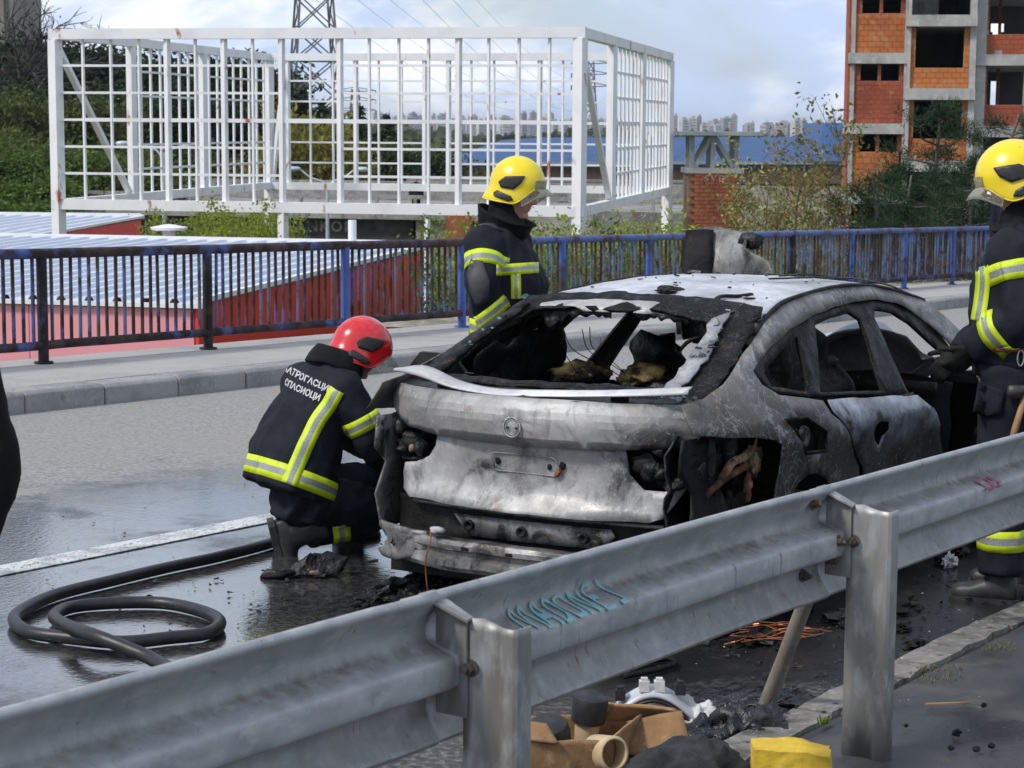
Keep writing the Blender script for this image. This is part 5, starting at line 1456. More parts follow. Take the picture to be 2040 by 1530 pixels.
# rear right door skin, hanging slightly forward at the foot
fnd = lambda x, z: (x, -(SIDE(x, z)+0.004), z)
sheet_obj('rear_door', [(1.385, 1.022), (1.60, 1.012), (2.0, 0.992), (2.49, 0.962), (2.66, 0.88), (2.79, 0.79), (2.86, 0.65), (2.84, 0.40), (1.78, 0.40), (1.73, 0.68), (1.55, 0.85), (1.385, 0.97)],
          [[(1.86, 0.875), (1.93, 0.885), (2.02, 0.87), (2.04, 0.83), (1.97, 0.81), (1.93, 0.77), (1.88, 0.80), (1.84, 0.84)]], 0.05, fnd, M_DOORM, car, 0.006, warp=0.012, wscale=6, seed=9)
sheet_obj('door_backing', [(1.75, 0.95), (2.45, 0.93), (2.5, 0.6), (1.85, 0.6)], [], 0.08, lambda x, z: (x, -(SIDE(x, z)-0.05), z), M_CHAR, car, 0.01, warp=0.02, wscale=8)
# left rear door, swung open
hx, hy = 2.46, 0.90
oa = math.radians(68)
def leftdoor(u, z):
    b = 0.03*math.sin(u*3)
    return (hx-u*math.cos(oa)-b*math.sin(oa), hy+u*math.sin(oa)-b*math.cos(oa), z)
sheet_obj('rear_door', [(0, 1.0), (0.5, 1.03), (0.98, 1.05), (1.03, 0.98), (0.98, 0.85), (0.80, 0.62), (0.74, 0.42), (0, 0.38)], [], 0.07, leftdoor, M_CHAR, car, 0.07, warp=0.012, wscale=6, seed=4)
MB().add(*blob((hx-0.52*math.cos(oa)-0.05, hy+0.52*math.sin(oa), 0.86), (0.05, 0.26, 0.14), 5, 0.35, 2, 3)).build('door_lining', M_CHARW, car, True)
# right front door, swung open beside the man
oa2 = math.radians(62)
def rightdoor(u, z): return (3.52-u*math.cos(oa2), -0.90-u*math.sin(oa2), z)
dr = sheet_obj('front_door', [(0, 1.0), (0.5, 1.0), (1.05, 0.985), (1.12, 0.8), (1.08, 0.42), (0, 0.38)], [], 0.08, rightdoor, M_CHAR, car, 0.06, warp=0.012, wscale=6, seed=6)
hp_ = [Vector(rightdoor(0.70, 0.90))+Vector((-0.06, 0.03, 0)), Vector(rightdoor(0.80, 0.915))+Vector((-0.06, 0.03, 0)), Vector(rightdoor(0.95, 0.90))+Vector((-0.06, 0.03, 0))]
MB().tube(catmull(hp_, 4), 0.010, 6).build('door_handle', M_LIPM, dr, True)
MB().add(*blob(Vector(rightdoor(0.86, 0.78))+Vector((-0.05, 0.03, 0)), (0.02, 0.03, 0.015), 8, .3, 2, 2)).build('latch', M_LIPM, dr, True)

# roof skin with crown
rows = []
for x, z in ROOF_E:
    ye = SIDE(x, z)-0.012
    rows.append([(x, -ye, z+0.004), (x-0.01, -ye*0.62, z+0.022), (x-0.015, 0, z+0.030), (x-0.01, ye*0.62, z+0.022), (x, ye, z+0.004)])
rows[0] = [(1.24, -0.61, 1.405), (1.20, -0.36, 1.432), (1.185, 0, 1.444), (1.20, 0.36, 1.432), (1.24, 0.61, 1.405)]
grid_obj('roof', rows, 6, 3, M_ASHR, car, 0.008, 40, warp=0.006, wscale=5, seed=2)
grid_obj('roof_lining', [[(x, y*0.97, z-0.045) for x, y, z in r] for r in rows], 3, 2, M_CHAR, car, 0.01, True, warp=0.02, wscale=6, seed=3)
for s in (-1, 1):
    pts = [(x, s*(SIDE(x, z)-0.004), z+0.004) for x, z in [(1.0, 1.335)]+ROOF_E]
    MB().tube(catmull(pts, 4), 0.011, 6).build('roof_gutter', M_CHAR, car, True)
# loosened trim strips curled along the right roof edge
MB().tube(catmull([(1.95, -0.30, 1.535), (2.3, -0.42, 1.535), (2.6, -0.50, 1.52), (2.9, -0.56, 1.48), (3.15, -0.60, 1.42)], 5), 0.010, 5, flat=0.5).build('trim_strip', M_CHARW, car, True)
MB().tube(catmull([(2.3, -0.20, 1.535), (2.35, -0.34, 1.545), (2.44, -0.5, 1.525)], 5), 0.012, 5, flat=0.5).build('trim_strip', M_CHARW, car, True)

# hatch: frame round the lost rear window
GX, GZ, GK = 0.38, 1.10, 0.40
def hatch(y, s_):
    """y across, s_ up the slope"""
    x = GX+s_*0.93; bow = 0.10*(1-(y/0.72)**2)
    return (x-bow*0.55, y, GZ+s_*0.372+0.015*(1-(y/0.72)**2))
outh = [(-0.73, -0.02), (0.73, -0.02), (0.71, 0.25), (0.66, 0.55), (0.60, 0.90), (0.30, 0.96), (-0.30, 0.96), (-0.60, 0.90), (-0.66, 0.55), (-0.71, 0.25)]
hole = [(-0.56, 0.06), (0.0, 0.03), (0.60, 0.05), (0.59, 0.30), (0.56, 0.62), (0.50, 0.74), (0.3, 0.79), (0.1, 0.77), (-0.12, 0.80), (-0.28, 0.76), (-0.40, 0.72), (-0.48, 0.60)]
sheet_obj('hatch_frame', outh, [hole], 0.045, hatch, M_FRAME, car, 0.014, jag=0.012, warp=0.006, wscale=8, seed=1)
# pale crazed remains of glass and edge strip on both struts
M_CRAZ = burn('pale crazed strut', (0.20, 0.205, 0.21), (0.42, 0.425, 0.43), (0.03, 0.03, 0.03), (0.40, 0.58), (0.56, 0.70), crack=0.8, rough=0.4, metal=0.2, scale=1.8)
fnh = lambda y, s_: tuple(Vector(hatch(y, s_))+Vector((-0.010, 0, 0.022)))
sheet_obj('hatch_strut', [(-0.53, 0.02), (-0.60, 0.03), (-0.585, 0.35), (-0.50, 0.78), (-0.45, 0.70), (-0.49, 0.50), (-0.52, 0.25)], [], 0.04, fnh, M_CRAZ, car, 0.010, jag=0.012)
sheet_obj('hatch_strut', [(0.58, 0.02), (0.69, 0.03), (0.66, 0.35), (0.58, 0.80), (0.52, 0.76), (0.555, 0.55), (0.575, 0.30)], [], 0.04, fnh, M_FRAME, car, 0.014, jag=0.014)
# rear roof lip, peeled and ragged
lip = []
rr2 = random.Random(4)
for i in range(27):
    y = 0.60-1.2*i/26
    d = 0.14+0.05*noise.noise(Vector((i*.45, 2, 0)))+rr2.uniform(-.015, .015) if y > -0.12 else 0.055+rr2.uniform(-.012, .012)
    xt = 1.235-0.05*(1-(y/0.6)**2)
    lip.append([(xt, y, 1.412+0.035*(1-(y/.6)**2)), (xt-d*0.55, y, 1.400+0.032*(1-(y/.6)**2)+0.012), (xt-d, y, 1.372+0.025*(1-(y/.6)**2)+(0.02 if y > 0.25 else 0))])
grid_obj('roof_lip', lip, 2, 1, M_GATE, car, 0.006, 50, warp=0.006, wscale=12)
for k, (ya, yb, dep) in enumerate(((0.60, 0.33, 0.16), (0.34, 0.10, 0.045), (-0.02, -0.30, 0.03), (-0.28, -0.47, 0.07))):
    n_ = 14
    pts = [(ya+(yb-ya)*i/n_, 0.80) for i in range(n_+1)]+[(yb+(ya-yb)*i/n_, 0.755-dep*abs(noise.noise(Vector((i*.9, k*3.3, 0))))*1.6-rr2.uniform(0, .02)) for i in range(n_+1)]
    sheet_obj('hanging_lining', pts, [], 0.03, lambda y, s_: (hatch(y, .78)[0]+.03-(.78-s_)*.15, y, hatch(y, .78)[2]-(.78-s_)*.75), M_CHARW, car, .012, jag=.008, warp=.012, wscale=14, seed=k)
for (y0, y1, z0) in ((0.34, 0.24, 1.31), (0.24, 0.19, 1.31), (0.20, 0.20, 1.32), (0.32, 0.12, 1.18)):
    MB().tube(catmull([(1.05, y0, z0), (1.12, y0*.7+y1*.3+.02, z0-.10), (1.25, (y0+y1)/2-.015, z0-.17), (1.45, y1, 1.06)], 4), 0.0025, 4).build('dangling_wire', M_CHAR, car)

# tailgate: upper lid, lower panel, shelf
def lidx(y, z):
    return 0.030+0.235*(abs(y)/0.76)**2.6+0.95*max(0, z-1.035)+0.25*max(0, .985-z)+0.65*max(0, 0.915-z)
outl = [(0.735, 1.085), (0.4, 1.088), (0, 1.09), (-0.4, 1.09), (-0.735, 1.09), (-0.765, 1.04), (-0.765, 0.975), (-0.73, 0.935), (-0.66, 0.915), (-0.4, 0.897), (0, 0.887), (0.4, 0.893), (0.62, 0.915), (0.72, 0.955), (0.755, 1.0), (0.76, 1.04)]
sheet_obj('tailgate_lid', outl, [], 0.032, lambda y, z: (lidx(y, z), y, z), M_LIDM, car, 0.006, smooth=13, warp=0.005, wscale=7)
def gatex(y, z):
    c = math.exp(-((y/0.42)**4))*max(0.0, math.sin((z-0.60)/0.28*PI))
    return 0.10+0.12*(abs(y)/0.66)**2+0.035*c-0.03*max(0, (0.68-z)/0.08)+0.0
outg = [(0.44, 0.905), (0.455, 0.84), (0.50, 0.79), (0.58, 0.755), (0.655, 0.745), (0.67, 0.70), (0.655, 0.635), (0.60, 0.605), (0.3, 0.60), (0, 0.60), (-0.3, 0.60), (-0.57, 0.605), (-0.63, 0.625), (-0.72, 0.765), (-0.62, 0.735), (-0.54, 0.74), (-0.48, 0.80), (-0.455, 0.90), (0, 0.90)]
sheet_obj('tailgate_panel', outg, [], 0.032, lambda y, z: (gatex(y, z), y, z), M_GATE, car, 0.006, warp=0.009, wscale=7)
grid_obj('tailgate_shelf', [[(lidx(y, 1.085)+0.005, y, 1.083) for y in (-.73, -.36, 0, .36, .73)], [(0.27+0.08*(abs(y)/.73)**2, y, 1.096) for y in (-.73, -.36, 0, .36, .73)], [(0.42, y, 1.108) for y in (-.72, -.36, 0, .36, .72)]], 4, 3, M_CHARW, car, 0.01, True, warp=0.012, wscale=9)
# ash-white spoiler strip, sprung loose at its left end
top = [(0.22, 0.70, 1.158), (0.20, 0.54, 1.178), (0.20, 0.36, 1.124), (0.19, 0.16, 1.104), (0.19, -0.1, 1.116), (0.19, -0.35, 1.132), (0.21, -0.60, 1.155), (0.23, -0.725, 1.168)]
bot = [(0.19, 0.705, 1.150), (0.15, 0.54, 1.136), (0.13, 0.36, 1.100), (0.12, 0.14, 1.086), (0.12, -0.1, 1.096), (0.13, -0.35, 1.112), (0.16, -0.60, 1.130), (0.19, -0.725, 1.140)]
grid_obj('spoiler_strip', [top, [(a[0]-0.035, a[1], (a[2]+b[2])/2+0.004) for a, b in zip(top, bot)], bot], 5, 2, M_LIPM, car, 0.006, 40)
for y in (-0.40, 0.45): MB().box((0.22, y, 1.10), (0.05, 0.06, 0.045)).build('strip_bracket', M_CHAR, car)
# badge seat
bc = Vector((lidx(0, 0.968)-0.008, 0.0, 0.968))
ring = [bc+Vector((-0.002+0.002*math.cos(a), 0.041*math.cos(a), 0.041*math.sin(a))) for a in [2*PI*i/32 for i in range(32)]]
MB().tube(ring, 0.0038, 6, closed=True).build('badge_ring', M_LIDM, car, True)
ring = [bc+Vector((-0.001, 0.031*math.cos(a), 0.031*math.sin(a))) for a in [2*PI*i/28 for i in range(28)]]
MB().tube(ring, 0.0016, 5, closed=True).build('badge_ring', M_GATE, car, True)
for y in (-0.020, 0.022): MB().cyl(bc+Vector((0.004, y, -0.002)), bc+Vector((-0.0045, y, -0.002)), 0.0045, 8).build('rivet_hole', M_CHAR, car)
# number plate seat: raised rounded outline with two burnt fixings
def on_gate(y, z, off=0.009): return Vector((gatex(y, z)-off, y, z))
pl = []
for cy, cz, a0 in ((0.125, 0.825, 0), (-0.135, 0.825, 90), (-0.135, 0.785, 180), (0.125, 0.785, 270)):
    for i in range(5):
        a = math.radians(a0+90*i/4); pl.append(on_gate(cy+0.028*math.cos(a), cz+0.020*math.sin(a)))
MB().tube(pl, 0.0025, 5, closed=True).build('plate_outline', M_GATE, car, True)
for y, z, r in ((0.125, 0.808, 0.014), (-0.125, 0.803, 0.012), (-0.185, 0.812, 0.017)):
    MB().add(*blob(on_gate(y, z, 0.003), (0.006, r, r*1.1), y*9, .35, 2, 2)).build('burnt_fixing', M_CHAR, car, True)
MB().bar(on_gate(-0.155, 0.768, .012), on_gate(-0.178, 0.792, .012), 0.018, 0.012).build('copper_fixing', M_COPPER, car)
# tail lamp cavities full of melted plastic
for s in (-1, 1):
    P = []
    sheet_obj('lamp_cavity', [(s*0.42, 0.94), (s*0.76, 0.96), (s*0.78, 0.70), (s*0.5, 0.70)], [], 0.06, lambda y, z: (0.27+0.12*abs(y), y, z), M_CHARW, car, 0.01, warp=0.03, wscale=9, seed=s)
    for k in range(9):
        y = s*rr2.uniform(0.52, 0.70); z = rr2.uniform(0.74, 0.83) if k < 6 else rr2.uniform(0.8, 0.9)
        MB().add(*blob((0.22+rr2.uniform(-.03, .05), y, z), (0.05, rr2.uniform(.03, .07), rr2.uniform(.02, .045)), k+s*7, .5, 2, 2)).build('melted_lamp', [M_CHARW, M_CHAR, M_CHARW][k % 3], car, True)
    MB().add(*blob((0.18, s*0.60, 0.815), (0.012, 0.018, 0.022), 3*s, .5, 3, 2)).build('melted_lamp', M_CREAM, car, True)
    # inner corner panel beside the lamp
    sheet_obj('corner_panel', [(0.12, 0.96), (0.42, 0.95), (0.50, 0.46), (0.20, 0.44), (0.15, 0.60), (0.19, 0.74), (0.10, 0.82)], [], 0.05, lambda x, z, s=s: (x, s*(0.755-0.02*math.sin(z*9)), z), M_BEAM if s > 0 else M_CHAR, car, 0.012, warp=0.016, wscale=9, seed=s+2)
# rear valance with the pale carrier strip and three studs
grid_obj('rear_valance', [[(0.17+0.10*(abs(y)/.7)**2, y, z) for y in (-.72, -.36, 0, .36, .72)] for z in (0.60, 0.54, 0.46, 0.38)], 5, 3, M_CHAR, car, 0.012, True, warp=0.012, wscale=9)
sheet_obj('carrier_strip', [(0.36, 0.555), (0.0, 0.56), (-0.40, 0.56), (-0.42, 0.53), (-0.36, 0.475), (0.27, 0.468), (0.31, 0.50)], [], 0.04, lambda y, z: (0.135+0.05*(abs(y)/.5)**2, y, z), M_BEAM, car, 0.012)
MB().tube(catmull([(0.145+0.08*(abs(y)/.7)**2, y, 0.585) for y in (.60, .3, 0, -.3, -.62)], 4), 0.010, 6).build('carrier_rib', M_BEAM, car, True)
for y in (0.27, 0.0, -0.29):
    c = Vector((0.122+0.05*(abs(y)/.5)**2, y, 0.515))
    MB().lathe([(0.0, 0.0), (0.012, 0.0), (0.014, 0.012), (0.022, 0.014), (0.024, 0.0)], 14, Matrix.Translation(c) @ Matrix.Rotation(-PI/2, 4, 'Y')).build('stud', M_CHAR, car, True)
# crash beam
sec = [(0.03, 0.470), (-0.02, 0.465), (-0.035, 0.448), (-0.035, 0.428), (-0.010, 0.418), (-0.010, 0.400), (-0.035, 0.390), (-0.04, 0.355), (-0.025, 0.335), (0.03, 0.330)]
n = 28; vs, fs = [], []
for i in range(n+1):
    y = -0.72+1.44*i/n
    k = 1.0-0.25*smooth01((abs(y)-0.5)/0.2)
    for x, z in sec: vs.append((x+0.02+0.17*(abs(y)/0.72)**2.5+0.004*noise.noise(Vector((y*9, z*20, 0))), y, 0.40+(z-0.40)*k+0.006*noise.noise(Vector((y*5, 1, 0)))))
m_ = len(sec)
for i in range(n):
    for j in range(m_-1): fs.append((i*m_+j, i*m_+j+1, (i+1)*m_+j+1, (i+1)*m_+j))
o = MB().add(vs, fs).build('crash_beam', M_BEAM, car, 40)
sm = o.modifiers.new('sheet', 'SOLIDIFY'); sm.thickness = 0.006
for y in (0.20, -0.02, -0.25, -0.45): MB().box((-0.012+0.17*(abs(y)/.72)**2.5, y, 0.438), (0.014, 0.032, 0.014)).build('beam_slot', M_CHAR, o)
def tow(u, z): return (0.06+0.12*(abs(u-0.50)/.3)**2, u, z+0.02)
sheet_obj('tow_bracket', [(0.42, 0.40), (0.50, 0.345), (0.60, 0.315), (0.70, 0.32), (0.735, 0.345), (0.70, 0.36), (0.665, 0.375), (0.655, 0.41), (0.69, 0.43), (0.73, 0.45), (0.72, 0.475), (0.60, 0.47), (0.44, 0.46)],
          [[(0.60, 0.385), (0.62, 0.405), (0.64, 0.385), (0.62, 0.365)], [(0.47, 0.365), (0.49, 0.385), (0.505, 0.36), (0.485, 0.345)]], 0.02, tow, M_BEAM, car, 0.014, warp=0.004, wscale=14)
MB().tube(catmull([(0.0, 0.38, 0.50), (-0.03, 0.36, 0.46), (-0.02, 0.39, 0.36), (0.0, 0.385, 0.20)], 5), 0.003, 4).build('copper_wire', M_COPPER, car)
MB().add(*blob((0.02, 0.36, 0.50), (.03, .04, .018), 3, .5, 3, 2)).build('melted_lump', M_LIPM, car, True)
MB().tube([(0.30, 0.42, 0.47), (0.22, 0.40, 0.455), (0.20, 0.20, 0.47)], [0.055, 0.06, 0.03], 10).build('tow_tube', M_CHAR, car, True)
# underside, boot floor, cabin floor
MB().box((2.2, 0, 0.30), (3.9, 1.5, 0.10)).build('floor_pan', M_CHAR, car)
MB().box((0.62, 0, 0.42), (0.75, 1.1, 0.16)).build('boot_well', M_CHAR, car)
rows = []
for i in range(12):
    x = 0.46+i*0.105
    rows.append([(x, y, 0.99+0.05*noise.fractal(Vector((x*5, y*5, 1)), 1, 2, 4)) for y in [-.66+1.32*j/10 for j in range(11)]])
grid_obj('charred_load', rows, 2, 2, M_CHARW, car, 0.01, True, warp=0.035, wscale=16, seed=3)
for k in range(34):
    x = rr2.uniform(.5, 1.4); y = rr2.uniform(-.6, .6)
    MB().add(*blob((x, y, 1.0+rr2.uniform(-.01, .03)), (rr2.uniform(.02, .07), rr2.uniform(.03, .09), rr2.uniform(.012, .035)), k, .6, 2.2, 2)).build('charred_lump', M_CHARW if k % 4 else M_CHAR, car, 30)
for (y0, y1) in ((0.62, 0.05), (-0.05, -0.62)):
    sheet_obj('rear_seat_frame', [(y0, 0.45), (y1, 0.45), (y1, 1.02), (y0, 1.02)], [], 0.07, lambda y, z: (1.48+0.12*(z-.45), y, z), M_CHAR, car, 0.03, jag=0.02, warp=0.04, wscale=9, seed=y0)
def foam(c, d, sd): MB().add(*blob(c, d, sd, .55, 2.5, 3)).build('seat_foam', M_FOAM, car, True)
foam((1.42, 0.45, 1.075), (0.09, 0.13, 0.045), 2); foam((1.42, 0.10, 1.075), (0.09, 0.11, 0.048), 5); foam((1.46, 0.36, 1.07), (.05, .06, .03), 9); foam((1.42, -.36, 1.03), (.06, .07, .03), 11)
for y in (0.42, -0.40):
    MB().add(*blob((2.18, y, 1.10), (0.10, 0.15, 0.12), y*5, .35, 1.8, 3)).build('seat_head', M_CHARW, car, True)
    sheet_obj('seat_frame', [(y-.22, .45), (y+.22, .45), (y+.20, 1.02), (y-.20, 1.02)], [[(y-.13, .6), (y+.13, .6), (y+.12, .9), (y-.12, .9)]], 0.06, lambda y_, z: (2.05+0.25*(z-.45), y_, z), M_CHAR, car, 0.06, jag=0.01, warp=0.02, wscale=9)
    MB().box((2.45, y, .42), (.5, .42, .12)).build('seat_base', M_CHAR, car)
# dash cross-tube, bulkhead, crumpled scuttle, engine and bonnet
MB().tube([(3.15, -.75, .93), (3.12, 0, .95), (3.15, .75, .93)], .035, 10).build('dash_tube', M_CHAR, car, True)
grid_obj('bulkhead', [[(3.45, y, z) for y in (-.74, -.3, .3, .74)] for z in (.4, .7, .96)], 4, 3, M_CHAR, car, .02, True, warp=.04, wscale=6)
MB().tube(catmull([(2.92, .50+.17*math.cos(a), .98+.17*math.sin(a)) for a in [2*PI*i/14 for i in range(14)]]+[(2.92, .67, .98)], 2), .012, 6).build('steering_wheel', M_CHAR, car, True)
grid_obj('crumpled_scuttle', [[(3.50+.30*math.sin(j*1.1), y, .98+.10*math.sin(y*7+j)+.05*j) for y in (-.66, -.42, -.2, 0, .25, .5, .7)] for j in range(5)], 4, 4, M_ASHR, car, .008, 50, warp=.07, wscale=5, seed=8)
grid_obj('crumpled_bonnet', [[(3.80+.16*j, y, .96-.012*j+.06*math.sin(y*5+j*1.7)) for y in (-.74, -.4, -.1, .2, .5, .74)] for j in range(6)], 4, 4, M_ASHR, car, .008, 50, warp=.06, wscale=4, seed=5)
grid_obj('raised_bonnet', [[(3.68, 0.98, 1.12), (3.74, 1.01, 1.40), (3.82, 1.03, 1.60), (3.90, 1.06, 1.715)], [(3.80, 0.84, 1.10), (3.84, 0.84, 1.40), (3.88, 0.86, 1.60), (3.92, 0.88, 1.725)], [(3.72, 0.66, 1.10), (3.76, 0.66, 1.40), (3.80, 0.68, 1.58), (3.84, 0.71, 1.70)], [(3.70, 0.48, 1.08), (3.72, 0.50, 1.38), (3.74, 0.56, 1.53), (3.76, 0.62, 1.62)], [(3.70, 0.34, 1.06), (3.70, 0.36, 1.36), (3.72, 0.42, 1.46), (3.74, 0.47, 1.53)]], 5, 5, M_BONN, car, 0.012, 50, warp=0.03, wscale=5, seed=12)
MB().add(*blob((3.86, 0.66, 1.66), (0.03, 0.07, 0.05), 4, .5, 2.5, 3)).build('melted_edge', M_CHARW, car, True)
grid_obj('bonnet_lining', [[(3.64, 1.015, 1.10), (3.72, 1.045, 1.40), (3.87, 1.09, 1.70)], [(3.76, 0.865, 1.09), (3.80, 0.875, 1.40), (3.89, 0.915, 1.715)]], 5, 5, M_CHAR, car, 0.01, True, warp=.02, wscale=8)
MB().add(*blob((4.15, 0, .68), (.42, .5, .22), 4, .4, 2, 3)).build('engine', M_CHAR, car, True)
grid_obj('front_panel', [[(4.72-.25*(abs(y)/.78)**2.4, y, z) for y in (-.78, -.4, 0, .4, .78)] for z in (.35, .55, .75, .85)], 4, 3, M_CHAR, car, .02, True, warp=.03, wscale=6)
# wheels: rims sunk on burnt rubber
for x, s in ((1.12, -1), (1.12, 1), (4.04, -1), (4.04, 1)):
    w_ = empty('wheel', (x, s*0.80, 0.375)); w_.parent = car
    w_.rotation_euler = (PI/2*s, 0, random.uniform(0, 1))
    r_ = MB().lathe([(0.20, -0.11), (0.245, -0.11), (0.25, -0.10), (0.22, -0.085), (0.215, 0.06), (0.245, 0.085), (0.25, 0.095), (0.235, 0.10), (0.205, 0.06), (0.2, -0.11)], 28)
    for k in range(5):
        a = 2*PI*k/5
        for da in (-.16, .16): r_.bar((0.04*math.cos(a), 0.04*math.sin(a), 0.055), (0.225*math.cos(a+da), 0.225*math.sin(a+da), 0.075), 0.028, 0.02)
    r_.lathe([(0.0, 0.075), (0.035, 0.075), (0.05, 0.06), (0.05, 0.02)], 14)
    r_.build('rim', M_ALLOY, w_, 35)
    MB().lathe([(0.235, -0.115), (0.265, -0.11), (0.272, 0), (0.265, 0.10), (0.235, 0.105)], 28).build('tyre', M_CHARW, w_, True)
    MB().lathe([(0.0, -0.02), (0.14, -0.02), (0.145, -0.03), (0.0, -0.03)], 20).build('brake_disc', M_CHAR, w_, True)
# right rear corner with the bumper burnt away: liner, struts and scorched pipes
sheet_obj('wheel_liner', [(0.14, 0.97), (0.80, 0.93), (0.80, 0.40), (0.30, 0.40), (0.16, 0.60)], [], 0.06, lambda x, z: (x, -0.66, z), M_CHARW, car, 0.01, warp=0.05, wscale=8, seed=2)
for k in range(16):
    MB().add(*blob((rr2.uniform(.2, .74), -.69-rr2.uniform(0, .05), rr2.uniform(.50, .9)), (rr2.uniform(.03, .09), .03, rr2.uniform(.03, .09)), k+40, .5, 2, 2)).build('melted_liner', M_CHARW if k % 3 else M_CHAR, car, 30)
MB().tube(catmull([(0.33, -.74, .70), (0.36, -.77, .745), (0.48, -.78, .78), (0.62, -.78, .80), (0.70, -.77, .815)], 5), [.017]*16+[.022]*5, 8).build('scorched_pipe', M_RUSTP, car, True)
MB().tube(catmull([(0.44, -.76, .76), (0.43, -.79, .80), (0.47, -.80, .84), (0.60, -.79, .845), (0.72, -.77, .86)], 5), .019, 8).build('scorched_pipe', M_CREAM, car, True)
MB().add(*blob((0.725, -.79, .82), (.05, .02, .075), 6, .6, 3, 3)).build('scorched_insulation', M_CREAM, car, True)
MB().add(*blob((0.66, -.79, .72), (.02, .015, .06), 8, .6, 3, 3)).build('scorched_insulation', M_CREAM, car, True)
# fuel filler recess
sheet_obj('filler_recess', [(0.85, 1.0), (1.28, 0.99), (1.28, .79), (0.95, .8)], [], .05, lambda x, z: (x, -(SIDE(x, z)-.06), z), M_CHAR, car, .01)
rc_ = Vector((1.10, -(SIDE(1.1, .89)-.055), .89))
MB().lathe([(0.0, .012), (.03, .012), (.045, .02), (.05, .0)], 18, Matrix.Translation(rc_) @ Matrix.Rotation(PI/2, 4, 'X')).build('filler_cap', M_BEAM, car, True)
MB().tube([Vector((x, -(SIDE(x, z)+.003), z)) for x, z in FLAP], .009, 5, closed=True).build('filler_rim', M_FRAME, car, True)
# shards and flakes lying on the sheet metal
def shard(name, c, r, m, tilt=.3):
    n = random.randint(4, 6); b = MB()
    R_ = Matrix.Rotation(random.uniform(-tilt, tilt), 3, 'X') @ Matrix.Rotation(random.uniform(-tilt, tilt), 3, 'Y')
    P = [R_ @ Vector((r*random.uniform(.5, 1)*math.cos(2*PI*i/n), r*random.uniform(.5, 1)*math.sin(2*PI*i/n), 0))+Vector(c) for i in range(n)]
    b.add(P+[p+Vector((0, 0, .004)) for p in P], [tuple(range(n-1, -1, -1)), tuple(range(n, 2*n))]+[(i, (i+1) % n, n+(i+1) % n, n+i) for i in range(n)])
    b.build(name, m, car)
for k in range(26):
    y = -random.uniform(.42, .72); shard('glass_shard', (random.uniform(.2, .36), y, 1.108+random.uniform(0, .012)), random.uniform(.008, .026), M_GLINT, .6)
for k in range(14):
    s_ = random.uniform(.3, .85); c = Vector(hatch(-random.uniform(.50, .56)+.1*(s_-.5), s_))+Vector((0, 0, .03)); shard('glass_shard', c, random.uniform(.01, .03), M_GLINT, .8)
for k in range(10):
    s_ = random.uniform(.1, .85); c = Vector(hatch(random.uniform(.60, .66)-.07*s_, s_))+Vector((0, 0, .03)); shard('glass_shard', c, random.uniform(.01, .03), M_GLINT, .8)
def roof_z(x, y):
    z = np.interp(x, [p[0] for p in ROOF_E], [p[1] for p in ROOF_E]); return float(z)+.030*(1-(y/.6)**2)+.008
for k in range(46):
    x = random.uniform(1.3, 3.0); y = random.uniform(-.5, .5); shard('char_flake', (x, y, roof_z(x, y)+.002), random.choice([.006, .008, .012, .02]), M_CHAR, .2)
for k in range(12):
    a = random.uniform(0, 1); c = (1.36+a*.30, -.02+a*.08+random.uniform(-.04, .04), roof_z(1.4, 0)+.012)
    MB().add(*blob(c, (.05, .035, .014), k+5, .7, 3, 2)).build('char_flake', M_CHAR, car, 30)
MB().tube(catmull([(1.20, -.40, 1.43), (1.26, -.34, 1.46), (1.36, -.33, 1.475), (1.42, -.38, 1.475), (1.52, -.40, 1.48)], 4), .014, 5, flat=.6).build('char_flake', M_CHAR, car, True)
shard('char_flake', (1.42, -.43, roof_z(1.42, -.43)+.006), .04, M_LIDM, .1)
for y in (-.30, -.47): shard('char_flake', (1.10, y, 1.41), .05, M_BEAM, .4)
# ------------------------------------------------------------------ people
M_FAB = mat('dark navy turnout cloth', (0.0115, 0.0135, 0.021), 0.82, spec=0.18, coords='object', layers=[((0.018, 0.020, 0.029), 4.0, 0.40, 0.68), ((0.007, 0.008, 0.012), 9.0, 0.50, 0.72)], bump=[(7, 0.35, 0.03), (260, 0.25, 0.002)])
M_FABG = mat('grey shoulder and sleeve patch', (0.045, 0.048, 0.055), 0.62, coords='object', layers=[((0.03, 0.033, 0.04), 6, 0.4, 0.65)], bump=[(7, 0.3, 0.03), (200, 0.2, 0.002)])
M_HOOD = mat('black knitted hood', (0.008, 0.008, 0.010), 0.9, spec=0.2, coords='object', layers=[((0.014, 0.014, 0.017), 10, 0.45, 0.7)], bump=[(14, 0.5, 0.02), (300, 0.3, 0.001)])
M_TAPEY = mat('fluorescent yellow tape', (0.56, 0.70, 0.012), 0.55, coords='object', layers=[((0.42, 0.55, 0.01), 30, 0.5, 0.72), ((0.3, 0.36, 0.04), 7, 0.62, 0.78)], bump=(30, 0.15, 0.004))
M_TAPEG = mat('silver retroreflective tape', (0.36, 0.37, 0.36), 0.4, metal=0.3, coords='object', layers=[((0.24, 0.25, 0.25), 160, 0.48, 0.54, None, (1, 1, 1), 2.0), ((0.3, 0.31, 0.3), 12, .45, .6)])
M_SKIN = mat('weathered skin', (0.46, 0.25, 0.17), 0.5, coords='object', layers=[((0.38, 0.17, 0.115), 14, 0.45, 0.68), ((0.5, 0.3, 0.22), 40, 0.5, 0.7)], bump=(120, 0.15, 0.002), Subsurface_Weight=0.15)
M_STUB = mat('stubble', (0.16, 0.10, 0.08), 0.7, coords='object', layers=[((.3, .18, .13), 60, .45, .6)])
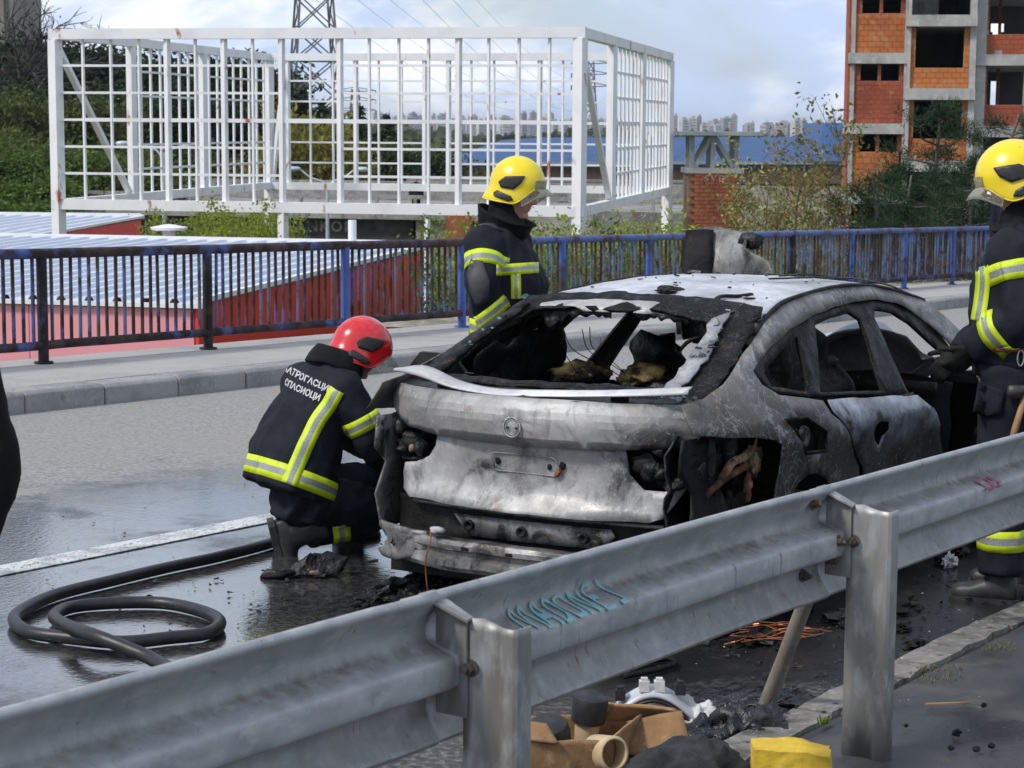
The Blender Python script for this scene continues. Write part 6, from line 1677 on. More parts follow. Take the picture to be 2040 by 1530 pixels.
M_BOOT = mat('scuffed black rubber boot', (0.026, 0.026, 0.027), 0.5, coords='object', layers=[((0.06, 0.06, 0.062), 8, 0.46, 0.68), ((0.10, 0.085, 0.08), 30, 0.6, 0.74)], bump=(20, 0.3, 0.01))
M_GLOVE = mat('black leather glove', (0.008, 0.0078, 0.0075), 0.7, spec=.2, coords='object', layers=[((0.016, 0.015, 0.014), 20, 0.5, 0.7)], bump=(40, 0.4, 0.006))
M_HELY = mat('yellow helmet shell', (0.80, 0.62, 0.008), 0.28, coat=0.4, coords='object', layers=[((0.70, 0.50, 0.01), 4, 0.5, 0.75), ((0.22, 0.18, 0.04), 34, 0.66, 0.72, 0.6), ((0.3, 0.25, 0.06), 12, 0.68, 0.76, 0.5)])
M_HELR = mat('red helmet shell', (0.60, 0.010, 0.014), 0.22, coat=0.6, coords='object', layers=[((0.50, 0.008, 0.012), 4, 0.5, 0.75), ((0.2, 0.02, 0.02), 40, 0.68, 0.74, 0.5)])
M_HELB = mat('black helmet fitting', (0.012, 0.012, 0.013), 0.45, coords='object', layers=[((0.03, 0.03, 0.03), 30, .5, .7)], bump=(60, .2, .003))
M_BELT = mat('dark red webbing', (0.20, 0.012, 0.016), 0.8, coords='object', layers=[((0.12, 0.01, 0.012), 50, .45, .6)])
M_WOOD = mat('worn ash handle', (0.33, 0.19, 0.09), 0.6, coords='object', layers=[((0.18, 0.10, 0.05), 12, .45, .65, None, (1, 1, .2))])
M_EYE = mat('dark eye', (0.02, 0.015, 0.012), 0.2, layers=[((.05, .03, .02), 90, .5, .6)])
def visor_mat():
    m = bpy.data.materials.new('smoky clear visor'); m.use_nodes = True
    t = m.node_tree; p = t.nodes['Principled BSDF']
    p.inputs['Base Color'].default_value = (0.55, 0.55, 0.52, 1); p.inputs['Roughness'].default_value = 0.08
    fr = nd(t, 'ShaderNodeFresnel', {'IOR': 1.6}).outputs[0]
    nz = nd(t, 'ShaderNodeTexNoise', {'Scale': 22.0, 'Detail': 5.0}).outputs[0]
    a = nd(t, 'ShaderNodeMapRange', {0: nz, 1: 0.4, 2: 0.7, 3: 0.02, 4: 0.12}).outputs[0]
    f = nd(t, 'ShaderNodeMath', {0: nd(t, 'ShaderNodeMath', {0: fr, 1: 0.55}, operation='MULTIPLY').outputs[0], 1: a}, operation='ADD', use_clamp=True).outputs[0]
    tr = nd(t, 'ShaderNodeBsdfTransparent', {0: (0.86, 0.86, 0.80, 1)})
    mx = nd(t, 'ShaderNodeMixShader', {0: f, 1: tr.outputs[0], 2: p.outputs[0]})
    t.links.new(mx.outputs[0], t.nodes['Material Output'].inputs[0])
    return m
M_VIS = visor_mat()

def person(label, px, py, depth=None, z=0.0, cat='person'):
    """root at the ground point seen at this pixel; returns (root, L) with L: pixel + metres away -> local point"""
    p = onroad(px, py, z) if depth is None else at(px, py, depth)
    if depth is not None: p.z = road_z(p.x)+z
    r = empty('person', p, CROT, label, cat)
    inv = (Matrix.Translation(p) @ Matrix.Rotation(CROT, 4, 'Z')).inverted()
    d0 = (p-CAM).dot(_f)
    def L(x, y, dy=0.0):
        # point on the ray whose local Y is dy
        a = inv @ CAM; b = inv @ (CAM+ray(x, y))
        k = (dy-a.y)/(b.y-a.y)
        return a+(b-a)*k
    return r, L
def ring(c, X, Y, a, b, n=28, sq=2.3):
    out = []
    for j in range(n):
        t = 2*PI*j/n; ct, st = math.cos(t), math.sin(t)
        k = (abs(ct)**sq+abs(st)**sq)**(-1/sq)
        out.append(c+X*(a*ct*k)+Y*(b*st*k))
    return out
def ball(mb, c, r, n=12):
    bm = bmesh.new(); bmesh.ops.create_icosphere(bm, subdivisions=2, radius=r)
    mb.add([v.co+Vector(c) for v in bm.verts], [tuple(v.index for v in f.verts) for f in bm.faces]); bm.free()
def limb(mb, pts, rs, steps=4, n=16):
    P = catmull(pts, steps)
    R = []
    for i in range(len(rs)-1): R += [rs[i]+(rs[i+1]-rs[i])*k/steps for k in range(steps)]
    R.append(rs[-1])
    mb.tube(P, R, n)
def cloth(name, mb, m, parent, voxel=0.016, it=5, wr=0.008, wf=7.0, seed=0.0, st=(1, 1, 1)):
    """fuse the pieces to one continuous surface, smooth it and let it crease"""
    o = mb.build(name, m, parent, True)
    r = o.modifiers.new('fuse', 'REMESH'); r.mode = 'VOXEL'; r.voxel_size = voxel; r.use_smooth_shade = True
    s = o.modifiers.new('smooth', 'SMOOTH'); s.factor = 0.5; s.iterations = it
    bake(o)
    me = o.data
    if wr:
        n = len(me.vertices)
        co = np.empty(n*3); no = np.empty(n*3)
        me.vertices.foreach_get('co', co); me.vertices.foreach_get('normal', no)
        co = co.reshape(-1, 3); no = no.reshape(-1, 3)
        off = np.empty(n)
        for i in range(n):
            v = Vector((co[i, 0]*st[0], co[i, 1]*st[1], co[i, 2]*st[2]))*wf+Vector((seed, seed, 0))
            a = noise.noise(v); b = noise.noise(v*2.3+Vector((4, 1, 7)))
            off[i] = wr*((1-abs(a)*2.4)*0.7+b*0.5)
        co += no*off[:, None]
        me.vertices.foreach_set('co', co.reshape(-1)); me.update()
    if not me.materials: me.materials.append(m)
    me.polygons.foreach_set('use_smooth', [True]*len(me.polygons))
    return o
def bvh_of(o):
    me = o.data
    return BVHTree.FromPolygons([v.co for v in me.vertices], [tuple(p.vertices) for p in me.polygons])
BANDQ = [(-1.0, 0), (-0.36, 0), (0.36, 1), (1.0, 0)]
def tape(parent, rows, name='reflective_band'):
    """rows: list over the length of 4 points across -> yellow, silver, yellow strips"""
    mb = MB(); n = len(rows)
    for i in range(n):
        mb.v += [tuple(p) for p in rows[i]]
    for i in range(n-1):
        for j in range(3):
            mb.f.append((i*4+j, i*4+j+1, i*4+5+j, i*4+4+j)); mb.m.append(1 if j == 1 else 0)
    o = mb.build(name, [M_TAPEY, M_TAPEG], parent, True)
    s = o.modifiers.new('tape', 'SOLIDIFY'); s.thickness = 0.002; s.offset = 0
    return o
def ring_tape(parent, bv, c, axis, w, a0=0, a1=360, off=0.003, n=44, rmax=0.3, ref=None, slope=None):
    axis = Vector(axis).normalized(); c = Vector(c)
    X = Vector(ref) if ref is not None else axis.orthogonal()
    X = (X-axis*X.dot(axis)).normalized(); Y = axis.cross(X)
    grid = []; good = [[], [], [], []]
    for i in range(n+1):
        t = math.radians(a0+(a1-a0)*i/n)
        d = X*math.cos(t)+Y*math.sin(t); row = []
        for q, e in enumerate((-w/2, -w*0.17, w*0.17, w/2)):
            o_ = c+axis*e+axis*((slope or 0.0)*math.cos(t))
            h = bv.ray_cast(o_, d)
            r_ = (h[0]-o_).length if h[0] is not None else 9
            if r_ < rmax: good[q].append(r_)
            row.append((o_, d, r_))
        grid.append(row)
    med = [sorted(g_)[len(g_)//2] if g_ else .09 for g_ in good]
    last = list(med); rows = []
    for row in grid:
        out = []
        for q, (o_, d, r_) in enumerate(row):
            if r_ >= rmax: r_ = med[q]
            last[q] = last[q]+max(-.025, min(.025, r_-last[q])); r_ = max(r_, last[q]-.01) if r_ < rmax else last[q]
            out.append(o_+d*(min(r_, last[q]+.01)+off))
        rows.append(out)
    return tape(parent, rows)
def path_tape(parent, bv, pts, view, w, off=0.005, n=10, side=None):
    """tape laid along points, pressed on the cloth along the direction view"""
    P = catmull(pts, n); view = Vector(view).normalized()
    rows = []
    for i in range(len(P)):
        t = (P[min(i+1, len(P)-1)]-P[max(i-1, 0)]).normalized()
        s = Vector(side) if side is not None else t.cross(view).normalized()
        row = []
        for e in (-w/2, -w*.17, w*.17, w/2):
            o_ = P[i]+s*e-view*0.6
            h = bv.ray_cast(o_, view)
            if h[0] is None: row = None; break
            row.append(h[0]-view*off)
        if row: rows.append(row)
    return tape(parent, rows) if len(rows) > 1 else None

def helmet(parent, c, face, up, shell, s=1.0):
    """fire helmet: deep shell with flared neck edge, side plates, raised brow and visor"""
    face = Vector(face).normalized(); up = Vector(up); up = (up-face*up.dot(face)).normalized(); rt = face.cross(up)
    h_ = empty('helmet', c); h_.parent = parent
    h_.rotation_euler = Matrix((rt, face, up)).transposed().to_euler()
    h_.scale = (s, s, s)
    a, b, cc = 0.122, 0.152, 0.145
    def rim(t):          # t azimuth, 90 deg = face; returns polar angle of the edge
        f = math.sin(t)
        if f > 0: return math.radians(131-40*smooth01((f-.12)*1.25))
        return math.radians(131+2*(-f))
    def P(t, p, k=1.0):
        sp, cp = math.sin(p), math.cos(p)
        low = max(0.0, p-PI/2)
        r = 1.0 if p < PI/2 else 1/max(0.72, sp)*(1+0.02*low)
        fl = 1+0.10*smooth01((p-math.radians(108))/math.radians(20))*max(0, -math.sin(t))+0.03*smooth01((p-1.7)/.4)
        ridge = 1+0.028*math.exp(-(math.cos(t)*sp/0.16)**2)*(1 if p < 2 else 0)
        z = cc*cp*ridge if p < PI/2 else -cc*1.0*math.sin(low)*1.05
        x = a*sp*math.cos(t)*r*fl; y = b*sp*math.sin(t)*r*fl
        return Vector((x*k, y*k, z*k))
    n, m = 56, 22
    vs, fs = [Vector((0, 0, cc*1.03))], []
    for i in range(1, m+1):
        for j in range(n):
            t = 2*PI*j/n; vs.append(P(t, rim(t)*i/m))
    for j in range(n): fs.append((0, 1+j, 1+(j+1) % n))
    for i in range(m-1):
        for j in range(n): fs.append((1+i*n+j, 1+i*n+(j+1) % n, 1+(i+1)*n+(j+1) % n, 1+(i+1)*n+j))
    o = MB().add(vs, fs).build('shell', shell, h_, True)
    q = o.modifiers.new('shell', 'SOLIDIFY'); q.thickness = 0.006; q.offset = -1
    edge = [P(2*PI*j/n, rim(2*PI*j/n)) for j in range(n)]
    MB().tube(edge, 0.0045, 6, closed=True).build('edge_trim', shell, h_, True)
    # inner liner
    vs = [p*0.93 for p in vs]
    MB().add(vs, fs).build('liner', M_HELB, h_, True)
    def plate(name, pts, k, m_):
        """pts: (azimuth deg, polar deg) outline laid on the shell"""
        vs_, fs_ = sheet([(t_, p_) for t_, p_ in pts], [], 4.0, lambda t_, p_: P(math.radians(t_), math.radians(p_), k))
        o_ = MB().add(vs_, fs_).build(name, m_, h_, True)
        q_ = o_.modifiers.new('plate', 'SOLIDIFY'); q_.thickness = 0.012; q_.offset = 0
    for sg in (0, 180):
        f_ = (lambda t_: t_) if sg == 0 else (lambda t_: 180-t_)
        plate('side_plate', [(f_(-28), 90), (f_(-14), 76), (f_(4), 72), (f_(26), 68), (f_(20), 84), (f_(6), 99), (f_(-20), 100)], 1.012, M_HELB)
        plate('side_plate', [(f_(-34), 113), (f_(-26), 107), (f_(4), 113), (f_(10), 121), (f_(0), 126), (f_(-30), 121)], 1.012, M_HELB)
    # brow reflector and visor
    rows = []
    for i in range(17):
        t = math.radians(28+124*i/16); e = rim(t)
        rows.append([P(t, e*0.80, 1.012), P(t, e*0.90, 1.02), P(t, e*0.99, 1.02)])
    if shell is not M_HELR: grid_obj('brow_plate', [r for r in rows[3:14]], 1, 1, M_VIS, h_, 0.003, True)
    rows = []
    for i in range(19):
        t = math.radians(22+136*i/18); e = rim(t)
        w = 0.55+0.45*math.sin(PI*i/18)
        p0 = P(t, e*0.97, 0.985); d = Vector((math.cos(t)*0.30, math.sin(t)*1.0, -0.42)).normalized()
        rows.append([p0, p0+d*0.022*w, p0+d*0.045*w+Vector((0, 0, -0.004)), p0+d*0.062*w+Vector((0, 0, -0.013))])
    grid_obj('visor', rows, 1, 3, M_VIS, h_, 0.003, True)
    return h_
def head(parent, c, face, up, hood=True, s=1.0):
    """a face with brow, nose, mouth and chin on a round skull"""
    face = Vector(face).normalized(); up = Vector(up); up = (up-face*up.dot(face)).normalized(); rt = face.cross(up)
    R = Matrix((rt, face, up)).transposed()
    h_ = empty('head', c); h_.parent = parent; h_.rotation_euler = R.to_euler(); h_.scale = (s, s, s)
    n, m = 40, 34
    vs, fs = [], []
    G = lambda x, c_, w: math.exp(-((x-c_)/w)**2)
    for i in range(m+1):
        v = i/m; z = -0.118+0.235*v
        k = math.sqrt(max(0.0, 1-((v-0.55)/0.56)**2)) if v > .55 else 1-0.30*smooth01((0.55-v)/0.55)**1.3
        if i == 0: k *= 0.72
        for j in range(n):
            t = 2*PI*j/n; fx, fy = math.cos(t), math.sin(t)
            x = 0.076*k*fx*(1-0.10*G(z, -.09, .04)); y = 0.098*k*fy
            if fy > 0: y = 0.090*k*fy**0.92
            else: y *= 1-0.35*smooth01((0.02-z)/0.12)
            ax = abs(x)
            if fy > 0:
                y += 0.026*G(ax, 0, .013)*(smooth01((z+.038)/.012) if z < -.02 else 1)*max(0, 1-max(0, (z+.025))/.055)*(1 if z < .035 else 0)   # nose
                y += 0.009*G(z, .028, .013)*G(ax, .026, .03)                       # brow
                y -= 0.013*G(z, .008, .012)*G(ax, .031, .014)                      # eye sockets
                y += 0.006*G(z, -.055, .006)*G(ax, 0, .022)+0.006*G(z, -.067, .006)*G(ax, 0, .020)-0.004*G(z, -.061, .003)*G(ax, 0, .022)   # lips
                y += 0.012*G(z, -.100, .018)*G(ax, 0, .024)-0.005*G(z, -.082, .010)*G(ax, 0, .03)    # chin
            vs.append((x, y, z))
    for i in range(m):
        for j in range(n): fs.append((i*n+j, i*n+(j+1) % n, (i+1)*n+(j+1) % n, (i+1)*n+j))
    fs.append(tuple(range(n-1, -1, -1))); fs.append(tuple(range(m*n, m*n+n)))
    MB().add(vs, fs).build('face', M_SKIN, h_, True)
    for sx in (-1, 1):
        b = MB(); ball(b, (sx*.031, .070, .008), .0105); b.build('eye', M_EYE, h_, True)
        MB().tube(catmull([(sx*.014, .092, .028), (sx*.030, .088, .033), (sx*.046, .074, .029)], 3), .0042, 5, flat=.6).build('eyebrow', M_STUB, h_, True)
        MB().add(*blob((sx*.078, -.005, -.005), (.010, .020, .034), 2, .15, 2, 2)).build('ear', M_SKIN, h_, True)
    return h_
def glove(parent, wrist, palm_dir, thumb_side, curl=0.5, s=1.0, m=None, sleeve=None):
    """five separate fingers on a palm, relaxed or gripping"""
    d = Vector(palm_dir).normalized(); u = Vector(thumb_side); u = (u-d*u.dot(d)).normalized(); k = d.cross(u)   # k: curl side
    w = Vector(wrist); mb = MB()
    rings_ = [ring(w+d*0.0*s, u, k, .034*s, .026*s, 14), ring(w+d*.03*s, u, k, .042*s, .022*s, 14), ring(w+d*.07*s, u, k, .047*s, .019*s, 14), ring(w+d*.098*s, u, k, .043*s, .016*s, 14)]
    mb.loft(rings_)
    for i, (o_, L_) in enumerate(((.033, .072), (.012, .082), (-.010, .077), (-.031, .060))):
        p = w+d*.088*s+u*o_*s; dd = d.copy(); pts = [p]
        for q in range(3):
            a = curl*(0.55+0.45*q)
            dd = (dd*math.cos(a)+k*math.sin(a)).normalized(); pts.append(pts[-1]+dd*L_*s*(.42, .33, .25)[q])
        mb.tube(catmull(pts, 3), [.0125*s-.0035*s*j/9 for j in range(10)], 8)
        ball(mb, pts[-1], .0088*s)
    p = w+d*.030*s+u*.034*s; dd = (d*.65+u*.75+k*.25).normalized(); pts = [p, p+dd*.030*s]
    dd = (dd+k*curl*.5+d*.3).normalized(); pts += [pts[-1]+dd*.034*s, pts[-1]+dd*.034*s+(dd+k*curl*.4).normalized()*.026*s]
    mb.tube(catmull(pts, 3), [.0145*s-.004*s*j/9 for j in range(10)], 8); ball(mb, pts[-1], .010*s)
    return cloth('glove' if m is None else 'hand', mb, m or M_GLOVE, parent, .0065*s, 3, 0.0015 if m is None else 0, 40)
def boot(parent, ankle, toe_dir, up, s=1.0, top=0.2):
    """boot with ankle at ankle; sole along toe_dir"""
    d = Vector(toe_dir).normalized(); u = Vector(up); u = (u-d*u.dot(d)).normalized(); x = d.cross(u)
    a = Vector(ankle); mb = MB()
    def B(f, h): return a+d*f*s+u*h*s
    mb.loft([ring(B(-.005, top), x, d, .062*s, .066*s, 18), ring(B(-.005, .08), x, d, .056*s, .062*s, 18), ring(B(0, .0), x, d, .050*s, .066*s, 18), ring(B(.01, -.05), x, d, .048*s, .078*s, 18)])
    mb.loft([ring(B(-.075, -.055), x, u, .036*s, .050*s, 16), ring(B(-.03, -.05), x, u, .046*s, .056*s, 16), ring(B(.05, -.055), x, u, .047*s, .052*s, 16), ring(B(.12, -.068), x, u, .054*s, .040*s, 16), ring(B(.175, -.072), x, u, .050*s, .036*s, 16), ring(B(.205, -.076), x, u, .032*s, .026*s, 16)])
    o = cloth('boot', mb, M_BOOT, parent, .010*s, 4, 0.002, 16)
    so = MB()
    P = [(-.085, .032), (-.06, .042), (.03, .040), (.11, .054), (.18, .050), (.212, .028)]
    V = [B(f, h)+x*w*s*sg for h in (-.118, -.088) for sg in (1, -1) for f, w in (P if sg == 1 else P[::-1])]
    n = len(P)*2
    so.add(V, [tuple(range(n-1, -1, -1)), tuple(range(n, 2*n))]+[(i, (i+1) % n, n+(i+1) % n, n+i) for i in range(n)])
    so.build('boot_sole', M_BOOT, o)
    return o
def hood_collar(parent, neck, headc, face, up, rn=.085, rh=.105, open_front=True):
    """black hood and stand-up collar between jacket and helmet"""
    face = Vector(face).normalized(); up = Vector(up).normalized(); rt = face.cross(up).normalized(); f2 = up.cross(rt)
    mb = MB(); n = Vector(neck); h = Vector(headc)
    R = []
    for t, a, b in ((-.15, 1.40, 1.20), (.1, 1.05, 1.0), (.4, .84, .84), (.65, .84, .80), (.85, .86, .78), (1.05, .84, .74)):
        c = n.lerp(h, t)-face*0.030*t
        R.append(ring(c, rt, f2, rn*a, rn*b, 26))
    mb.loft(R)
    return cloth('hood', mb, M_HOOD, parent, .010, 4, 0.006, 14)

# ---------------------------------------------------------------- crouching man in the red helmet
ff, L = person('crouching firefighter in a red helmet with lettering on his back beside the car', 618, 1105)
fd = Vector((.80, .60, 0)); rd = Vector((.60, -.80, 0)); UP = Vector((0, 0, 1))
hipc = L(588, 962, 0.02); waist = L(592, 905, .05); mid = L(612, 845, .09); chest = L(640, 785, .14); neckb = L(668, 735, .18)
lean = (neckb-hipc).normalized(); fr = (fd-lean*fd.dot(lean)).normalized()
jk = MB()
def tr(c, a, b, X=rd, Y=None): return ring(Vector(c), X, Y if Y is not None else fr, a, b, 30, 2.4)
jk.loft([tr(hipc-lean*.055-fr*.02, .255, .205), tr(hipc-fr*.02, .262, .208), tr(waist-fr*.015, .252, .185), tr(mid, .248, .160), tr(chest-lean*.03, .240, .142), tr(chest+lean*.05, .215, .125), tr(neckb-lean*.01, .150, .105), tr(neckb+lean*.05, .09, .09)])
shR = chest+rd*.205+lean*.03; shL = chest-rd*.205+lean*.03
elR = L(742, 882, -.02); wrR = L(792, 942, .20)
elL = shL+fd*.20-UP*.22-rd*.05; wrL = L(800, 925, .42)
limb(jk, [shR-rd*.06, shR, shR.lerp(elR, .55)+rd*.015, elR, elR.lerp(wrR, .5), wrR], [.10, .106, .092, .084, .076, .066])
limb(jk, [shL+rd*.06, shL, shL.lerp(elL, .55), elL, elL.lerp(wrL, .5), wrL], [.10, .106, .090, .082, .072, .06])
jacket = cloth('jacket', jk, M_FAB, ff, .014, 4, .017, 7.0, 1.0, (1, 1, .6))
bj = bvh_of(jacket)
tz_ = MB()
pelv = L(605, 985, .03)
hR = pelv+rd*.10; hL = pelv-rd*.10
kR = L(772, 1018, .16); aR = L(602, 1062, .02)
kL = L(775, 955, .50); aL = L(690, 1045, .42)
limb(tz_, [pelv-fd*.09+UP*.04, pelv, pelv+fd*.06], [.15, .175, .15])
limb(tz_, [hR-fd*.04, hR.lerp(kR, .35), hR.lerp(kR, .75), kR], [.125, .118, .098, .082])
limb(tz_, [kR, kR.lerp(aR, .35)-UP*.005, kR.lerp(aR, .7), aR.lerp(kR, .04)], [.082, .088, .086, .080])
limb(tz_, [hL-fd*.04, hL.lerp(kL, .5), kL], [.125, .11, .082])
limb(tz_, [kL, kL.lerp(aL, .5), aL], [.082, .086, .08])
trous = cloth('trousers', tz_, M_FAB, ff, .014, 4, .013, 10, 2.0)
bt = bvh_of(trous)
boot(ff, aR-Vector((.020, .03, -.010)), Vector((.20, .10, -1.0)), Vector((1, .2, .15)), 1.12, .13)
boot(ff, aL+Vector((0, 0, .0)), Vector((.8, .6, 0)), UP, .95, .12)
glove(ff, wrR, (wrR-elR).normalized()+Vector((0, .1, -.2)), Vector((.2, .9, .3)), .8)
glove(ff, wrL, (wrL-elL).normalized(), Vector((.1, -.6, .7)), .8)
hc = L(722, 690, .24); hf = (fd*.92+Vector((.18, -.22, 0))-UP*.42).normalized(); hu = (UP*.9+fd*.35).normalized()
helmet(ff, hc, hf, hu, M_HELR, 1.02)
head(ff, hc-hu*.035+hf*.002, hf, hu)
hood_collar(ff, neckb-fd*.01, hc-hu*.05-hf*.02, hf, (hc-neckb).normalized(), .105)
# raised collar flap on the shoulders
cl = MB(); vs = []
for i in range(25):
    a = math.radians(150+240*i/24); dr_ = rd*math.cos(a)+fr*math.sin(a)
    vs.append([neckb-lean*.01+dr_*.150*(1+.05*noise.noise(Vector((i*.5, 1, 0)))), neckb+lean*.035+dr_*.140, neckb+lean*.085+dr_*.118])
grid_obj('collar', vs, 2, 1, M_HOOD, ff, .012, True, warp=.014, wscale=9)
# tapes
ring_tape(ff, bj, hipc+lean*.015, lean+rd*.02, .088, off=.004, n=64, ref=-fr, rmax=.35)
bd = (fd+Vector((.05, .25, 0))).normalized()          # from behind
view = (hipc-L(500, 700, -2.0)); view = Vector((0.05, 1, -.12)).normalized()
path_tape(ff, bj, [L(592, 958, 0), L(612, 905, 0), L(640, 838, 0), L(662, 805, 0), L(678, 776, 0)], view, .078, .007)
ring_tape(ff, bj, shR.lerp(elR, .62), (elR-shR), .075, off=.004, ref=rd, rmax=.14)
ring_tape(ff, bt, kR.lerp(aR, .60), (aR-kR), .085, off=.004, rmax=.125)
# lettering pressed on the back
def press_text(parent, bv, s, width, height, centre, right, upv, view, m, bold=.0):
    me = text_mesh(s, 1.0, 0.0, bold, 1.0)
    bm = bmesh.new(); bm.from_mesh(me)
    bmesh.ops.triangulate(bm, faces=bm.faces)
    bmesh.ops.subdivide_edges(bm, edges=[e for e in bm.edges if e.calc_length() > .3], cuts=1)
    xs = [v.co.x for v in bm.verts]; ys = [v.co.y for v in bm.verts]
    x0, x1, y0, y1 = min(xs), max(xs), min(ys), max(ys); miss = []
    for v in bm.verts:
        p = Vector(centre)+Vector(right)*((v.co.x-(x0+x1)/2)/(x1-x0)*width)+Vector(upv)*((v.co.y-(y0+y1)/2)/(y1-y0)*height)
        h = bv.ray_cast(p-Vector(view)*.6, view)
        if h[0] is None or h[1].dot(Vector(view)) > -.12: miss.append(v); continue
        v.co = h[0]-Vector(view)*.006
    bmesh.ops.delete(bm, geom=miss, context='VERTS')
    bm.to_mesh(me); bm.free()
    me.materials.append(m)
    return link('lettering', me, parent)
M_PRINT = mat('silver print', (0.50, 0.51, 0.52), 0.5, coords='object', layers=[((.4, .41, .42), 80, .45, .6)])
p1, p2 = L(553, 738, 0), L(656, 776, 0)
rt_ = (p2-p1); LEN = rt_.length; rt_.normalize(); up_ = Vector((rt_.z*-.55, 0, 1)).normalized()
up_ = (L(605, 740, 0)-L(595, 775, 0)).normalized()
press_text(ff, bj, 'ВАТРОГАСЦИ', LEN*1.10, .040, L(603, 754, 0), rt_, up_, view, M_PRINT, .03)
press_text(ff, bj, 'СПАСИОЦИ', LEN*.86, .040, L(598, 777, 0), rt_, up_, view, M_PRINT, .03)

# ---------------------------------------------------------------- standing man in the yellow helmet
fs_, L = person('standing firefighter in a yellow helmet seen in profile behind the car', 1003, 1010, depth=11.4)
fd = Vector((.96, -.28, 0)); rd = Vector((-.28, -.96, 0))
# scale: this far off one metre spans about 350 pixels of the photograph
hem = L(1003, 668, 0); wa = L(1008, 610, 0); be = L(1012, 565, 0); ch = L(1003, 515, 0); sh = L(998, 475, 0); nk = L(1003, 446, 0)
jk = MB()
def tr2(c, a, b, f=0.0): return ring(Vector(c)+fd*f, rd, fd, a, b, 30, 2.4)
jk.loft([tr2(hem-UP*.04, .235, .185), tr2(hem, .235, .185), tr2(wa, .24, .195, .01), tr2(be, .245, .20, .01), tr2(ch, .25, .175), tr2(sh, .22, .135, -.01), tr2(nk, .13, .105, -.02), tr2(nk+UP*.06, .085, .085, -.02)])
sR = sh+rd*.21-UP*.03-fd*.03; eR = L(962, 572, -.29); wR = L(985, 655, -.25)
sL = sh-rd*.21-UP*.03; eL = sL-UP*.30+fd*.02; wL = eL-UP*.24+fd*.08
limb(jk, [sR-rd*.07, sR, sR.lerp(eR, .5), eR, eR.lerp(wR, .55), wR], [.10, .112, .100, .092, .086, .074])
limb(jk, [sL+rd*.07, sL, sL.lerp(eL, .5), eL, wL], [.10, .11, .095, .085, .07])
jacket = cloth('jacket', jk, M_FAB, fs_, .014, 4, .016, 7.0, 3.0, (1, 1, .7))
bj = bvh_of(jacket)
tz_ = MB(); pel = hem-UP*.06
G0 = 0.0
limb(tz_, [pel+UP*.05, pel, pel-UP*.06], [.18, .185, .17])
for sg in (1, -1):
    h_ = pel+rd*.10*sg; k_ = Vector((h_.x+.02, h_.y, .52)); a_ = Vector((h_.x-.01, h_.y+.01, .14))
    limb(tz_, [h_, h_.lerp(k_, .5), k_, k_.lerp(a_, .5), a_], [.125, .112, .095, .095, .10])
    boot(fs_, Vector((a_.x, a_.y, .118)), fd+rd*.15*sg, UP, 1.0, .12)
trous = cloth('trousers', tz_, M_FAB, fs_, .016, 5, .007, 8, 4.0)
bt = bvh_of(trous)
for sg in (1, -1):
    ring_tape(fs_, bt, Vector((pel.x+rd.x*.1*sg, pel.y+rd.y*.1*sg, .33)), UP, .085, rmax=.2)
glove(fs_, wR, Vector((.22, 0, -1)), Vector((.9, .3, 0)), .45, 1.05)
glove(fs_, wL, Vector((.22, 0, -1)), Vector((.9, -.3, 0)), .45, 1.05)
hc = L(1031, 366, -.01); hf = (fd*.97-UP*.17).normalized(); hu = (UP+fd*.1).normalized()
helmet(fs_, hc, hf, hu, M_HELY, 1.04)
head(fs_, hc-hu*.065+hf*.010, hf, hu, s=1.04)
hood_collar(fs_, nk+fd*.0, hc-hu*.075-hf*.035, hf, UP, .105)
vs = []
for i in range(29):
    a = 2*PI*i/28; k_ = 1+.08*noise.noise(Vector((i*.4, 3, 0)))
    dr_ = rd*math.cos(a)+fd*math.sin(a); bk_ = .5-.5*math.sin(a)          # 1 at the nape, 0 in front
    h_ = .025+.085*bk_
    vs.append([nk-UP*(.025+.05*(1-bk_))+dr_*.128*k_, nk+UP*(h_*.5-.03*(1-bk_))+dr_*(.135+.02*(1-bk_))*k_, nk+UP*(h_-.035*(1-bk_))+dr_*(.138+.045*(1-bk_))*k_])
grid_obj('collar', vs, 2, 3, M_HOOD, fs_, .012, True, warp=.012, wscale=8)
VW = Vector((0, 1, -.1))
path_tape(fs_, bj, [L(990, 541, 0), L(1020, 539, 0), L(1050, 536, 0), L(1076, 533, 0)], VW, .062, side=(0, 0, 1))
path_tape(fs_, bj, [L(931, 648, 0), L(942, 652, 0), L(954, 656, 0)], VW, .095, side=(0, 0, 1))
path_tape(fs_, bj, [L(1004, 656, 0), L(1035, 655, 0), L(1070, 648, 0)], VW, .095, side=(0, 0, 1))
ring_tape(fs_, bj, sR.lerp(eR, .45), (eR-sR)+rd*.03, .078, rmax=.15)
ring_tape(fs_, bj, eR.lerp(wR, .62), (wR-eR)+fd*.12, .075, rmax=.125)
path_tape(fs_, bj, [L(1027, 548, 0), L(1028, 572, 0), L(1028, 597, 0)], Vector((0, 1, -.1)), .055)
path_tape(fs_, bj, [L(1023, 622, 0), L(1023, 640, 0), L(1022, 655, 0)], Vector((0, 1, -.1)), .05)
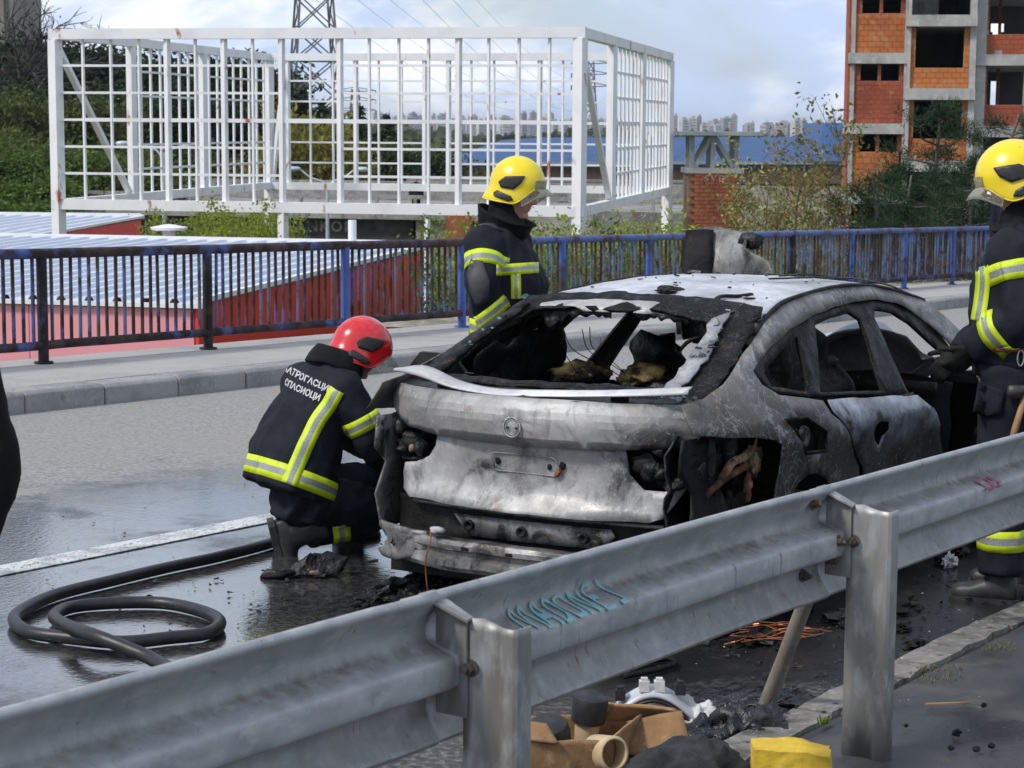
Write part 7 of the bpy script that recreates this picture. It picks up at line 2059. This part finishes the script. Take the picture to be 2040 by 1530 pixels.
# grey shoulder yoke and sleeve facing, laid over the cloth
def patch_on(parent, bv, name, outline, view, m, step=.03, off=.004):
    V = [Vector(p) for p in outline]; c = sum(V, Vector())/len(V); view = Vector(view).normalized()
    X = (V[1]-V[0]); X = (X-view*X.dot(view)).normalized(); Y = view.cross(X)
    def fn(u, v):
        p = c+X*u+Y*v; h = bv.ray_cast(p-view*.6, view)
        return h[0]-view*off if h[0] is not None else p
    return sheet_obj(name, [((p-c).dot(X), (p-c).dot(Y)) for p in V], [], step, fn, m, parent, .004, smooth=True)
patch_on(fs_, bj, 'sleeve_facing', [L(938, 516, -.3), L(962, 520, -.3), L(976, 560, -.3), L(974, 600, -.3), L(950, 612, -.3), L(936, 580, -.3), L(931, 545, -.3)], (0, 1, -.08), M_FABG)
patch_on(fs_, bj, 'shoulder_yoke', [L(955, 438, -.2), L(985, 428, -.2), L(1003, 455, -.2), L(975, 452, -.2), L(950, 452, -.2)], (0, .7, -.5), M_FABG)
MB().tube([L(1005, 632, -.2)+Vector((.012*math.cos(a), 0, .022*math.sin(a))) for a in [2*PI*i/12 for i in range(12)]], .003, 5, closed=True).build('belt_ring', M_TAPEG, fs_, True)

# ---------------------------------------------------------------- man at the right edge, working at the open door
fr_, L = person('yellow-helmeted firefighter at the right edge reaching to the open car door', 2030, 1190)
fd = Vector((-.93, .37, 0)); rd = Vector((.37, .93, 0))
hem = L(2018, 700, 0); be = L(2012, 620, 0); ch = L(2018, 545, 0); sh = L(2030, 490, .02); nk = L(2035, 452, .02)
jk = MB()
jk.loft([ring(hem-UP*.05, rd, fd, .22, .17, 30), ring(hem, rd, fd, .225, .17, 30), ring(be, rd, fd, .235, .175, 30), ring(ch, rd, fd, .245, .165, 30), ring(sh, rd, fd, .215, .13, 30), ring(nk, rd, fd, .125, .10, 30), ring(nk+UP*.06, rd, fd, .085, .085, 30)])
sL = sh-rd*.21-UP*.03; eL = L(2038, 632, -.26); wL = L(1938, 692, -.10)
sR = sh+rd*.21-UP*.03; eR = L(1985, 640, .30); wR = L(1915, 705, .22)
limb(jk, [sL+rd*.07, sL, sL.lerp(eL, .5), eL, eL.lerp(wL, .5), wL], [.10, .112, .105, .098, .088, .072])
limb(jk, [sR-rd*.07, sR, sR.lerp(eR, .5), eR, eR.lerp(wR, .5), wR], [.10, .11, .10, .09, .08, .068])
jacket = cloth('jacket', jk, M_FAB, fr_, .014, 4, .017, 7.0, 7.0, (1, 1, .7))
bj = bvh_of(jacket)
tz_ = MB(); pel = hem-UP*.05
limb(tz_, [pel+UP*.05, pel, pel-UP*.06], [.18, .185, .17])
feet = []
for sg, dx, dy in ((-1, .02, -.02), (1, .10, .10)):
    h_ = pel+rd*.10*sg; k_ = Vector((h_.x-.02+dx*.3, h_.y+dy*.5, .52)); a_ = Vector((h_.x+dx-.03, h_.y+dy, .14))
    limb(tz_, [h_, h_.lerp(k_, .5), k_, k_.lerp(a_, .5), a_], [.13, .122, .105, .10, .105])
    boot(fr_, Vector((a_.x, a_.y, .118)), fd, UP, 1.05, .12); feet.append((k_, a_))
trous = cloth('trousers', tz_, M_FAB, fr_, .014, 4, .014, 8, 5.0, (1, 1, .7))
bt = bvh_of(trous)
for k_, a_ in feet: ring_tape(fr_, bt, k_.lerp(a_, .58), UP, .095, rmax=.2)
patch_on(fr_, bt, 'thigh_pocket', [L(1950, 762, -.2), L(2000, 778, -.2), L(1995, 822, -.2), L(1965, 832, -.2), L(1938, 820, -.2)], (0.2, 1, -.1), M_FAB, .03, .014)
glove(fr_, wL, Vector((-.55, .25, -.75)), Vector((-.6, -.2, .5)), .75, 1.15)
glove(fr_, wR, Vector((-.75, -.1, -.6)), Vector((-.5, .3, .6)), .75, 1.15)
hc = L(2018, 350, .02); hf = (fd*.93-UP*.34+Vector((0, -.15, 0))).normalized(); hu = (UP+fd*.22).normalized()
helmet(fr_, hc, hf, hu, M_HELY, 1.10)
head(fr_, hc-hu*.06+hf*.0, hf, hu, s=1.04)
hood_collar(fr_, nk, hc-hu*.085-hf*.03, hf, UP, .112)
ring_tape(fr_, bj, sL.lerp(eL, .30), (eL-sL), .085, rmax=.15)
ring_tape(fr_, bj, eL.lerp(wL, .48), (wL-eL), .090, rmax=.125)
path_tape(fr_, bj, [L(1962, 530, 0), L(1966, 560, 0), L(1962, 600, 0), L(1955, 640, 0)], (.35, 1, -.1), .07)
MB().tube(catmull([hem+UP*.03+ (rd*math.cos(a)*.245+fd*math.sin(a)*.195) for a in [2*PI*i/20 for i in range(21)]], 2), .024, 6, flat=.35).build('belt', M_BELT, fr_, True)
MB().tube([L(2046, 775, -.24), L(2022, 855, -.25), L(2010, 900, -.25)], [.014, .016, .015], 8).build('axe_handle', M_WOOD, fr_, True)
MB().loft([ring(L(2030, 768, -.25), Vector((1, 0, 0)), Vector((0, 1, 0)), .05, .02, 10), ring(L(2020, 792, -.25), Vector((1, 0, 0)), Vector((0, 1, 0)), .035, .018, 10)]).build('axe_holster', M_BOOT, fr_, True)
MB().tube([L(2034, 700, -.27)+Vector((.014*math.cos(a), 0, .035*math.sin(a)-.03)) for a in [2*PI*i/14 for i in range(14)]], .0035, 5, closed=True).build('snap_hook', M_TAPEG, fr_, True)

# ---------------------------------------------------------------- onlookers
M_BLACKC = mat('plain black cloth', (0.006, 0.006, 0.007), .85, spec=.2, coords='object', layers=[((.011, .011, .013), 6, .45, .7)], bump=(30, .3, .006))
M_NAVYC = mat('dark blue cloth', (0.010, 0.012, 0.024), .85, spec=.2, coords='object', layers=[((.016, .019, .034), 6, .45, .7)], bump=(30, .3, .006))
M_HAIR = mat('dark hair', (0.02, 0.014, 0.01), .6, coords='object', layers=[((.04, .03, .02), 30, .45, .65)], bump=(60, .5, .006))
def civilian(label, px, py, depth, z, h, cl, fdv, arm=None, seed=1, dx=0):
    p = at(px, py, depth); p.z = road_z(p.x)+z
    r = empty('person', p, CROT, label, 'person')
    k = h/1.78; fd_ = Vector(fdv).normalized(); rd_ = fd_.cross(UP)
    mb = MB()
    def T(z_, a, b): return ring(Vector((0, 0, z_*k)), rd_, fd_, a*k, b*k, 26)
    mb.loft([T(.86, .17, .125), T(.95, .185, .135), T(1.10, .18, .13), T(1.30, .215, .13), T(1.42, .19, .11), T(1.49, .10, .08), T(1.53, .07, .07)])
    hands = []
    for sg in (1, -1):
        s_ = rd_*.205*sg*k+UP*1.40*k
        if sg == 1 and arm: e_, w_ = [Vector(q) for q in arm]
        else: e_ = s_-UP*.29*k+rd_*.05*sg*k; w_ = e_-UP*.25*k+fd_*.05*k
        limb(mb, [s_-rd_*.06*sg*k, s_, s_.lerp(e_, .5), e_, e_.lerp(w_, .5), w_], [.075*k, .082*k, .07*k, .062*k, .055*k, .048*k])
        hands.append((w_, (w_-e_).normalized()))
    cloth('jacket', mb, cl, r, .016*k, 5, .006, 8, seed)
    mb = MB(); limb(mb, [Vector((0, 0, .95*k)), Vector((0, 0, .86*k))], [.15*k, .15*k])
    for sg in (1, -1):
        h_ = rd_*.09*sg*k+UP*.86*k; a_ = rd_*.10*sg*k+UP*.10*k
        limb(mb, [h_, h_.lerp(a_, .3), h_.lerp(a_, .55), a_], [.10*k, .085*k, .065*k, .06*k])
        boot(r, Vector((a_.x, a_.y, .112*k)), fd_+rd_*.1*sg, UP, .95*k, .08)
    cloth('trousers', mb, cl, r, .016*k, 5, .005, 9, seed+1)
    for w_, d_ in hands: glove(r, w_, d_, fd_, .5, .95*k, M_SKIN)
    hd = head(r, Vector((0, 0, 1.655*k))+fd_*.02, fd_, UP, s=k)
    MB().add(*blob((0, -.02, .035), (.082, .098, .095), 3, .05, 2, 3, flat=-.02)).build('hair', M_HAIR, hd, True)
    MB().tube([(0, 0, 1.48*k), (0, 0, 1.60*k)], .055*k, 12).build('neck', M_SKIN, r, True)
    return r
# at the left edge only a black sleeve and the hand show
cv = civilian('person in black at the left edge, only a sleeve and hand in view', -204, 1300, 5.25, 0.0, 1.80, M_BLACKC, (.25, 1, 0), ((.285, -.05, 1.10), (.205, -.02, .86)))
civilian('person in dark blue clothes on the far pavement holding a black camera', 2006, 560, 33.0, .16, 1.80, M_NAVYC, (-.35, -1, 0), None, 5)
civilian('tiny fair-haired person in dark clothes on the overpass', 829, 400, 81.0, 0, 1.75, M_NAVYC, (.3, -1, 0), None, 7)
# ------------------------------------------------------------------ hose, debris and the heap by the kerb
M_HOSE = mat('black rubber hose', (0.010, 0.010, 0.0115), 0.42, layers=[((0.022, 0.022, 0.024), 18, 0.45, 0.68), ((0.05, 0.05, 0.05), 70, 0.64, 0.74)], bump=(90, 0.25, 0.003))
hp = [(640, 1040, .03), (550, 1078, .03), (440, 1108, .03), (330, 1132, .03), (220, 1156, .03), (120, 1184, .03), (52, 1210, .03), (26, 1236, .03), (62, 1258, .03), (140, 1272, .03), (240, 1278, .03), (340, 1272, .03), (412, 1260, .03), (436, 1241, .03), (408, 1218, .03), (330, 1203, .03), (230, 1200, .03), (145, 1210, .03), (108, 1227, .04), (130, 1246, .07), (190, 1266, .085), (250, 1290, .06), (310, 1318, .035), (380, 1362, .03), (470, 1440, .03)]
hpts = catmull([onroad(a+2.5*math.sin(i*2.1), b+1.5*math.sin(i*3.3), z) for i, (a, b, z) in enumerate(hp)], 8)
o = MB().tube(hpts, 0.027, 12).build('fire_hose', M_HOSE, None, True)
tag(o, 'black fire hose looped on the wet road beside the crouching man', 'hose')

def lump(name, m, c, d, seed, amp=.5, sc=2.0, sub=3, smooth=True, label=None, cat=None, group=None, flat=None):
    c = Vector(c)
    o = MB().add(*blob((0, 0, 0), d, seed, amp, sc, sub, flat)).build(name, m, None, smooth, loc=c)
    if label: tag(o, label, cat, group)
    return o
M_ASHB = mat('charred crumbs', (0.012, 0.012, 0.0125), 0.6, layers=[((0.05, 0.05, 0.052), 20, 0.5, 0.7), ((.16, .16, .165), 60, .66, .76)], bump=(60, .6, .01))
rg = random.Random(11)
# loose crumbs strewn over the road
def scatter(name, label, n, region, sizes, m, seed):
    r_ = random.Random(seed); mb = MB()
    for k in range(n):
        x, y = region(r_); s = r_.choice(sizes)*r_.uniform(.6, 1.4)
        q = [Vector((r_.uniform(-1, 1), r_.uniform(-1, 1), r_.uniform(0, .8)))*s for _ in range(5)]
        c = Vector((x, y, road_z(x)+.004))
        mb.add([c+p for p in q]+[c+Vector((0, 0, s*.5))], [(0, 1, 5), (1, 2, 5), (2, 3, 5), (3, 4, 5), (4, 0, 5), (0, 1, 2), (0, 2, 3), (0, 3, 4)])
    return tag(mb.build(name, m), label, 'debris', kind='stuff')
def reg_rear(r):
    return (r.gauss(6.5, .55), r.gauss(5.0, .75))
def reg_right(r):
    return (r.uniform(6.0, 10.5), min(3.9, max(2.98, r.gauss(3.35, .25))))
def reg_lane(r):
    return (r.uniform(4.6, 9.6), r.uniform(5.2, 8.0))
scatter('charred_crumbs', 'black crumbs strewn on the wet road behind the car', 420, reg_rear, [.006, .008, .012, .02], M_ASHB, 1)
scatter('charred_crumbs', 'black crumbs strewn along the kerb beside the car', 520, reg_right, [.006, .010, .014, .022], M_ASHB, 2)
scatter('grit', 'scattered dark grit over the road lane', 260, reg_lane, [.004, .006, .009], M_ASHB, 3)
M_PALEB = mat('pale flakes of plaster and plastic', (.40, .39, .38), .8, layers=[((.2, .2, .2), 20, .45, .65)])
def reg_near(r): return (r.uniform(5.9, 9.0), r.uniform(1.9, 3.7))
sc_ = scatter('pale_flakes', 'small pale flakes strewn on the pavement and kerb', 150, reg_near, [.003, .005, .008], M_PALEB, 4)
for v in sc_.data.vertices:
    if v.co.y < 2.92: v.co.z += .1
# charred heap under the rear of the car
for k, (px, py, d) in enumerate([(800, 1178, (.16, .10, .05)), (860, 1165, (.14, .12, .06)), (905, 1150, (.16, .12, .05)), (752, 1196, (.10, .06, .03)), (835, 1195, (.16, .08, .035)), (880, 1180, (.12, .08, .04))]):
    p = onroad(px, py, .02)
    lump('charred_heap', M_CHARW, p, d, k+3, .8, 2.6, 4, 35, ['crumbled black heap of burnt plastic under the rear left of the car', 'larger black burnt heap below the crash beam', 'burnt heap hidden mostly under the rear of the car', 'small flat piece of burnt plastic nearest the crouching man', 'long flat burnt scrap in front of the heap', 'burnt clump at the right end of the heap'][k], 'burnt heap', 'burnt heap under the car')
M_STRIP = M_CHARW
for k, pts in enumerate([[(742, 1195), (775, 1172), (808, 1160), (842, 1150)], [(770, 1205), (830, 1200), (880, 1172)]]):
    P = [onroad(a, b, .03+.03*math.sin(i*1.3+k)) for i, (a, b) in enumerate(pts)]
    tag(MB().tube(catmull(P, 5), .012, 6, flat=.5).build('burnt_strip', M_STRIP, None, True), ['curled black trim strip lying on top of the burnt heap', 'short burnt strip in front of the burnt heap'][k], 'burnt strip')
# burnt bumper scrap by the man's boot
bs = empty('burnt_scrap', onroad(610, 1150, 0), CROT, 'crumpled burnt bumper scrap lying by the boot of the crouching man', 'burnt scrap')
grid_obj('skin', [[(-.20, -.05, .005), (-.17, .0, .03), (-.14, .05, .01)], [(-.10, -.05, .01), (-.07, 0, .06), (-.04, .06, .02)], [(.0, -.04, .02), (.03, .02, .09), (.06, .08, .03)], [(.08, -.02, .01), (.10, .05, .10), (.12, .10, .06)], [(.14, .0, .0), (.17, .06, .06), (.17, .12, .03)]], 5, 5, M_CHARW, bs, .012, 35, warp=.035, wscale=16)
MB().add(*blob((.12, .07, .04), (.05, .04, .035), 8, .8, 3.5, 3)).build('lump', M_CHARW, bs, 30)
MB().add(*blob((.04, -.01, .02), (.03, .02, .018), 4, .5, 3, 2)).build('pale_core', M_CREAM, bs, True)
MB().tube([(-.20, -.04, .012), (-.12, -.06, .022), (-.05, -.03, .03)], [.02, .024, .016], 8, flat=.6).build('rib', M_CHAR, bs, True)
# scraps on the dark road to the right of the car
for k, (px, py, d) in enumerate([(1880, 1120, (.07, .04, .03)), (1905, 1100, (.06, .05, .05)), (1800, 1250, (.05, .03, .02)), (1740, 1280, (.10, .05, .025)), (1830, 1290, (.07, .04, .03)), (1400, 1260, (.10, .06, .03)), (1500, 1270, (.14, .07, .03)), (1330, 1285, (.09, .05, .02)), (1780, 1210, (.16, .10, .04)), (1690, 1235, (.12, .10, .04))]):
    lump('burnt_fragment', M_CHARW if k % 2 else M_CHAR, onroad(px, py, .015), d, 30+k, .8, 2.6, 3, 30, 'small burnt fragment on the sooty road beside the car', 'burnt fragment', 'burnt fragments beside the car')
lump('crumpled_foil', M_LIPM, onroad(1892, 1118, .03), (.05, .03, .035), 77, .9, 3, 3, 25, 'small crumpled grey foil scrap on the dark road near the right firefighter', 'foil scrap')
tag(MB().tube(catmull([onroad(a, b, .02) for a, b in ((1235, 1340), (1270, 1322), (1330, 1312), (1345, 1322), (1300, 1336), (1245, 1347))], 4), .012, 6, closed=False).build('burnt_hoop', M_CHAR, None, True), 'flat burnt oval hoop on the road under the barrier', 'burnt hoop')
# bared copper wires
cw = MB()
for k in range(13):
    x0 = 1430+rg.uniform(0, 60); y0 = 1262+rg.uniform(-14, 16)
    P = [onroad(x0+i*rg.uniform(28, 44), y0+rg.uniform(-9, 9)-i*1.5, .02+rg.uniform(0, .05)) for i in range(5)]
    cw.tube(catmull(P, 4), .0022, 4)
tag(cw.build('copper_wires', M_COPPER), 'tangle of bared copper wires on the road by the rear wheel', 'wire tangle', kind='stuff')

# leaning pole behind the barrier
M_POLE = mat('weathered round pole', (0.21, 0.185, 0.155), .7, layers=[((.12, .105, .09), 6, .42, .65, None, (1, 1, .3)), ((.30, .27, .22), 30, .55, .72)], bump=(30, .4, .006, (1, 1, .3)))
b0 = onroad(1517, 1432, 0.0); d_ = ray(1612, 1180); t0 = onroad(1612, 1180, 0) 
k_ = (2.80-CAM.y)/d_.y; t0 = CAM+d_*k_
ax = (t0-b0)
o = MB().tube([Vector((0, 0, 0)), ax*.5, ax*1.12], [.031, .027, .026], 14).build('leaning_pole', M_POLE, None, 40, loc=b0)
tag(o, 'weathered round pole leaning from the kerb against the back of the barrier', 'pole')

# the heap of odds and ends
M_CARD = mat('damp corrugated cardboard', (0.34, 0.20, 0.095), .9, layers=[((.22, .125, .055), 6, .42, .65), ((.44, .29, .155), 18, .55, .72), ((.14, .08, .04), 9, .62, .74)], bump=[(70, .35, .004, (3, 1, .1)), (9, .4, .02)])
M_BPL = mat('matt black plastic', (.014, .0145, .017), .5, layers=[((.03, .031, .035), 24, .45, .68)], bump=(80, .2, .003))
M_CRM = mat('cream plastic', (.58, .45, .28), .5, layers=[((.44, .32, .19), 12, .45, .68)])
M_WHT = mat('dirty white cloth', (.62, .61, .60), .9, layers=[((.45, .44, .43), 9, .42, .65), ((.2, .2, .2), 20, .64, .76)], bump=(30, .4, .008))
M_BAG = mat('black refuse sack', (.010, .0105, .012), .24, layers=[((.02, .021, .024), 12, .45, .65)], bump=[(12, .8, .03), (45, .5, .006)])
M_BLNK = mat('damp dark blanket', (.020, .021, .024), .9, layers=[((.035, .036, .040), 8, .45, .65), ((.010, .010, .012), 20, .5, .7)], bump=[(160, .5, .003), (10, .4, .02)])
M_YBLK = mat('grubby yellow foam block', (.62, .42, .03), .8, layers=[((.5, .32, .03), 7, .42, .65), ((.25, .16, .03), 5, .6, .76), ((.68, .5, .08), 40, .55, .7)], bump=[(18, .4, .012), (90, .3, .003)])
M_HELW = mat('grey white plastic', (.50, .53, .57), .35, layers=[((.40, .42, .46), 10, .42, .65)])
def flat_board(name, pts, parent, m=M_CARD, th=.008, warp=.008, step=.04):
    """a thin sheet from four corner points"""
    a, b, c, d = [Vector(p) for p in pts]
    return grid_obj(name, [[a.lerp(b, i/4) for i in range(5)], [a.lerp(d, .5).lerp(b.lerp(c, .5), i/4) for i in range(5)], [d.lerp(c, i/4) for i in range(5)]], 3, 4, m, parent, th, 40, warp=warp, wscale=9)
bx0 = onroad(1115, 1520, 0.0)
box_ = empty('cardboard_box', bx0, CROT, 'torn open cardboard box at the foot of the barrier post', 'box')
def bl(px, py, z): 
    p = onroad(px, py, z)-bx0; c, s = math.cos(-CROT), math.sin(-CROT)
    return Vector((p.x*c-p.y*s, p.x*s+p.y*c, p.z))
A, B, Cc, Dd = bl(1005, 1560, 0), bl(1215, 1550, 0), bl(1262, 1490, 0), bl(1050, 1495, 0)
up = Vector((0, 0, .135))
flat_board('front_wall', [A, B, B+up*.95, A+up], box_); flat_board('side_wall', [B, Cc, Cc+up*.9+Vector((.03, 0, 0)), B+up*.95], box_)
flat_board('back_wall', [Dd, Cc, Cc+up*.8, Dd+up*.9], box_); flat_board('side_wall', [A, Dd, Dd+up*.9, A+up], box_)
flat_board('bottom', [A, B, Cc, Dd], box_)
flat_board('torn_flap', [A+up+Vector((.0, 0, 0)), A+up+Vector((.17, .02, -.01)), A+up+Vector((.13, .07, .04)), A+up+Vector((-.03, .06, .05))], box_)
fl = empty('cardboard_flap', onroad(1290, 1500, 0), CROT, 'loose folded cardboard flap leaning beside the torn box', 'cardboard')
flat_board('near_leaf', [(-.13, -.05, .01), (.15, -.10, .02), (.11, -.02, .15), (-.07, .02, .10)], fl); flat_board('far_leaf', [(-.16, .06, .08), (.07, .09, .07), (.11, .04, .13), (-.12, .0, .16)], fl)
flat_board('top_strip', [(-.14, .10, .14), (.10, .06, .13), (.08, .12, .09), (-.15, .16, .10)], fl)
def drum(name, label, cat, px, py, z, prof, mats, rot, sc=1.0):
    g_ = empty(name, onroad(px, py, z), CROT, label, cat); g_.rotation_euler = (rot[0], rot[1], CROT+rot[2])
    for nm, pr, m in prof: MB().lathe([(r*sc, h*sc) for r, h in pr], 26).build(nm, m, g_, 40)
    return g_
drum('lidded_pot', 'upright cream pot with a tall black lid in the heap', 'pot', 1165, 1488, .02, [('pot', [(0, 0), (.036, 0), (.043, .10), (.040, .10)], M_CRM), ('lid', [(.046, .088), (.056, .092), (.060, .16), (.056, .176), (.046, .182), (0, .184)], M_BPL)], None, (.08, .10, 0))
drum('black_pot', 'round upturned black pot lying in the cardboard box', 'pot', 1098, 1505, .03, [('bowl', [(0, .0), (.055, .0), (.072, .035), (.073, .085), (.066, .115), (.045, .128), (0, .132)], M_BPL)], None, (.25, -.15, 0))
drum('cream_drum', 'cream plastic drum lying on its side in the heap', 'drum', 1205, 1500, .075, [('shell', [(.052, -.055), (.056, -.05), (.056, .05), (.050, .055), (.046, .055), (.046, -.055), (.052, -.055)], M_CRM), ('bung', [(0, -.045), (.046, -.045), (.046, -.03), (0, -.03)], M_BPL)], None, (1.35, .3, .5))
# white bracket with black clips
wb = empty('white_harness', onroad(1300, 1462, .03), CROT, 'grey-white curved plastic harness with black clips behind the cardboard', 'harness')
arc = [Vector((-.14+.28*i/14, .02, .06+.085*math.sin(PI*i/14))) for i in range(15)]
grid_obj('curved_band', [[p+Vector((0, -.045, -.012)), p+Vector((0, 0, .012)), p+Vector((0, .05, 0))] for p in arc], 3, 2, M_HELW, wb, .012, 40)
grid_obj('dark_lining', [[p*.93+Vector((0, -.045, -.016)), p*.93+Vector((0, .05, -.004))] for p in arc], 3, 1, M_BPL, wb, .01, 40)
for x, z in ((-.11, .135), (-.03, .165), (.02, .165), (.09, .155)):
    c = MB(); c.box((x, 0, z), (.034, .03, .036)); c.box((x, 0, z+.022), (.022, .02, .012)); c.build('clip', M_BPL if abs(x) > .05 else M_WHT, wb)
tag(MB().box((0, 0, .015), (.055, .035, .026)).build('small_tub', M_WHT, None, loc=onroad(1228, 1440, .03), rot=(0, 0, CROT+.2)), 'small white plastic tub behind the cardboard', 'tub')
def cloth_heap(name, m, px, py, z, d, seed, label, cat, amp=.5, wr=.02, sc=1.6):
    p = onroad(px, py, z)
    vs, fs = blob((0, 0, 0), d, seed, amp, sc, 5, flat=-d[2]*.25)
    vs = [v+noise.noise_vector(v*14+Vector((seed, 0, 0)))*wr+Vector((0, 0, wr*1.3*(1-abs(noise.noise(Vector((v.x*17, v.y*9, v.z*9+seed))))*3))) for v in vs]
    o = MB().add(vs, fs).build(name, m, None, True, loc=p, rot=(0, 0, CROT))
    return tag(o, label, cat)
cloth_heap('white_cloth', M_WHT, 1385, 1445, .05, (.115, .08, .075), 4, 'crumpled dirty white cloth on top of the heap', 'cloth', .5, .014)
cloth_heap('black_sack', M_BAG, 1490, 1476, .03, (.15, .10, .075), 9, 'crumpled glossy black refuse sack at the kerb', 'sack', .55, .020)
cloth_heap('black_sack', M_BAG, 1400, 1486, .025, (.12, .09, .06), 19, 'smaller black refuse sack under the white cloth', 'sack', .55, .020)
cloth_heap('dark_sheet', M_BAG, 1500, 1400, .0, (.26, .15, .03), 15, 'flat dark plastic sheet on the road round the pole foot', 'plastic sheet', .45, .010)
cloth_heap('dark_blanket', M_BLNK, 1365, 1575, .02, (.26, .15, .115), 23, 'dark damp blanket bundled in the foreground below the barrier', 'blanket', .35, .014, 1.2)
yb = empty('yellow_block', onroad(1575, 1548, .104), CROT-.10, 'grubby yellow foam block lying on the pavement edge', 'foam block')
m_ = MB(); nn = 12; 
o = MB().box((0, 0, .050), (.235, .15, .098)).build('block', M_YBLK, yb)
sb = o.modifiers.new('cut', 'SUBSURF'); sb.subdivision_type = 'SIMPLE'; sb.levels = 4; sb.render_levels = 4
bake(o)
for v in o.data.vertices:
    q = v.co
    q += noise.noise_vector(q*9)*.010+noise.noise_vector(q*30)*.003
    if q.z < .01: q.z = 0
    if q.z > .08 and q.x > .02: q.z -= .018*smooth01((q.x-.02)/.1)*(1 if q.y > 0 else .3)
bevel(o, .006, 2, 50)
# weeds along the kerb
M_WEED = leaf_mat('kerb weeds', [(.10, .17, .03), (.2, .3, .05), (.28, .27, .09)], .4)
M_MOSS = leaf_mat('dry moss and grass', [(.13, .12, .05), (.2, .18, .07), (.1, .12, .03)], .3)
def weed(px, py, n, spread, h, m, label, seed):
    r_ = np.random.default_rng(seed); p = onroad(px, py, .10)
    V = []; 
    for k in range(n):
        a = r_.uniform(0, 2*PI); rr = spread*math.sqrt(r_.uniform(0, 1)); c = Vector((rr*math.cos(a), rr*math.sin(a)*.6, 0))
        d = Vector((r_.normal()*.6, r_.normal()*.6, 1)).normalized()*h*r_.uniform(.4, 1.1); s = Vector((-d.y, d.x, 0)).normalized()*h*.12 if abs(d.x)+abs(d.y) > 1e-3 else Vector((.004, 0, 0))
        V += [tuple(c-s), tuple(c+s), tuple(c+d*.7+s*1.3), tuple(c+d-s*.2)]
    o = link('weed_tuft', quad_mesh('weed_tuft', np.array(V), np.arange(len(V)).reshape(-1, 4), m), None, p)
    tag(o, label, 'weeds')
weed(1642, 1442, 40, .022, .03, M_WEED, 'tiny bright green weed on the kerb beside the barrier post', 1)
weed(1870, 1345, 200, .16, .016, M_MOSS, 'patch of dry grass and moss along the inner edge of the kerb', 2)
weed(1700, 1420, 80, .07, .014, M_MOSS, 'thin moss patch behind the foot of the barrier post', 3)
weed(1990, 1290, 90, .10, .014, M_MOSS, 'moss patch on the pavement near the right edge', 4)
for k, (px, py, s_) in enumerate([(1905, 1460, .018), (1975, 1485, .014), (1895, 1490, .012), (1945, 1492, .016), (1805, 1445, .010), (1960, 1405, .012)]):
    lump('charred_chip', M_CHAR, onroad(px, py, .108), (s_, s_*.8, s_*.6), 90+k, .6, 2, 2, 25, 'small black charred chip on the dark pavement', 'chip', 'charred chips on the pavement')
tag(MB().bar(onroad(1845, 1403, .108), onroad(1930, 1400, .108), .012, .006).build('wood_splinter', M_WOOD, None), 'thin wooden splinter on the pavement beside the kerb', 'splinter')

# ------------------------------------------------------------------ tell look-alikes apart by their order across the view
_ord = ['', 'first', 'second', 'third', 'fourth', 'fifth', 'sixth', 'seventh', 'eighth', 'ninth', 'tenth', 'eleventh', 'twelfth', 'thirteenth', 'fourteenth', 'fifteenth', 'sixteenth', 'seventeenth', 'eighteenth', 'nineteenth', 'twentieth']
_ord += ['twenty-'+w for w in _ord[1:10]]+['thirtieth']+['thirty-'+w for w in _ord[1:10]]+['fortieth']+['forty-'+w for w in _ord[1:10]]+['fiftieth']
bylab = {}
for o in SC.objects:
    if o.parent is None and 'label' in o.keys() and 'group' in o.keys(): bylab.setdefault(o['label'], []).append(o)
for lb, obs in bylab.items():
    if 1 < len(obs) <= 50:
        obs.sort(key=lambda q: (q.location-CAM).dot(_r)/max(.1, (q.location-CAM).dot(_f)))
        for i, q in enumerate(obs): q['label'] = lb+', '+_ord[i+1]+' from the left'
